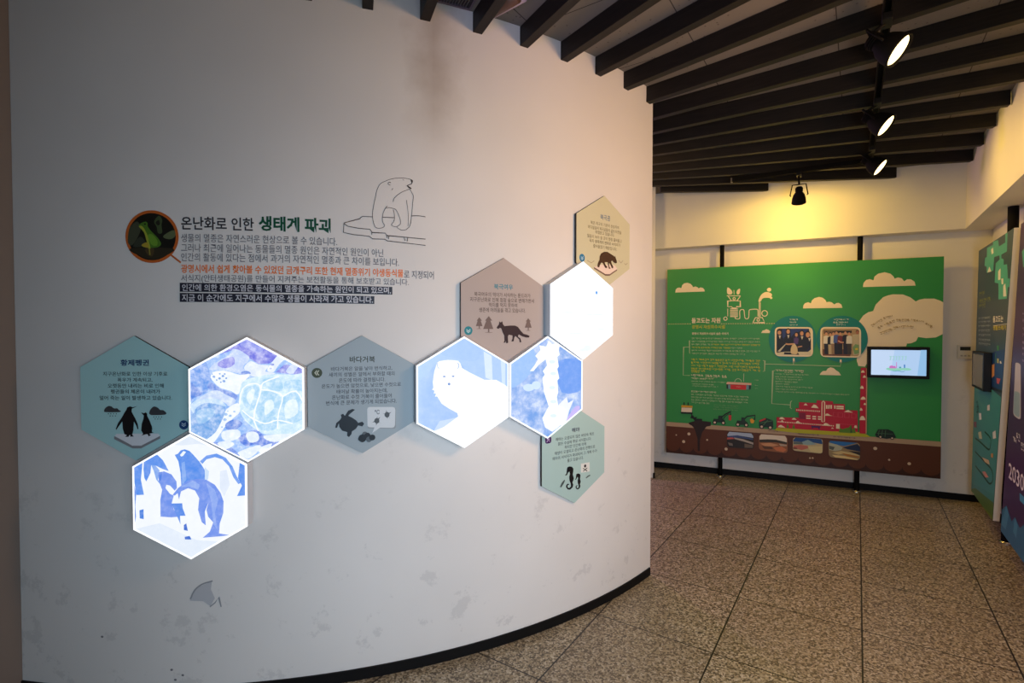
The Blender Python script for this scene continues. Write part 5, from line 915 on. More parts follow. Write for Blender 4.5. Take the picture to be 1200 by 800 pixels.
    ('ground_print', 'p', 180, [-2310, -1369, -2310, -1782, -2299, -1824, -2270, -1859, -2226, -1883, -2174, -1892, -2122, -1883, -2078, -1859, -2048, -1824, -2038, -1782, -2028, -1824, -1998, -1859, -1954, -1883, -1902, -1892, -1850, -1883, -1806, -1859, -1777, -1824, -1766, -1782, -1756, -1824, -1726, -1859, -1682, -1883, -1630, -1892, -1578, -1883, -1534, -1859, -1505, -1824, -1494, -1782, -1484, -1824, -1455, -1859, -1411, -1883, -1359, -1892, -1307, -1883, -1263, -1859, -1233, -1824, -1223, -1782, -1212, -1824, -1183, -1859, -1139, -1883, -1087, -1892, -1035, -1883, -991, -1859, -961, -1824, -951, -1782, -941, -1824, -911, -1859, -867, -1883, -815, -1892, -763, -1883, -719, -1859, -690, -1824, -679, -1782, -669, -1824, -640, -1859, -595, -1883, -543, -1892, -491, -1883, -447, -1859, -418, -1824, -408, -1782, -397, -1824, -368, -1859, -324, -1883, -272, -1892, -220, -1883, -176, -1859, -146, -1824, -136, -1782, -126, -1824, -96, -1859, -52, -1883, 0, -1892, 52, -1883, 96, -1859, 126, -1824, 136, -1782, 146, -1824, 176, -1859, 220, -1883, 272, -1892, 324, -1883, 368, -1859, 397, -1824, 408, -1782, 418, -1824, 447, -1859, 491, -1883, 543, -1892, 595, -1883, 640, -1859, 669, -1824, 679, -1782, 690, -1824, 719, -1859, 763, -1883, 815, -1892, 867, -1883, 911, -1859, 941, -1824, 951, -1782, 961, -1824, 991, -1859, 1035, -1883, 1087, -1892, 1139, -1883, 1183, -1859, 1212, -1824, 1223, -1782, 1233, -1824, 1263, -1859, 1307, -1883, 1359, -1892, 1411, -1883, 1455, -1859, 1484, -1824, 1494, -1782, 1505, -1824, 1534, -1859, 1578, -1883, 1630, -1892, 1682, -1883, 1726, -1859, 1756, -1824, 1766, -1782, 1777, -1824, 1806, -1859, 1850, -1883, 1902, -1892, 1954, -1883, 1998, -1859, 2028, -1824, 2038, -1782, 2048, -1824, 2078, -1859, 2122, -1883, 2174, -1892, 2226, -1883, 2270, -1859, 2299, -1824, 2310, -1782, 2310, -1369]),
    ('ground_print', 'p', 181, [-2091, -1545, -2091, -1542, -2093, -1538, -2095, -1535, -2098, -1533, -2102, -1531, -2105, -1531, -2109, -1531, -2113, -1533, -2116, -1535, -2118, -1538, -2119, -1542, -2120, -1545, -2119, -1549, -2118, -1553, -2116, -1556, -2113, -1558, -2109, -1559, -2105, -1560, -2102, -1559, -2098, -1558, -2095, -1556, -2093, -1553, -2091, -1549]),
    ('ground_print', 'p', 181, [-1823, -1500, -1824, -1493, -1827, -1485, -1831, -1479, -1838, -1474, -1845, -1471, -1853, -1470, -1861, -1471, -1868, -1474, -1874, -1479, -1879, -1485, -1882, -1493, -1883, -1500, -1882, -1508, -1879, -1516, -1874, -1522, -1868, -1527, -1861, -1530, -1853, -1531, -1845, -1530, -1838, -1527, -1831, -1522, -1827, -1516, -1824, -1508]),
    ('ground_print', 'p', 181, [-1927, -1671, -1928, -1663, -1931, -1656, -1935, -1649, -1942, -1644, -1949, -1641, -1957, -1640, -1965, -1641, -1972, -1644, -1979, -1649, -1983, -1656, -1986, -1663, -1988, -1671, -1986, -1679, -1983, -1686, -1979, -1692, -1972, -1697, -1965, -1700, -1957, -1701, -1949, -1700, -1942, -1697, -1935, -1692, -1931, -1686, -1928, -1679]),
    ('ground_print', 'p', 181, [-1480, -1593, -1480, -1589, -1482, -1585, -1485, -1581, -1488, -1578, -1493, -1576, -1497, -1576, -1502, -1576, -1506, -1578, -1510, -1581, -1513, -1585, -1514, -1589, -1515, -1593, -1514, -1598, -1513, -1602, -1510, -1606, -1506, -1609, -1502, -1610, -1497, -1611, -1493, -1610, -1488, -1609, -1485, -1606, -1482, -1602, -1480, -1598]),
    ('ground_print', 'p', 181, [-1107, -1747, -1108, -1739, -1111, -1732, -1115, -1726, -1122, -1721, -1129, -1718, -1136, -1717, -1144, -1718, -1151, -1721, -1157, -1726, -1162, -1732, -1165, -1739, -1166, -1747, -1165, -1754, -1162, -1761, -1157, -1768, -1151, -1772, -1144, -1775, -1136, -1776, -1129, -1775, -1122, -1772, -1115, -1768, -1111, -1761, -1108, -1754]),
    ('ground_print', 'p', 181, [1391, -1491, 1390, -1483, 1387, -1476, 1383, -1470, 1377, -1466, 1369, -1463, 1362, -1462, 1354, -1463, 1347, -1466, 1341, -1470, 1337, -1476, 1334, -1483, 1333, -1491, 1334, -1498, 1337, -1505, 1341, -1512, 1347, -1516, 1354, -1519, 1362, -1520, 1369, -1519, 1377, -1516, 1383, -1512, 1387, -1505, 1390, -1498]),
    ('ground_print', 'p', 181, [1590, -1676, 1589, -1672, 1588, -1668, 1585, -1664, 1581, -1661, 1577, -1659, 1573, -1659, 1568, -1659, 1564, -1661, 1560, -1664, 1557, -1668, 1556, -1672, 1555, -1676, 1556, -1681, 1557, -1685, 1560, -1689, 1564, -1691, 1568, -1693, 1573, -1694, 1577, -1693, 1581, -1691, 1585, -1689, 1588, -1685, 1589, -1681]),
    ('ground_print', 'p', 181, [1891, -1714, 1890, -1707, 1888, -1701, 1884, -1695, 1878, -1691, 1872, -1689, 1865, -1688, 1859, -1689, 1853, -1691, 1847, -1695, 1843, -1701, 1841, -1707, 1840, -1714, 1841, -1720, 1843, -1727, 1847, -1732, 1853, -1736, 1859, -1739, 1865, -1739, 1872, -1739, 1878, -1736, 1884, -1732, 1888, -1727, 1890, -1720]),
    ('ground_print', 'p', 181, [351, -1774, 351, -1770, 349, -1767, 347, -1764, 344, -1761, 340, -1760, 336, -1759, 332, -1760, 329, -1761, 325, -1764, 323, -1767, 321, -1770, 321, -1774, 321, -1778, 323, -1782, 325, -1785, 329, -1788, 332, -1789, 336, -1790, 340, -1789, 344, -1788, 347, -1785, 349, -1782, 351, -1778]),
    ('ground_print', 'p', 181, [396, -1770, 396, -1766, 394, -1762, 392, -1759, 389, -1756, 385, -1755, 381, -1754, 377, -1755, 373, -1756, 370, -1759, 368, -1762, 366, -1766, 366, -1770, 366, -1774, 368, -1777, 370, -1781, 373, -1783, 377, -1784, 381, -1785, 385, -1784, 389, -1783, 392, -1781, 394, -1777, 396, -1774]),
    ('ground_print', 'p', 181, [324, -1640, 323, -1635, 321, -1630, 319, -1627, 315, -1624, 310, -1622, 306, -1621, 301, -1622, 296, -1624, 293, -1627, 290, -1630, 288, -1635, 287, -1640, 288, -1644, 290, -1649, 293, -1653, 296, -1656, 301, -1657, 306, -1658, 310, -1657, 315, -1656, 319, -1653, 321, -1649, 323, -1644]),
    ('sinkhole_print', 'p', 182, [-1863, -1269, -1746, -1225, -1729, -1188, -1596, -1187, -1596, -1210, -1423, -1218, -1431, -1298, -1513, -1322, -1594, -1443, -1634, -1606, -1638, -1837, -1678, -1841, -1685, -1575, -1744, -1384, -1795, -1326, -1854, -1295]),
    ('sinkhole_print', 'p', 183, [-1827, -1168, -1805, -1095, -1763, -1119, -1755, -1145, -1688, -1132, -1713, -1169, -1596, -1169, -1596, -1196, -1737, -1224, -1771, -1182]),
    ('tank_print', 'p', 184, [-2004, -909, -1788, -909, -1787, -952, -2010, -953]),
    ('tank_print', 'p', 185, [-2003, -959, -1794, -956, -1799, -1046, -2009, -1050]),
    ('tank_print', 'p', 186, [-2022, -1054, -1780, -1048, -1786, -1085, -1799, -1113, -1818, -1081, -2009, -1087]),
    ('tank_print', 'p', 186, [-1966, -849, -1940, -848, -1943, -908, -1962, -909]),
    ('tank_print', 'p', 186, [-1886, -848, -1861, -846, -1864, -907, -1883, -908]),
    ('vehicle_print', 'p', 187, [-1391, -1207, -1375, -1148, -1294, -1147, -1286, -1077, -1214, -1077, -1209, -1141, -1165, -1164, -1165, -1212, -1382, -1224]),
    ('vehicle_print', 's', 188, [-1238, -1120, -1158, -1042, -1055, -980, -1063, -1053], 12.1),
    ('vehicle_print', 's', 188, [-1205, -1149, -1150, -1076, -1095, -1029], 6.9),
    ('vehicle_print', 'p', 189, [-1098, -1055, -1044, -1055, -1049, -1159, -1094, -1159]),
    ('vehicle_print', 'p', 190, [-1315, -1225, -1316, -1215, -1320, -1205, -1326, -1197, -1335, -1190, -1344, -1186, -1355, -1185, -1365, -1186, -1375, -1190, -1383, -1197, -1390, -1205, -1394, -1215, -1395, -1225, -1394, -1235, -1390, -1245, -1383, -1254, -1375, -1260, -1365, -1264, -1355, -1265, -1344, -1264, -1335, -1260, -1326, -1254, -1320, -1245, -1316, -1235]),
    ('vehicle_print', 'p', 191, [-1333, -1225, -1333, -1219, -1336, -1214, -1339, -1209, -1344, -1206, -1349, -1204, -1355, -1203, -1361, -1204, -1366, -1206, -1370, -1209, -1374, -1214, -1376, -1219, -1377, -1225, -1376, -1231, -1374, -1236, -1370, -1241, -1366, -1244, -1361, -1246, -1355, -1247, -1349, -1246, -1344, -1244, -1339, -1241, -1336, -1236, -1333, -1231]),
    ('vehicle_print', 'p', 190, [-1154, -1222, -1155, -1211, -1159, -1202, -1165, -1193, -1174, -1187, -1183, -1183, -1194, -1182, -1204, -1183, -1213, -1187, -1222, -1193, -1228, -1202, -1232, -1211, -1233, -1222, -1232, -1232, -1228, -1242, -1222, -1250, -1213, -1256, -1204, -1260, -1194, -1262, -1183, -1260, -1174, -1256, -1165, -1250, -1159, -1242, -1155, -1232]),
    ('vehicle_print', 'p', 191, [-1172, -1222, -1172, -1216, -1174, -1211, -1178, -1206, -1183, -1203, -1188, -1200, -1194, -1200, -1199, -1200, -1205, -1203, -1209, -1206, -1213, -1211, -1215, -1216, -1215, -1222, -1215, -1227, -1213, -1233, -1209, -1237, -1205, -1241, -1199, -1243, -1194, -1244, -1188, -1243, -1183, -1241, -1178, -1237, -1174, -1233, -1172, -1227]),
    ('vehicle_print#2', 'p', 187, [-954, -1217, -939, -1151, -865, -1150, -858, -1081, -804, -1086, -792, -1145, -741, -1184, -748, -1227, -943, -1237]),
    ('vehicle_print#2', 's', 188, [-803, -1111, -757, -1057, -612, -1025, -623, -1115], 11.0),
    ('vehicle_print#2', 'p', 192, [-706, -1116, -672, -1090, -623, -1132, -641, -1185, -687, -1188]),
    ('vehicle_print#2', 'p', 190, [-884, -1232, -886, -1222, -890, -1212, -896, -1204, -904, -1198, -914, -1194, -924, -1192, -934, -1194, -944, -1198, -952, -1204, -958, -1212, -962, -1222, -964, -1232, -962, -1242, -958, -1252, -952, -1260, -944, -1266, -934, -1270, -924, -1271, -914, -1270, -904, -1266, -896, -1260, -890, -1252, -886, -1242]),
    ('vehicle_print#2', 'p', 191, [-902, -1232, -903, -1226, -905, -1221, -909, -1217, -913, -1213, -918, -1211, -924, -1210, -930, -1211, -935, -1213, -939, -1217, -943, -1221, -945, -1226, -946, -1232, -945, -1238, -943, -1243, -939, -1247, -935, -1251, -930, -1253, -924, -1254, -918, -1253, -913, -1251, -909, -1247, -905, -1243, -903, -1238]),
    ('vehicle_print#2', 'p', 190, [-732, -1232, -733, -1222, -737, -1212, -744, -1204, -752, -1198, -761, -1194, -771, -1193, -781, -1194, -791, -1198, -799, -1204, -805, -1212, -809, -1222, -811, -1232, -809, -1242, -805, -1252, -799, -1260, -791, -1266, -781, -1270, -771, -1271, -761, -1270, -752, -1266, -744, -1260, -737, -1252, -733, -1242]),
    ('vehicle_print#2', 'p', 191, [-750, -1232, -750, -1227, -753, -1221, -756, -1217, -761, -1213, -766, -1211, -771, -1210, -777, -1211, -782, -1213, -787, -1217, -790, -1221, -792, -1227, -793, -1232, -792, -1238, -790, -1243, -787, -1247, -782, -1251, -777, -1253, -771, -1254, -766, -1253, -761, -1251, -756, -1247, -753, -1243, -750, -1238]),
    ('vehicle_print#3', 'p', 187, [-542, -1221, -540, -1126, -416, -1066, -298, -1102, -291, -1246, -528, -1246]),
    ('vehicle_print#3', 'p', 189, [-540, -1120, -430, -1067, -422, -1092, -534, -1151]),
    ('vehicle_print#3', 's', 193, [-523, -1172, -304, -1109], 4.7),
    ('vehicle_print#3', 's', 193, [-471, -1216, -388, -1099], 4.7),
    ('vehicle_print#3', 'p', 190, [-453, -1243, -454, -1232, -458, -1222, -465, -1214, -473, -1207, -483, -1203, -494, -1202, -504, -1203, -514, -1207, -523, -1214, -529, -1222, -534, -1232, -535, -1243, -534, -1254, -529, -1264, -523, -1272, -514, -1279, -504, -1283, -494, -1284, -483, -1283, -473, -1279, -465, -1272, -458, -1264, -454, -1254]),
    ('vehicle_print#3', 'p', 191, [-471, -1243, -472, -1237, -474, -1232, -478, -1227, -483, -1223, -488, -1221, -494, -1220, -500, -1221, -505, -1223, -510, -1227, -513, -1232, -516, -1237, -516, -1243, -516, -1249, -513, -1254, -510, -1259, -505, -1263, -500, -1265, -494, -1266, -488, -1265, -483, -1263, -478, -1259, -474, -1254, -472, -1249]),
    ('vehicle_print#3', 'p', 190, [-304, -1247, -305, -1236, -309, -1226, -315, -1218, -324, -1211, -334, -1207, -344, -1206, -355, -1207, -365, -1211, -373, -1218, -380, -1226, -384, -1236, -385, -1247, -384, -1257, -380, -1267, -373, -1276, -365, -1282, -355, -1286, -344, -1288, -334, -1286, -324, -1282, -315, -1276, -309, -1267, -305, -1257]),
    ('vehicle_print#3', 'p', 191, [-322, -1247, -323, -1241, -325, -1236, -328, -1231, -333, -1227, -339, -1225, -344, -1224, -350, -1225, -356, -1227, -360, -1231, -364, -1236, -366, -1241, -367, -1247, -366, -1253, -364, -1258, -360, -1263, -356, -1266, -350, -1269, -344, -1269, -339, -1269, -333, -1266, -328, -1263, -325, -1258, -323, -1253]),
    ('vehicle_print#4', 'p', 194, [1354, -1243, 1401, -1137, 1549, -1125, 1625, -1162, 1669, -1265, 1527, -1301, 1383, -1284]),
    ('vehicle_print#4', 's', 195, [1418, -1150, 1402, -1253], 4.4),
    ('vehicle_print#4', 's', 195, [1466, -1146, 1450, -1264], 4.4),
    ('vehicle_print#4', 's', 195, [1513, -1142, 1503, -1268], 4.4),
    ('vehicle_print#4', 's', 195, [1382, -1211, 1621, -1206], 4.3),
    ('vehicle_print#4', 'p', 190, [1462, -1274, 1461, -1267, 1459, -1261, 1455, -1255, 1449, -1251, 1443, -1249, 1436, -1248, 1429, -1249, 1423, -1251, 1418, -1255, 1413, -1261, 1411, -1267, 1410, -1274, 1411, -1281, 1413, -1287, 1418, -1292, 1423, -1297, 1429, -1299, 1436, -1300, 1443, -1299, 1449, -1297, 1455, -1292, 1459, -1287, 1461, -1281]),
    ('vehicle_print#4', 'p', 191, [1451, -1274, 1450, -1270, 1449, -1267, 1446, -1264, 1443, -1261, 1440, -1260, 1436, -1259, 1432, -1260, 1429, -1261, 1426, -1264, 1424, -1267, 1422, -1270, 1422, -1274, 1422, -1278, 1424, -1281, 1426, -1284, 1429, -1286, 1432, -1288, 1436, -1288, 1440, -1288, 1443, -1286, 1446, -1284, 1449, -1281, 1450, -1278]),
    ('vehicle_print#4', 'p', 190, [1636, -1282, 1635, -1275, 1632, -1269, 1628, -1263, 1623, -1259, 1617, -1257, 1610, -1256, 1603, -1257, 1597, -1259, 1592, -1263, 1587, -1269, 1585, -1275, 1584, -1282, 1585, -1288, 1587, -1295, 1592, -1300, 1597, -1304, 1603, -1307, 1610, -1308, 1617, -1307, 1623, -1304, 1628, -1300, 1632, -1295, 1635, -1288]),
    ('vehicle_print#4', 'p', 191, [1624, -1282, 1624, -1278, 1622, -1275, 1620, -1272, 1617, -1269, 1614, -1268, 1610, -1267, 1606, -1268, 1603, -1269, 1600, -1272, 1598, -1275, 1596, -1278, 1596, -1282, 1596, -1285, 1598, -1289, 1600, -1292, 1603, -1294, 1606, -1296, 1610, -1296, 1614, -1296, 1617, -1294, 1620, -1292, 1622, -1289, 1624, -1285]),
    ('caption_lettering#3', 'm', 196, [-926, -1311, -825, -1315], 12.0),
    ('caption_lettering#4', 'm', 196, [-382, -1306, -205, -1318], 12.7),
    ('caption_lettering#5', 'm', 196, [123, -1321, 472, -1332], 12.4),
    ('caption_lettering#6', 'm', 196, [711, -1329, 1060, -1336], 12.1),
    ('factory_print', 'p', 197, [-276, -1297, -222, -1233, 94, -1227, 702, -1225, 893, -1223, 1094, -1213, 1208, -1234, 1297, -1294, 850, -1303, 95, -1314]),
    ('factory_print', 'p', 198, [-236, -1035, 147, -1018, 138, -912, 88, -906, 87, -839, 142, -835, 144, -719, 431, -720, 434, -664, 696, -673, 699, -718, 884, -714, 888, -824, 1084, -818, 1094, -1210, 702, -1234, -234, -1239]),
    ('factory_print', 'p', 199, [146, -919, 254, -915, 255, -1040, 147, -1039]),
    ('factory_print', 'p', 200, [344, -1152, 510, -1153, 493, -1181, 481, -1229, 462, -1189, 379, -1188, 369, -1231, 359, -1186]),
    ('factory_print', 'd', 128, [99, -872, 501, -873], 12.4, 13, 0.55),
    ('factory_print', 'd', 128, [-215, -1120, 728, -1129], 10.6, 31, 0.55),
    ('factory_print', 'p', 128, [265, -964, 335, -962, 336, -985, 265, -987]),
    ('factory_print', 'p', 128, [265, -1006, 336, -1005, 336, -1027, 266, -1029]),
    ('factory_print', 'p', 128, [366, -967, 427, -966, 427, -989, 366, -990]),
    ('factory_print', 'p', 128, [366, -1009, 427, -1008, 427, -1031, 367, -1032]),
    ('factory_print', 'p', 128, [457, -966, 508, -966, 508, -989, 457, -989]),
    ('factory_print', 'p', 128, [457, -1008, 509, -1008, 509, -1031, 458, -1031]),
    ('factory_print', 's', 128, [521, -1065, 520, -697, 542, -672, 562, -695, 563, -1065, 521, -1065], 7.0),
    ('factory_print', 'd', 128, [585, -781, 611, -781], 34.8, 1, 0.95),
    ('factory_print', 'd', 128, [621, -778, 646, -779], 34.8, 1, 0.95),
    ('factory_print', 'd', 128, [657, -776, 682, -776], 34.7, 1, 0.95),
    ('factory_print', 'p', 128, [714, -747, 741, -747, 741, -809, 715, -807]),
    ('factory_print', 'p', 128, [753, -748, 867, -747, 865, -811, 753, -812]),
    ('factory_print', 's', 198, [753, -781, 866, -780], 4.3),
    ('factory_print', 's', 201, [705, -877, 779, -877, 777, -955, 706, -954, 705, -877, 779, -877], 3.5),
    ('factory_print', 's', 201, [779, -881, 852, -881, 850, -959, 780, -957, 779, -881, 852, -881], 3.4),
    ('factory_print', 's', 201, [881, -883, 954, -883, 952, -960, 882, -958, 881, -883, 954, -883], 3.4),
    ('factory_print', 's', 201, [990, -885, 1062, -886, 1060, -963, 991, -961, 990, -885, 1062, -886], 3.4),
    ('factory_print', 'p', 128, [221, -773, 236, -746, 259, -736, 287, -773]),
    ('factory_print', 'p', 128, [341, -810, 367, -777, 385, -747, 420, -756, 443, -781, 467, -816]),
    ('factory_print', 'p', 128, [874, -859, 910, -829, 939, -815, 975, -842, 1016, -860]),
    ('factory_print', 'p', 128, [574, -947, 582, -912, 617, -904, 654, -933, 699, -944]),
    ('factory_print', 'p', 128, [-194, -1068, -168, -1030, -136, -1024, -112, -1049, -83, -1069]),
    ('factory_print', 'p', 128, [24, -1061, 42, -1033, 69, -1027, 108, -1060]),
    ('factory_print', 'p', 128, [83, -1130, 101, -1096, 127, -1077, 163, -1106, 187, -1125]),
    ('factory_print', 'p', 128, [534, -1137, 559, -1097, 593, -1080, 634, -1109, 671, -1130]),
    ('factory_print', 'p', 128, [-215, -1225, -190, -1190, -158, -1179, -118, -1203, -81, -1229]),
    ('factory_print', 'p', 128, [-167, -1116, -140, -1078, -114, -1121]),
    ('factory_print', 'p', 128, [672, -1184, 689, -1160, 719, -1180]),
    ('factory_print', 'p', 128, [1029, -1138, 1043, -1094, 1072, -1095, 1079, -1143]),
    ('factory_print', 'p', 128, [752, -1086, 809, -1086, 808, -1178, 750, -1176]),
    ('factory_print', 'p', 202, [-66, -1227, -45, -1129, -25, -1228]),
    ('factory_print', 'p', 202, [32, -1230, 56, -1141, 82, -1230]),
    ('factory_print', 'p', 202, [794, -1242, 816, -1155, 849, -1182, 906, -1156, 953, -1139, 985, -1078, 1005, -1183, 1036, -1125, 1059, -1233, 965, -1241]),
    ('factory_print', 'p', 203, [973, -1237, 985, -1078, 1006, -1238]),
    ('factory_print', 's', 204, [581, -1086, 1079, -1083], 3.4),
    ('chimney_print', 'p', 198, [1122, -29, 1203, -26, 1208, -1235, 1117, -1234]),
    ('chimney_print', 's', 205, [1215, -38, 1218, -1228], 7.3),
    ('chimney_print', 'p', 128, [1125, -120, 1131, -99, 1146, -78, 1163, -77, 1178, -97, 1184, -118]),
    ('chimney_print', 'p', 128, [1156, -210, 1161, -189, 1173, -168, 1187, -167, 1200, -187, 1205, -208]),
    ('chimney_print', 'p', 128, [1114, -414, 1120, -387, 1134, -360, 1152, -360, 1167, -385, 1173, -411]),
    ('chimney_print', 'p', 128, [1124, -614, 1132, -587, 1153, -559, 1178, -558, 1199, -583, 1207, -609]),
    ('chimney_print', 'p', 128, [1172, -708, 1176, -690, 1185, -672, 1197, -671, 1207, -688, 1211, -706]),
    ('chimney_print', 'p', 128, [1114, -815, 1118, -791, 1129, -767, 1142, -766, 1154, -789, 1159, -812]),
    ('chimney_print', 'p', 128, [1112, -992, 1120, -953, 1143, -913, 1171, -911, 1195, -948, 1205, -985]),
    ('photo_print#3', 'p', 206, [-1120, -1453, -1116, -1422, -1104, -1400, -1084, -1387, -1056, -1383, -701, -1383, -674, -1387, -654, -1400, -641, -1422, -636, -1452, -630, -1625, -632, -1655, -643, -1677, -662, -1690, -689, -1695, -1057, -1701, -1085, -1697, -1105, -1684, -1117, -1662, -1121, -1631]),
    ('photo_print#3', 'p', 207, [-1081, -1389, -677, -1389, -641, -1445, -640, -1476, -876, -1452, -1111, -1478, -1115, -1446]),
    ('photo_print#3', 'p', 208, [-1111, -1478, -925, -1446, -649, -1489, -644, -1514, -875, -1496, -1111, -1510]),
    ('photo_print#3', 'p', 209, [-1120, -1510, -1022, -1497, -972, -1522, -1121, -1548]),
    ('photo_print#3', 'p', 210, [-997, -1497, -826, -1515, -641, -1569, -640, -1607, -825, -1559, -972, -1528]),
    ('photo_print#3', 'p', 211, [-800, -1602, -644, -1619, -652, -1675, -798, -1684]),
    ('photo_print#3', 'p', 212, [-1106, -1606, -1021, -1618, -1011, -1668, -1081, -1663]),
    ('photo_print#4', 'p', 213, [-541, -1453, -537, -1423, -525, -1401, -506, -1387, -478, -1383, -116, -1379, -87, -1384, -66, -1398, -52, -1421, -47, -1454, -41, -1645, -44, -1678, -55, -1701, -75, -1714, -104, -1718, -481, -1704, -509, -1698, -528, -1684, -539, -1662, -543, -1631]),
    ('photo_print#4', 'p', 214, [-501, -1389, -88, -1386, -57, -1440, -55, -1515, -242, -1480, -391, -1492, -532, -1510, -531, -1431]),
    ('photo_print#4', 'p', 215, [-532, -1498, -391, -1479, -242, -1473, -55, -1508, -54, -1549, -241, -1527, -391, -1538, -532, -1549]),
    ('photo_print#4', 'p', 216, [-517, -1574, -340, -1545, -191, -1574, -290, -1612, -441, -1615]),
    ('photo_print#4', 'p', 217, [-289, -1628, -141, -1598, -60, -1651, -113, -1704, -238, -1686]),
    ('photo_print#4', 'p', 218, [-492, -1620, -315, -1618, -289, -1665, -441, -1673]),
    ('photo_print#4', 'p', 219, [-191, -1547, -58, -1556, -57, -1583, -166, -1588]),
    ('photo_print#5', 'p', 220, [49, -1457, 52, -1432, 61, -1414, 77, -1403, 98, -1399, 487, -1389, 510, -1392, 527, -1403, 537, -1422, 540, -1449, 540, -1608, 537, -1635, 527, -1654, 510, -1665, 487, -1668, 94, -1657, 73, -1653, 58, -1642, 49, -1624, 47, -1599]),
    ('photo_print#5', 'p', 221, [89, -1400, 516, -1394, 535, -1458, 535, -1489, 395, -1474, 297, -1434, 198, -1476, 53, -1482, 54, -1452]),
    ('photo_print#5', 'p', 222, [198, -1476, 297, -1426, 370, -1463, 443, -1501, 296, -1528, 198, -1518]),
    ('photo_print#5', 'p', 223, [58, -1487, 198, -1476, 222, -1523, 58, -1533]),
    ('photo_print#5', 'p', 224, [57, -1559, 173, -1533, 296, -1544, 306, -1587, 197, -1633, 57, -1605]),
    ('photo_print#5', 'p', 225, [296, -1555, 530, -1528, 530, -1655, 345, -1650]),
    ('photo_print#5', 'p', 226, [47, -1599, 107, -1590, 127, -1621, 56, -1625]),
    ('photo_print#6', 'p', 227, [632, -1480, 635, -1450, 645, -1429, 662, -1417, 687, -1412, 1067, -1412, 1093, -1416, 1111, -1429, 1123, -1451, 1127, -1482, 1131, -1659, 1128, -1690, 1117, -1711, 1099, -1724, 1074, -1728, 698, -1720, 673, -1715, 655, -1702, 643, -1681, 639, -1651]),
    ('photo_print#6', 'p', 228, [660, -1412, 1087, -1412, 883, -1493, 783, -1480, 641, -1443]),
    ('photo_print#6', 'p', 229, [859, -1518, 1087, -1431, 1127, -1475, 1129, -1571, 933, -1544]),
    ('photo_print#6', 'p', 230, [641, -1449, 773, -1474, 859, -1518, 835, -1568, 737, -1598, 646, -1584]),
    ('photo_print#6', 'p', 231, [643, -1504, 734, -1523, 706, -1585, 646, -1566]),
    ('photo_print#6', 'p', 232, [688, -1628, 836, -1586, 1120, -1621, 1121, -1653, 887, -1631, 789, -1660]),
    ('photo_print#6', 'p', 233, [837, -1624, 985, -1638, 1121, -1666, 1122, -1685, 937, -1675]),
    ('photo_print#6', 'p', 234, [944, -1569, 1129, -1577, 1130, -1640, 1033, -1607]),
    ('photo_print#6', 'p', 235, [689, -1671, 888, -1674, 1108, -1713, 1084, -1728, 741, -1715]),
]
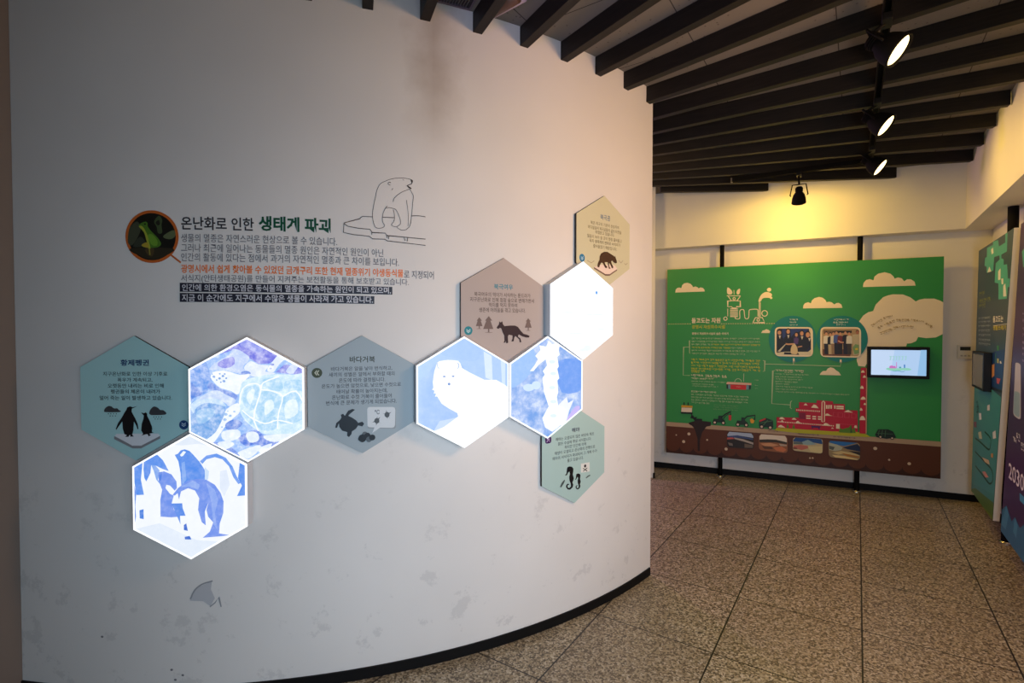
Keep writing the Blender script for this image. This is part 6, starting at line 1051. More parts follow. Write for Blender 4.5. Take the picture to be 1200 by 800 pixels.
ART['teal'] = [
    ('artwork_print', 'p', 236, [-1175, 1886, -755, 1876, -759, 1923, -432, 1898, -374, 1801, -4, 1804, -15, 1922, 100, 1915, 95, 1675, -220, 1672, -215, 1617, -75, 1590, -68, 1515, 109, 1506, 142, 1419, 169, 1313, 296, 1303, 263, 1203, 179, 1198, 148, 1054, -337, 1068, -357, 1291, -600, 1321, -553, 1588, -310, 1617, -334, 1675, -665, 1692, -699, 1501, -1162, 1509, -1172, 1607, -1328, 1635, -1303, 1755, -1162, 1751]),
    ('artwork_print', 'p', 237, [-1116, 1512, -977, 1587, -827, 1501]),
    ('artwork_print', 'p', 237, [-392, 1460, -251, 1490, -237, 1336, -381, 1337]),
    ('artwork_print', 'p', 237, [-71, 1237, 43, 1260, 119, 1087, -58, 1093]),
    ('artwork_print', 'p', 237, [-878, 1823, -752, 1841, -702, 1754, -828, 1746]),
    ('artwork_print', 'p', 237, [-191, 1343, -80, 1334, -73, 1258, -165, 1265]),
    ('lettering', 'm', 238, [-1698, 1213, -1288, 1226], 30.3),
    ('lettering', 'm', 238, [-1686, 1097, -876, 1107], 32.0),
    ('lettering', 'm', 238, [-1678, 1020, -1209, 1027], 30.1),
    ('lettering', 't', 237, [-654, 786, -33, 808], 44.4, '돌고도는', 2),
    ('lettering', 't', 130, [-643, 666, 137, 689], 32.9, '생활쓰레기', 1),
    ('lettering', 's', 237, [-626, 705, 219, 726], 3.1),
    ('lettering', 'm', 239, [-1711, 824, -829, 835], 17.2),
    ('lettering', 'm', 239, [-1705, 762, -824, 779], 17.2),
    ('lettering', 'm', 239, [-1698, 695, -818, 718], 17.2),
    ('lettering', 'm', 239, [-1691, 623, -812, 653], 17.1),
    ('lettering', 'm', 239, [-1683, 549, -806, 585], 17.1),
    ('lettering', 'm', 239, [-1675, 472, -799, 515], 17.1),
    ('lettering', 'm', 239, [-1669, 408, -793, 456], 17.1),
    ('artwork_print', 'p', 240, [-824, 306, 109, 396, -16, -190, -777, -191]),
    ('artwork_print', 'p', 241, [-765, -167, -10, -161, -18, -197, -776, -207]),
    ('artwork_print', 'p', 242, [-631, 144, -495, 167, -480, 2, -718, -62]),
    ('artwork_print', 'p', 243, [-353, 427, -250, 435, -243, 356, -334, 368]),
    ('artwork_print', 'p', 244, [-337, 250, -234, 254, -228, 189, -318, 191]),
    ('artwork_print', 'p', 245, [-345, -18, -91, -12, -209, -95, -319, -90]),
    ('artwork_print', 'p', 237, [-173, 214, -113, 231, -48, 198, -140, 189]),
    ('artwork_print', 'p', 246, [-435, 320, -409, 321, -397, 187, -423, 186]),
    ('lower_print', 'p', 247, [-1933, -290, -777, -191, -30, -257, -410, -2036, -2028, -2036]),
    ('lower_print', 'p', 248, [-2007, -1905, -326, -1646, -359, -1801, -1910, -2036, -2028, -2036, -2022, -1921]),
    ('lower_print', 'p', 249, [-2027, -2005, -1674, -1900, -353, -1772, -408, -2029, -483, -2036, -2028, -2036]),
    ('lower_print', 'p', 250, [-1218, -2036, -397, -1978, -410, -2036]),
    ('lower_print', 's', 251, [-1787, -1111, -1660, -1107, -1477, -1102, -1291, -1099, -1102, -1101, -909, -1105, -761, -1100, -685, -1081, -654, -1053, -638, -1021, -617, -984, -611, -943, -649, -912, -769, -896, -934, -890, -1053, -886], 13.7),
    ('lower_print', 's', 251, [-1710, -1549, -1545, -1553, -1313, -1557, -1100, -1562, -934, -1570, -787, -1580, -664, -1576, -564, -1551, -489, -1514, -445, -1475, -430, -1432, -445, -1387, -506, -1353, -623, -1337, -785, -1333, -982, -1331, -1249, -1328, -1551, -1327, -1765, -1326], 13.3),
    ('lower_print', 'p', 252, [-1515, -667, -1336, -643, -1297, -736, -1474, -768]),
    ('lower_print', 'p', 252, [-901, -470, -745, -437, -724, -519, -893, -546]),
    ('lower_print', 'p', 252, [-507, -805, -330, -749, -286, -848, -474, -895]),
    ('lower_print', 'p', 253, [-1912, -863, -1687, -829, -1677, -921, -1903, -950]),
    ('lower_print', 'p', 254, [-1176, -1520, -969, -1467, -697, -1494, -933, -1551]),
    ('lower_print', 'p', 255, [-1198, -1303, -721, -1247, -651, -1302, -982, -1331]),
    ('lower_print', 'p', 256, [-1530, -974, -1309, -923, -1225, -1027, -1445, -1060]),
    ('lower_print', 'p', 257, [-578, -1120, -456, -1096, -450, -1157, -573, -1174]),
    ('lettering', 'm', 258, [-1716, -545, -1533, -486], 36.5),
    ('lettering', 'm', 258, [-1708, -621, -1525, -562], 36.5),
    ('lettering', 'm', 258, [-1700, -698, -1518, -637], 36.4),
]
ART['purple'] = [
    ('thermometer_print', 'p', 259, [589, 222, 596, 234, 617, 242, 649, 245, 693, 245, 743, 242, 787, 239, 818, 232, 836, 222, 844, 210, 892, -386, 885, -405, 860, -417, 817, -424, 755, -425, 682, -422, 618, -416, 571, -406, 544, -390, 537, -369]),
    ('thermometer_print', 'p', 222, [568, -137, 575, -123, 597, -113, 633, -107, 682, -105, 737, -105, 785, -107, 818, -112, 838, -121, 845, -134, 846, -375, 839, -391, 817, -401, 782, -407, 731, -407, 672, -405, 620, -400, 583, -392, 561, -379, 554, -362]),
    ('lettering', 'm', 260, [891, 509, 1317, 480], 13.5),
    ('lettering', 'm', 260, [896, 445, 1321, 421], 13.5),
    ('lettering', 'm', 260, [902, 370, 1327, 350], 13.4),
    ('lettering', 'm', 260, [908, 294, 1332, 279], 13.4),
    ('lettering', 't', 261, [377, -1149, 1101, -1129], 101.2, '2030', 1),
    ('lettering', 'm', 262, [564, -722, 685, -719], 46.9),
    ('lettering', 'm', 262, [725, -647, 841, -645], 45.9),
    ('lettering', 'm', 262, [942, -723, 1052, -721], 44.6),
    ('lower_print', 'p', 263, [928, -1287, 1259, -1287, 1265, -1373, 935, -1377]),
    ('lower_print', 'p', 264, [77, -1732, 303, -1617, 583, -1738, 735, -1636, 968, -1698, 1304, -1505, 1862, -1487, 2125, -1456, 2024, -2036, 24, -2036]),
    ('lower_print', 'p', 265, [44, -1921, 303, -1617, 428, -1700, 291, -1936, 40, -1942]),
    ('lower_print', 'p', 265, [665, -1833, 735, -1636, 866, -1695, 811, -1876]),
    ('lower_print#2', 'p', 236, [797, 1585, 901, 1609, 1387, 1633, 1404, 1402, 870, 1386]),
    ('lettering', 'm', 266, [886, 836, 1452, 775], 18.2),
    ('lettering', 'm', 266, [892, 760, 1458, 705], 18.2),
    ('lettering', 'm', 266, [898, 684, 1463, 635], 18.2),
    ('lettering', 'm', 266, [904, 609, 1468, 566], 18.2),
    ('lettering', 'm', 266, [912, 514, 1475, 478], 18.1),
    ('lettering', 'm', 266, [918, 438, 1480, 408], 18.1),
]
ART['tv'] = [
    ('screen_picture', 'p', 96, [1262, 300, 1608, 304, 1547, -143, 1268, -147]),
    ('screen_picture', 'p', 267, [1981, 310, 2062, 311, 2063, -137, 1939, -136]),
    ('screen_picture', 's', 268, [1530, 191, 1554, 194, 1548, 131], 6.1),
    ('screen_picture', 's', 268, [1535, 125, 1558, 129], 5.1),
    ('screen_picture', 's', 268, [1572, 192, 1601, 195, 1593, 132], 6.1),
    ('screen_picture', 's', 268, [1576, 126, 1606, 130], 5.1),
    ('screen_picture', 's', 268, [1621, 193, 1639, 196, 1635, 133], 6.0),
    ('screen_picture', 's', 268, [1626, 128, 1642, 131], 5.0),
    ('screen_picture', 's', 268, [1659, 194, 1681, 196, 1676, 134], 6.0),
    ('screen_picture', 's', 268, [1663, 129, 1686, 132], 5.0),
    ('screen_picture', 's', 268, [1700, 195, 1728, 197, 1721, 135], 6.0),
    ('screen_picture', 's', 268, [1704, 130, 1733, 133], 5.0),
    ('screen_picture', 's', 268, [1749, 196, 1774, 198, 1768, 136], 6.0),
    ('screen_picture', 's', 268, [1753, 131, 1779, 134], 5.0),
    ('screen_picture', 'p', 269, [1483, -38, 1486, -28, 1503, -18, 1529, -12, 1567, -12, 1614, -16, 1661, -18, 1708, -15, 1754, -10, 1792, -9, 1821, -14, 1843, -23, 1853, -32, 1848, -40, 1830, -48, 1809, -53, 1784, -53, 1755, -51, 1727, -51, 1706, -56, 1686, -63, 1662, -68, 1631, -69, 1596, -67, 1563, -63, 1530, -57, 1500, -48]),
    ('screen_picture', 'p', 270, [1563, -59, 1570, -61, 1586, -65, 1604, -68, 1623, -66, 1644, -62, 1662, -60, 1675, -61, 1685, -64, 1695, -67, 1706, -71, 1716, -75, 1728, -76, 1744, -69, 1760, -59, 1768, -54, 1761, -62, 1746, -76, 1728, -84, 1710, -81, 1691, -73, 1670, -68, 1648, -69, 1625, -73, 1604, -74, 1586, -70, 1570, -63]),
    ('screen_picture', 'p', 271, [1533, -22, 1537, 19, 1570, 30, 1595, 19, 1620, 24, 1633, -19]),
    ('screen_picture', 'p', 271, [1634, 93, 1642, 93, 1645, -13, 1633, -13]),
    ('screen_picture', 'p', 272, [1742, 50, 1763, 51, 1764, -9, 1745, -10]),
    ('screen_picture', 'p', 273, [1709, -1, 1708, -5, 1705, -9, 1701, -13, 1696, -15, 1691, -16, 1685, -15, 1680, -13, 1676, -10, 1674, -6, 1673, -2, 1673, 2, 1676, 6, 1680, 9, 1685, 12, 1690, 12, 1696, 12, 1701, 10, 1705, 7, 1708, 3]),
]
STEP = 0.00006


class Print:
    """gathers the printed shapes of one part; front of a board looks along -y"""

    def __init__(s, name, front, bend=None, emit=None, mottle=0):
        s.mottle = mottle
        s.name, s.front, s.bend, s.emit = name, front, bend, emit
        s.bm = bmesh.new()
        s.mats = []

    def mi(s, c):
        m = glow(c, s.emit, s.mottle) if s.emit else ink(c)
        if m not in s.mats:
            s.mats.append(m)
        return s.mats.index(m)

    def face(s, pts, c, y):
        vs = [s.bm.verts.new((x, y, z)) for x, z in pts]
        mi = s.mi(c)
        tris = tessellate_polygon([[Vector((x, z, 0)) for x, z in pts]]) if len(pts) > 3 else [(0, 1, 2)]
        for t in tris:
            try:
                s.bm.faces.new([vs[i] for i in t]).material_index = mi
            except ValueError:
                pass

    def done(s, parent):
        bm = s.bm
        for f in bm.faces:
            f.normal_update()
            if f.normal.y > 0:
                f.normal_flip()
        if s.bend:
            xs = [v.co.x for v in bm.verts]
            k = math.floor(min(xs) / .03) + 1
            while k * .03 < max(xs):
                bmesh.ops.bisect_plane(bm, geom=bm.verts[:] + bm.edges[:] + bm.faces[:], plane_co=(k * .03, 0, 0), plane_no=(1, 0, 0))
                k += 1
            for v in bm.verts:
                a, o = v.co.x / s.bend, -v.co.y
                v.co.x = (s.bend + o) * math.sin(a)
                v.co.y = s.bend - (s.bend + o) * math.cos(a)
        return mesh_obj(s.name, bm, s.mats, parent)


FONT_CURVE = bpy.data.curves.new('lettering_source', 'FONT')
FONT_OBJ = bpy.data.objects.new('lettering_source', FONT_CURVE)
COL.objects.link(FONT_OBJ)
FONT_CURVE.resolution_u = 2


def text_tris(body, bold):
    FONT_CURVE.body = body
    FONT_CURVE.offset = bold * .011
    dg = bpy.context.evaluated_depsgraph_get()
    dg.update()
    me = FONT_OBJ.evaluated_get(dg).to_mesh()
    vs = [tuple(v.co) for v in me.vertices]
    fs = [tuple(p.vertices) for p in me.polygons]
    FONT_OBJ.evaluated_get(dg).to_mesh_clear()
    return vs, fs


def draw(key, parent, front, bend=None, emit=None, mottle=0):
    parts = {}
    order = []
    y = -front - .0003
    rng = random.Random(hash_key(key))
    for f in ART[key]:
        part = f[0]
        if part not in parts:
            parts[part] = Print(part.split('#')[0], front, bend, emit, mottle)
            order.append(part)
        P = parts[part]
        kind, c = f[1], PALETTE[f[2]]
        n = [v / 2000 for v in f[3]]
        pts = list(zip(n[::2], n[1::2]))
        y -= STEP
        if kind == 'p':
            if len(pts) > 2:
                P.face(pts, c, y)
        elif kind == 's':
            w = max(float(f[4]), .6) / 2000
            q = [Vector(p) for p in pts]
            L, Rr = [], []
            for i, p in enumerate(q):
                d = (q[min(i + 1, len(q) - 1)] - q[max(i - 1, 0)])
                if d.length < 1e-6:
                    d = Vector((1, 0))
                d.normalize()
                a = (q[i] - q[i - 1]).normalized() if i else d
                k = 1 / max(.5, abs(a.dot(d)))
                nrm = Vector((-d.y, d.x)) * w * k
                L.append(p + nrm)
                Rr.append(p - nrm)
            for i in range(len(q) - 1):
                P.face([L[i], L[i + 1], Rr[i + 1], Rr[i]], c, y)
        elif kind == 't':
            (xa, za), (xb, zb) = pts
            h = float(f[4]) / 1000
            vs, fs = text_tris(f[5], float(f[6]))
            x0, x1 = min(v[0] for v in vs), max(v[0] for v in vs)
            y0, y1 = min(v[1] for v in vs), max(v[1] for v in vs)
            sx, sz = (xb - xa) / (x1 - x0), h / (y1 - y0)
            zc = (za + zb) / 2
            nv = [P.bm.verts.new((xa + (v[0] - x0) * sx, y, zc + (v[1] - (y0 + y1) / 2) * sz)) for v in vs]
            mi = P.mi(c)
            for t in fs:
                try:
                    P.bm.faces.new([nv[i] for i in t]).material_index = mi
                except ValueError:
                    pass
        elif kind in 'md':
            a, b = Vector(pts[0]), Vector(pts[1])
            h = float(f[4]) / 1000
            d = b - a
            ln = d.length
            if kind == 'm' and abs(d.y / ln) < .09:
                a.y = b.y = (a.y + b.y) / 2
                d = b - a
            d.normalize()
            nn = Vector((-d.y, d.x))

            def bar(s0, s1, t0, t1):
                P.face([a + d * s0 + nn * t0, a + d * s1 + nn * t0, a + d * s1 + nn * t1, a + d * s0 + nn * t1], c, y)
            if kind == 'd':
                cnt, duty = int(f[5]), float(f[6])
                st = ln / cnt
                for i in range(cnt):
                    bar(i * st, (i + duty) * st, -h / 2, h / 2)
            else:
                s, word = 0, rng.randint(2, 6)
                while s < ln - h * .3:
                    w = h * .86
                    k = rng.randrange(6)
                    e = h * .13
                    if k in (0, 3, 5):        # closed ring on the left or on top
                        bar(s, s + w * .55, h * .34, h * .34 + e)
                        bar(s, s + w * .55, h * .02, h * .02 + e)
                        bar(s, s + e, h * .02, h * .47)
                        bar(s + w * .55 - e, s + w * .55, h * .02, h * .47)
                    elif k in (1, 4):         # hook
                        bar(s, s + w * .58, h * .34, h * .34 + e)
                        bar(s + w * .58 - e, s + w * .58, -h * .02, h * .47)
                    else:
                        bar(s, s + e, h * .0, h * .47)
                        bar(s, s + w * .55, h * .0, e)
                    if k in (0, 1, 2, 4):     # upright with a tick
                        bar(s + w * .76, s + w * .76 + e, -h * .12, h * .5)
                        if k in (0, 2):
                            bar(s + w * .76, s + w, h * .18, h * .18 + e)
                    else:                     # level stroke below
                        bar(s - w * .02, s + w * .92, -h * .14, -h * .14 + e)
                    if k in (0, 4, 5):        # closing consonant
                        bar(s + w * .12, s + w * .85, -h * .48, -h * .48 + e)
                        bar(s + w * .12, s + w * .12 + e, -h * .48, -h * .22)
                    s += w * 1.08
                    word -= 1
                    if word == 0:
                        s += h * .5
                        word = rng.randint(2, 6)
    out = {}
    for p in order:
        out[p] = parts[p].done(parent)
    return out


def hash_key(k):
    return sum(ord(ch) * (i + 3) for i, ch in enumerate(k))


# ------------------------------------------------------------------ setting
CX, CY, RW = -1.514, 5.207, 3.152          # centre and radius of the drum-shaped room
ZC = 2.943                                  # ceiling height
ZB = 2.852                                  # underside of the beams


def on_drum(deg, r=RW):
    a = R(deg)
    return CX + r * math.cos(a), CY + r * math.sin(a)


bm = bmesh.new()
slab(bm, [(-5, -3), (5.5, -3), (5.5, 8), (-5, 8)], -.1, 0)
tag(mesh_obj('floor', bm, FLOOR), kind='structure')
bm = bmesh.new()
slab(bm, [(-5, -3), (5.5, -3), (5.5, 8), (-5, 8)], ZC, ZC + .1)
tag(mesh_obj('ceiling', bm, CEIL), kind='structure')


def drum(name, a0, a1, r0, r1, z0, z1, m, step=1.0):
    n = max(2, int(abs(a1 - a0) / step))
    an = [a0 + (a1 - a0) * i / n for i in range(n + 1)]
    bm = bmesh.new()
    rows = []
    for a in an:
        o, i = on_drum(a, r1), on_drum(a, r0)
        rows.append([bm.verts.new((*o, z0)), bm.verts.new((*o, z1)), bm.verts.new((*i, z1)), bm.verts.new((*i, z0))])
    for p, q in zip(rows, rows[1:]):
        for k in range(4):
            bm.faces.new((p[k], q[k], q[(k + 1) % 4], p[(k + 1) % 4]))
    bm.faces.new(rows[0])
    bm.faces.new(rows[-1][::-1])
    bmesh.ops.recalc_face_normals(bm, faces=bm.faces[:])
    return tag(mesh_obj(name, bm, m), kind='structure')


drum('wall_curved', -104, -41.4, 3.0, RW, 0, ZC, WALL)
WALL_CURVED = bpy.data.objects['wall_curved']
drum('baseboard_curved', -104, -41.6, RW - .01, RW + .008, 0, .047, SKIRT)
drum('wall_drum', -.4, 62, 2.80, 2.96, 0, ZC, WALL)
drum('baseboard_drum', -.6, 62, 2.95, 2.968, 0, .05, SKIRT)

# left wall, running from the end of the curved wall back past the camera
bm = bmesh.new()
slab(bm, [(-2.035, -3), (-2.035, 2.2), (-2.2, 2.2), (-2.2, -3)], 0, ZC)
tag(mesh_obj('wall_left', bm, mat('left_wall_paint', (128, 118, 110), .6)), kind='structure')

# back wall, right wall and the boxed-in soffit along both
WD = Vector((.907, -.4211, 0)).normalized()
WN = Vector((-WD.y, WD.x, 0)) * -1          # into the room
AD = Vector((.5592, .829, 0))               # along the right-hand side
AN = Vector((-.829, .5592, 0))
WP = Vector((3.0, 4.945, 0))


def isect(p, d, q, e):
    c = d.x * e.y - d.y * e.x
    k = ((q.x - p.x) * e.y - (q.y - p.y) * e.x) / c
    return p + d * k


RWALL = Vector((3.856, 4.37, 0)) - AN * .2
corner = isect(WP, WD, RWALL, AD)
bm = bmesh.new()
l0 = WP - WD * 6.5
slab(bm, [l0[:2], corner[:2], (corner - WN * .2 + WD * .2)[:2], (l0 - WN * .2)[:2]], 0, ZC)
tag(mesh_obj('wall_back', bm, WALL), kind='structure')
bm = bmesh.new()
r0 = corner - AD * 8
slab(bm, [corner[:2], r0[:2], (r0 - AN * .2)[:2], (corner - AN * .2 + AD * .2)[:2]], 0, ZC)
tag(mesh_obj('wall_right', bm, WALL), kind='structure')
for nm, p, q, n in (('baseboard_back', l0, corner, WN), ('baseboard_right', corner, r0, AN)):
    bm = bmesh.new()
    slab(bm, [p[:2], q[:2], (q + n * .012)[:2], (p + n * .012)[:2]], 0, .058)
    tag(mesh_obj(nm, bm, SKIRT), kind='structure')
SB, SR = .16, .2
bc = isect(WP + WN * SB, WD, RWALL + AN * SR, AD)
ZS = 2.365
bm = bmesh.new()
slab(bm, [l0[:2], corner[:2], r0[:2], (r0 + AN * SR)[:2], bc[:2], (l0 + WN * SB)[:2]], ZS, ZC)
tag(mesh_obj('wall_soffit', bm, WALL), kind='structure')

# ------------------------------------------------------------------ ceiling beams, spread like spokes around the drum
WHERE = ['eighth', 'seventh', 'sixth', 'fifth', 'fourth', 'third', 'second']
N_FAR = ['first', 'second', 'third', 'fourth', 'fifth', 'sixth', 'seventh', 'eighth', 'ninth']
for k in range(-1, 17):
    ang = -73.3 + 4.4 * k
    a = R(ang)
    u = Vector((math.cos(a), math.sin(a), 0))
    C0 = Vector((CX, CY, 0))
    ra = 3.06 if k < 8 else 2.55
    if k == 16:
        ra = 2.972
    # far end: just short of the soffit faces
    rb = 8.2
    for p, d, n in ((bc + AN * .012, AD, AN), (bc + WN * .004, WD, WN)):
        den = u.dot(n)
        if abs(den) > 1e-5:
            t = (p - C0).dot(n) / den
            if t > 0 and den < 0:
                rb = min(rb, t)
    rb = min(rb, 8.2 if k > 4 else 6.2)
    bm = bmesh.new()
    box(bm, 0, rb - ra, -.0225, .0225, 0, ZC - ZB - .001, .0025)
    o = mesh_obj('ceiling_beam', bm, BEAM)
    o.location = (CX + u.x * ra, CY + u.y * ra, ZB)
    o.rotation_euler = (0, 0, a)
    if k < 8:
        lab = ('black wooden ceiling beam let into the curved wall, nearest its free right-hand edge' if k == 7 else
               'black wooden ceiling beam let into the curved wall, %s counted from its free edge' % (WHERE[k] if k >= 0 else 'ninth'))
    else:
        lab = ('black wooden ceiling beam past the curved wall, %s beyond its free edge' % N_FAR[k - 8]) if k < 16 else 'shortest black ceiling beam, the last one above the far wall'
    tag(o, lab, 'beam', 'black ceiling beams', 'thing')

# ------------------------------------------------------------------ hexagonal boards and light boxes on the curved wall
HEX = {'penguin_text': (-89.9, 1.228, 0.012), 'turtle': (-81.75, 1.224, 0.055), 'penguin': (-85.65, 0.843, 0.055), 'turtle_text': (-73.88, 1.228, 0.012), 'fox': (-66.05, 1.224, 0.055), 'fox_text': (-62.2, 1.589, 0.012), 'sea': (-58.25, 1.223, 0.055), 'sea_text': (-54.5, 0.857, 0.012), 'bear': (-54.2, 1.6, 0.055), 'bear_text': (-50.55, 1.972, 0.012)}
HS = .5


def hexagon(h, inset=0):
    s = h / 2 - inset * 2 / math.sqrt(3)
    w = s * math.sqrt(3) / 2
    return [(0, -s), (w, -s / 2), (w, s / 2), (0, s), (-w, s / 2), (-w, -s / 2)]


def hex_thing(key, name, label, cat, group):
    th, z, off = HEX[key]
    x, y = on_drum(th)
    return thing(name, label, cat, (x, y, z), R(th) + PI / 2, group), off


BOARD_COL = {'penguin_text': (172, 216, 216), 'turtle_text': (162, 176, 182), 'fox_text': (178, 166, 160), 'bear_text': (206, 204, 172), 'sea_text': (172, 200, 194)}
HEX_LABEL = {
    'penguin_text': 'teal hexagonal wall panel with two black penguins, leftmost on the curved wall',
    'turtle_text': 'grey hexagonal wall panel with a black sea turtle and its eggs',
    'fox_text': 'brownish grey hexagonal wall panel with a dark fox and three trees',
    'bear_text': 'pale green hexagonal wall panel with a brown bear, highest on the curved wall',
    'sea_text': 'light green hexagonal wall panel with two black seahorses, lowest on the right'}
for key in ('penguin_text', 'turtle_text', 'fox_text', 'bear_text', 'sea_text'):
    t, off = hex_thing(key, 'hexagon_sign', HEX_LABEL[key], 'information panel', 'hexagonal text panels on the curved wall')
    bm = bmesh.new()
    prism(bm, hexagon(HS), -off, 0, 0, 1)
    mesh_obj('board', bm, [mat('panel_edge', (44, 42, 44), .6), mat('panel_face_' + key, BOARD_COL[key], .5, 0, .3)], t)
    draw(key, t, off)
BASE = {'turtle': (140, 184, 248), 'penguin': (244, 249, 255), 'fox': (160, 194, 247), 'sea': (122, 168, 238), 'bear': (249, 252, 255)}
BOX_LABEL = {
    'turtle': 'glowing hexagonal light box with a sea turtle photograph',
    'penguin': 'glowing hexagonal light box with a photograph of penguins on snow, lowest on the left',
    'fox': 'glowing hexagonal light box with a white arctic fox photograph',
    'sea': 'glowing hexagonal light box with a pale seahorse on blue',
    'bear': 'almost blank white glowing hexagonal light box, highest of the light boxes'}
BASE_MOTTLE = {'sea': (.62, 15), 'fox': (.22, 9)}
MOTTLE = {'turtle': .5, 'penguin': .14, 'fox': .06, 'sea': .08, 'bear': .1}
BOX_K = {'turtle': 1.12, 'penguin': 1.03, 'fox': 1.1, 'sea': 1.15, 'bear': 1.25}
for key in ('turtle', 'penguin', 'fox', 'sea', 'bear'):
    t, off = hex_thing(key, 'hexagon_light_box', BOX_LABEL[key], 'light box', 'hexagonal light boxes on the curved wall')
    kk = BOX_K[key]
    bm = bmesh.new()
    prism(bm, hexagon(HS - .002), -off + .004, 0)
    mesh_obj('housing', bm, ACRYL, t)
    bm = bmesh.new()
    o_, i_ = hexagon(HS - .002), hexagon(HS, .0075)
    for j in range(6):
        a, b, c, d = o_[j], o_[(j + 1) % 6], i_[(j + 1) % 6], i_[j]
        vs = [[bm.verts.new((x, yy, z)) for x, z in (a, b, c, d)] for yy in (-off - .001, -off + .004)]
        bm.faces.new(vs[0])
        bm.faces.new(vs[1][::-1])
        bm.faces.new((vs[0][0], vs[1][0], vs[1][1], vs[0][1]))
        bm.faces.new((vs[0][2], vs[1][2], vs[1][3], vs[0][3]))
    bmesh.ops.recalc_face_normals(bm, faces=bm.faces[:])
    mesh_obj('glowing_edge', bm, glow((246, 250, 255), 1.35), t)
    bm = bmesh.new()
    prism(bm, hexagon(HS, .0075), -off, -off + .004)
    mesh_obj('picture_screen', bm, glow(BASE[key], kk, *BASE_MOTTLE.get(key, (MOTTLE[key],))), t)
    draw(key, t, off, emit=kk, mottle=MOTTLE[key])

# ------------------------------------------------------------------ prints stuck on the curved wall
def wall_thing(name, label, cat, th, z):
    x, y = on_drum(th)
    return thing(name, label, cat, (x, y, z), R(th) + PI / 2)


t = wall_thing('wall_lettering', 'block of dark, orange and green lettering printed on the curved white wall', 'lettering', -80, 1.8)
draw('wall_text', t, .0008, RW)
t = wall_thing('frog_picture', 'round orange-ringed picture of a green frog on the curved wall', 'picture', -88.6, 1.875)
draw('frog', t, .0008, RW)
t = wall_thing('polar_bear_drawing', 'black line drawing of a polar bear standing on an ice floe', 'drawing', -72.2, 1.97)
draw('polar_bear', t, .0008, RW)

# rubbed shoe mark low on the same wall
for o in draw('scuff', WALL_CURVED, .0006, RW).values():
    x, y = on_drum(-84.5)
    o.location = (x, y, .55)
    o.rotation_euler = (0, 0, R(-84.5) + PI / 2)

# ------------------------------------------------------------------ green display board on poles
PHG = math.atan2(WD.y, WD.x)
GC = Vector((2.68622, 4.92530, 0))
GZ, GW, GH = 1.17404, 2.30963, 1.93156
t = thing('display_board', 'large green display board with a red factory and clouds, standing on black poles', 'display board', (GC.x, GC.y, 0), PHG)
bm = bmesh.new()
prism(bm, [(-GW / 2, GZ - GH / 2), (GW / 2, GZ - GH / 2), (GW / 2, GZ + GH / 2), (-GW / 2, GZ + GH / 2)], 0, .034, 0, 1)
bd = mesh_obj('board', bm, [WHITEB, mat('green_board_face', (52, 146, 76), .42, 0, .35)], t)
res = draw('green', t, 0)
for o in res.values():
    o.location.z = GZ


def pole(parent, x, y, top, r=.021):
    bm = bmesh.new()
    lathe(bm, [(r, .012), (r, top)], (x, y, 0), (0, 0, 1), 20)
    p = mesh_obj('support_pole', bm, BLACKM, parent, False)
    bm = bmesh.new()
    lathe(bm, [(r + .014, 0), (r + .014, .006), (r + .006, .014), (r + .001, .014)], (x, y, 0), (0, 0, 1), 24, False)
    f = mesh_obj('foot_plate', bm, CHROME, p)
    return p


for x in (-.625, .555):
    pole(t, x, .034 + .022, ZS - .002)

# screen on the green board
TX0, TX1, TZ0, TZ1 = (0.6076, 1.0562, -0.0993, 0.1801)
SX0, SX1, SZ0, SZ1 = (0.6328, 1.0313, -0.0704, 0.1524)


def monitor(name, label, loc, rz, w, h, sw, sh, depth, screen, parent=None):
    t = thing(name, label, 'screen', loc, rz)
    bm = bmesh.new()
    box(bm, -w / 2, w / 2, -depth, 0, -h / 2, h / 2, .004)
    mesh_obj('casing', bm, BLACKP, t)
    bm = bmesh.new()
    box(bm, -sw / 2, sw / 2, -depth - .0006, -depth + .001, -sh / 2, sh / 2)
    mesh_obj('screen', bm, screen, t)
    return t


tvx, tvz = (TX0 + TX1) / 2, (TZ0 + TZ1) / 2
p = GC + WD * tvx + WN * .003
w_, h_ = TX1 - TX0, TZ1 - TZ0
tv = monitor('video_screen', 'lit black-framed screen mounted on the green display board', (p.x, p.y, GZ + tvz), PHG, w_, h_, SX1 - SX0, SZ1 - SZ0, .052, glow((182, 212, 248), .92))
for o in tv.children:
    if o.name.startswith('screen'):
        o.location = ((SX0 + SX1) / 2 - tvx, 0, (SZ0 + SZ1) / 2 - tvz)
for o in draw('tv', tv, .0535, emit=.92).values():
    o.location = (-tvx, 0, -tvz)

# ------------------------------------------------------------------ boards along the right-hand side
PHR = -2.16407
R1C = [(-1.0141, -1.018), (-0.2048, -1.018), (0.2174, 0.962), (-0.9065, 0.962)]
R2C = [(0.0118, -1.018), (1.0118, -1.018), (1.3567, 0.962), (0.3567, 0.962)]
RPT = Vector((3.27, 3.406, 0))
t = thing('display_board', 'narrow teal display board with pale green shapes, beside the back corner', 'display board', (RPT.x, RPT.y, 0), PHR)
bm = bmesh.new()
prism(bm, [(x, z + 1.18) for x, z in R1C], 0, .035, 0, 1)
mesh_obj('board', bm, [WHITEB, mat('slate_board_face', (50, 74, 86), .42, 0, .35)], t)
for o in draw('teal', t, 0).values():
    o.location.z = 1.18
pole(t, -.275, .085, ZS - .002, .03)
RP2 = RPT - AN * .005
t = thing('display_board', 'purple display board with blue peaks and the number 2030, at the right edge', 'display board', (RP2.x, RP2.y, 0), PHR)
bm = bmesh.new()
prism(bm, [(x, z + 1.18) for x, z in R2C], 0, .035, 0, 1)
mesh_obj('board', bm, [WHITEB, mat('purple_board_face', (62, 36, 84), .42, 0, .35)], t)
for o in draw('purple', t, 0).values():
    o.location.z = 1.18
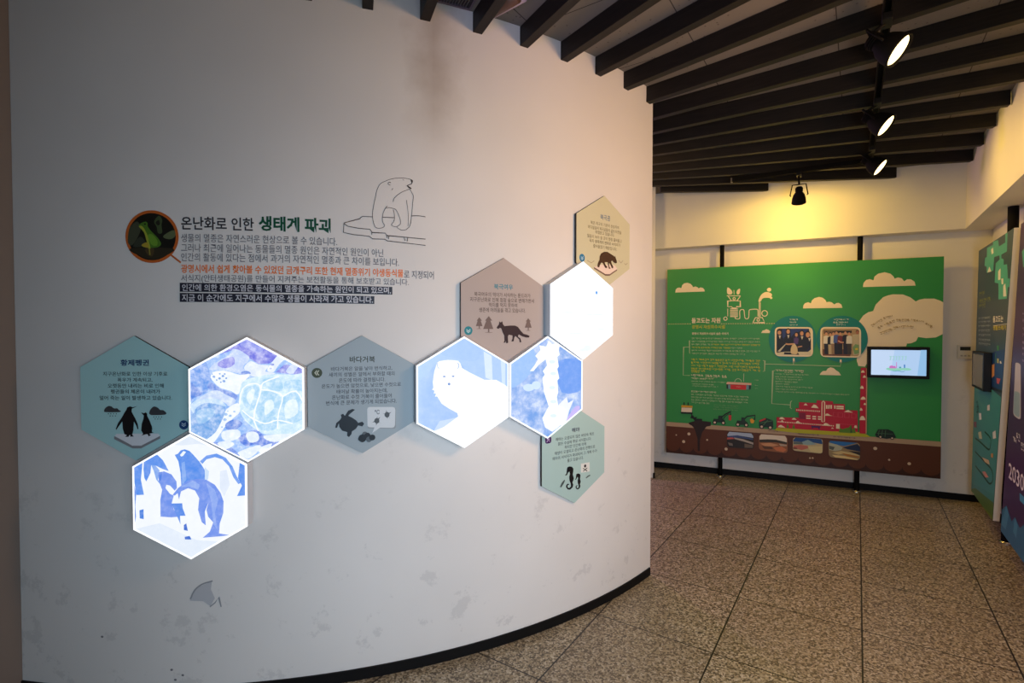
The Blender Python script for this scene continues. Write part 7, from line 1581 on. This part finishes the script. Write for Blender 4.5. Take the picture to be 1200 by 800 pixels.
pole(t, 1.05, .085, ZS - .002, .03)

# dark touch screen on the teal board
monitor('touch_screen', 'dark switched-off touch screen jutting out of the teal display board', (3.5719, 3.8573, 1.1977), PHR, 0.4511, 0.2807, 0.3789, 0.2414, .045, mat('dim_screen', (120, 118, 104), .25))

# thermostat on the back wall
q = WP + WD * 1.0717
t = thing('thermostat', 'small white thermostat with a dark display on the back wall', 'thermostat', (q.x, q.y, 1.3127), PHG)
bm = bmesh.new()
box(bm, -.052, .052, -.024, 0, -.06, .06, .006)
mesh_obj('case', bm, BRUSHED, t)
bm = bmesh.new()
box(bm, -.036, .036, -.0255, -.02, .012, .044)
mesh_obj('display', bm, mat('lcd', (44, 48, 44), .2), t)
bm = bmesh.new()
for x in (-.025, 0, .025):
    box(bm, x - .008, x + .008, -.0265, -.02, -.04, -.028, .001)
mesh_obj('button', bm, mat('grey_button', (160, 158, 152), .5), t)

# ------------------------------------------------------------------ track lighting
ZT = ZB - .036
TA, TB, TC = Vector((2.815, 4.051, 0)), Vector((.45, .48, 0)), Vector((1.958, 4.582, 0))


def rail(label, a, b):
    d = (b - a)
    t = thing('track_rail', label, 'light track', (a.x, a.y, ZT), math.atan2(d.y, d.x), 'lighting track rails')
    bm = bmesh.new()
    L = d.length
    box(bm, 0, L, -.017, -.011, 0, .036)
    box(bm, 0, L, .011, .017, 0, .036)
    box(bm, 0, L, -.011, .011, .022, .036)
    mesh_obj('rail', bm, BLACKM, t)
    bm = bmesh.new()
    box(bm, L - .002, L + .012, -.018, .018, -.001, .036, .002)
    mesh_obj('end_cap', bm, mat('grey_end_cap', (96, 92, 88), .4), t)
    return t


tr = rail('long black lighting track carrying three glowing spotlights under the beams', TA, TB)
bm = bmesh.new()
box(bm, -.03, .03, -.03, .03, -.004, .036, .003)
mesh_obj('connector', bm, BLACKP, tr)
br_dir = (TC - TA).normalized()
rail('short black lighting track branching towards the green display board', TA + br_dir * .035, TC)


def spotlight(label, at, off, d, lit, energy, size, blend=.6, k=1.0, name='track_spotlight'):
    """at: point on the rail; off: lens centre relative to it; d: direction of the beam"""
    d = Vector(d).normalized()
    t = thing(name, label, 'spotlight', (at.x, at.y, ZT), 0, 'track spotlights')
    ln = Vector(off)
    back = ln - d * .125
    bm = bmesh.new()
    box(bm, -.018, .018, -.045, .045, -.03, -.0015, .003)
    rz = math.atan2(TB.y - TA.y, TB.x - TA.x) + PI / 2
    bmesh.ops.rotate(bm, verts=bm.verts[:], cent=(0, 0, 0), matrix=Matrix.Rotation(rz, 3, 'Z'))
    mesh_obj('adapter', bm, BLACKP, t)
    # yoke: a stem down from the adapter and a fork holding the head at both sides
    mid = ln - d * .06
    side = d.cross(Vector((0, 0, 1))).normalized()
    top = Vector((0, 0, -.03))
    fork = mid - d * .07 + Vector((0, 0, .02))
    bm = bmesh.new()
    tube(bm, [top + Vector((0, 0, .01)), top * .4 + fork * .6, fork], .008)
    for s in (-1, 1):
        tube(bm, [fork, fork + side * s * .05, mid + side * s * .066, mid + side * s * .058 + d * .006], .005, 8)
    mesh_obj('yoke', bm, BLACKM, t, True)
    bm = bmesh.new()
    lathe(bm, [(r_ * k, h_) for r_, h_ in [(.0, -.128), (.026, -.128), (.030, -.122), (.032, -.085), (.052, -.06), (.062, -.03), (.066, .0), (.067, .010), (.063, .010), (.060, -.004), (.0, -.004)]], ln, d, 32, False)
    mesh_obj('housing', bm, BLACKM, t, True)
    bm = bmesh.new()
    for h in (-.118, -.108, -.098):
        lathe(bm, [(.031 * k, h), (.036 * k, h), (.036 * k, h + .004), (.031 * k, h + .004)], ln, d, 28, False)
    mesh_obj('cooling_fin', bm, BLACKM, t, True)
    bm = bmesh.new()
    lathe(bm, [(.0595 * k, -.003), (.056 * k, .002), (.03 * k, .0055), (0, .007)], ln, d, 32, False)
    mesh_obj('lens', bm, mat('glowing_lens', None, .3, 0, .3, (255, 222, 150), 5.0), t, True)
    w = Vector((at.x, at.y, ZT)) + ln + d * .012
    light('spotlight_beam', 'SPOT', w, energy, WARM, w + d, t, spot_size=R(size), spot_blend=blend, shadow_soft_size=.045)
    return t


SPOT_E, HANG_E = 24, 42
spotlight('glowing track spotlight nearest the top of the picture, largest of the three', Vector((1.5746, 2.1780, 0)), (0.0312, -0.0207, -0.1510), (.55, -.54, -.64), True, SPOT_E, 150)
spotlight('middle one of the three glowing track spotlights', Vector((2.0925, 2.9601, 0)), (0.0317, -0.0210, -0.1510), (.55, -.54, -.64), True, SPOT_E, 150)
spotlight('glowing track spotlight at the far end of the long track, smallest of the three', Vector((2.5907, 3.7123, 0)), (0.0388, -0.0257, -0.1510), (.55, -.54, -.64), True, SPOT_E, 150)
spotlight('black track spotlight hanging from the short track, turned to the green board', Vector((2.3985, 4.3091, 0)), (.035, .06, -.225), (.27, .5, -.82), True, HANG_E, 176, .3, .82)

# ------------------------------------------------------------------ ceiling vent and conduit between the beams
ra_ = R(-66.5)
t = thing('ceiling_vent', 'slatted dark ceiling vent between beams above the curved wall', 'vent', (-.157, 2.057, ZC), ra_)
bm = bmesh.new()
for x0, x1, y0, y1 in ((-.26, .26, -.08, -.07), (-.26, .26, .07, .08), (-.26, -.25, -.07, .07), (.25, .26, -.07, .07)):
    box(bm, x0, x1, y0, y1, -.012, -.0005)
mesh_obj('frame', bm, mat('vent_frame', (96, 84, 92), .5), t)
bm = bmesh.new()
for i in range(11):
    y = -.064 + i * .0128
    box(bm, -.25, .25, y - .0022, y + .0022, -.010, -.0005)
mesh_obj('slat', bm, mat('vent_slat', (52, 44, 48), .5), t)
bm = bmesh.new()
tube(bm, [(-.10, 2.36, ZC - .016), (.055, 2.23, ZC - .016)], .015, 12)
tag(mesh_obj('cable_conduit', bm, mat('lavender_conduit', (196, 178, 200), .5), None, True), 'pale lavender conduit running under the ceiling between two beams', 'conduit')
bm = bmesh.new()
tube(bm, [(-.10, 2.30, ZC - .032), (.02, 2.19, ZC - .032)], .03, 14)
tag(mesh_obj('ceiling_pipe', bm, mat('brown_pipe', (96, 72, 66), .45), None, True), 'brown pipe under the ceiling beside the pale conduit', 'pipe')

bpy.data.objects.remove(FONT_OBJ)
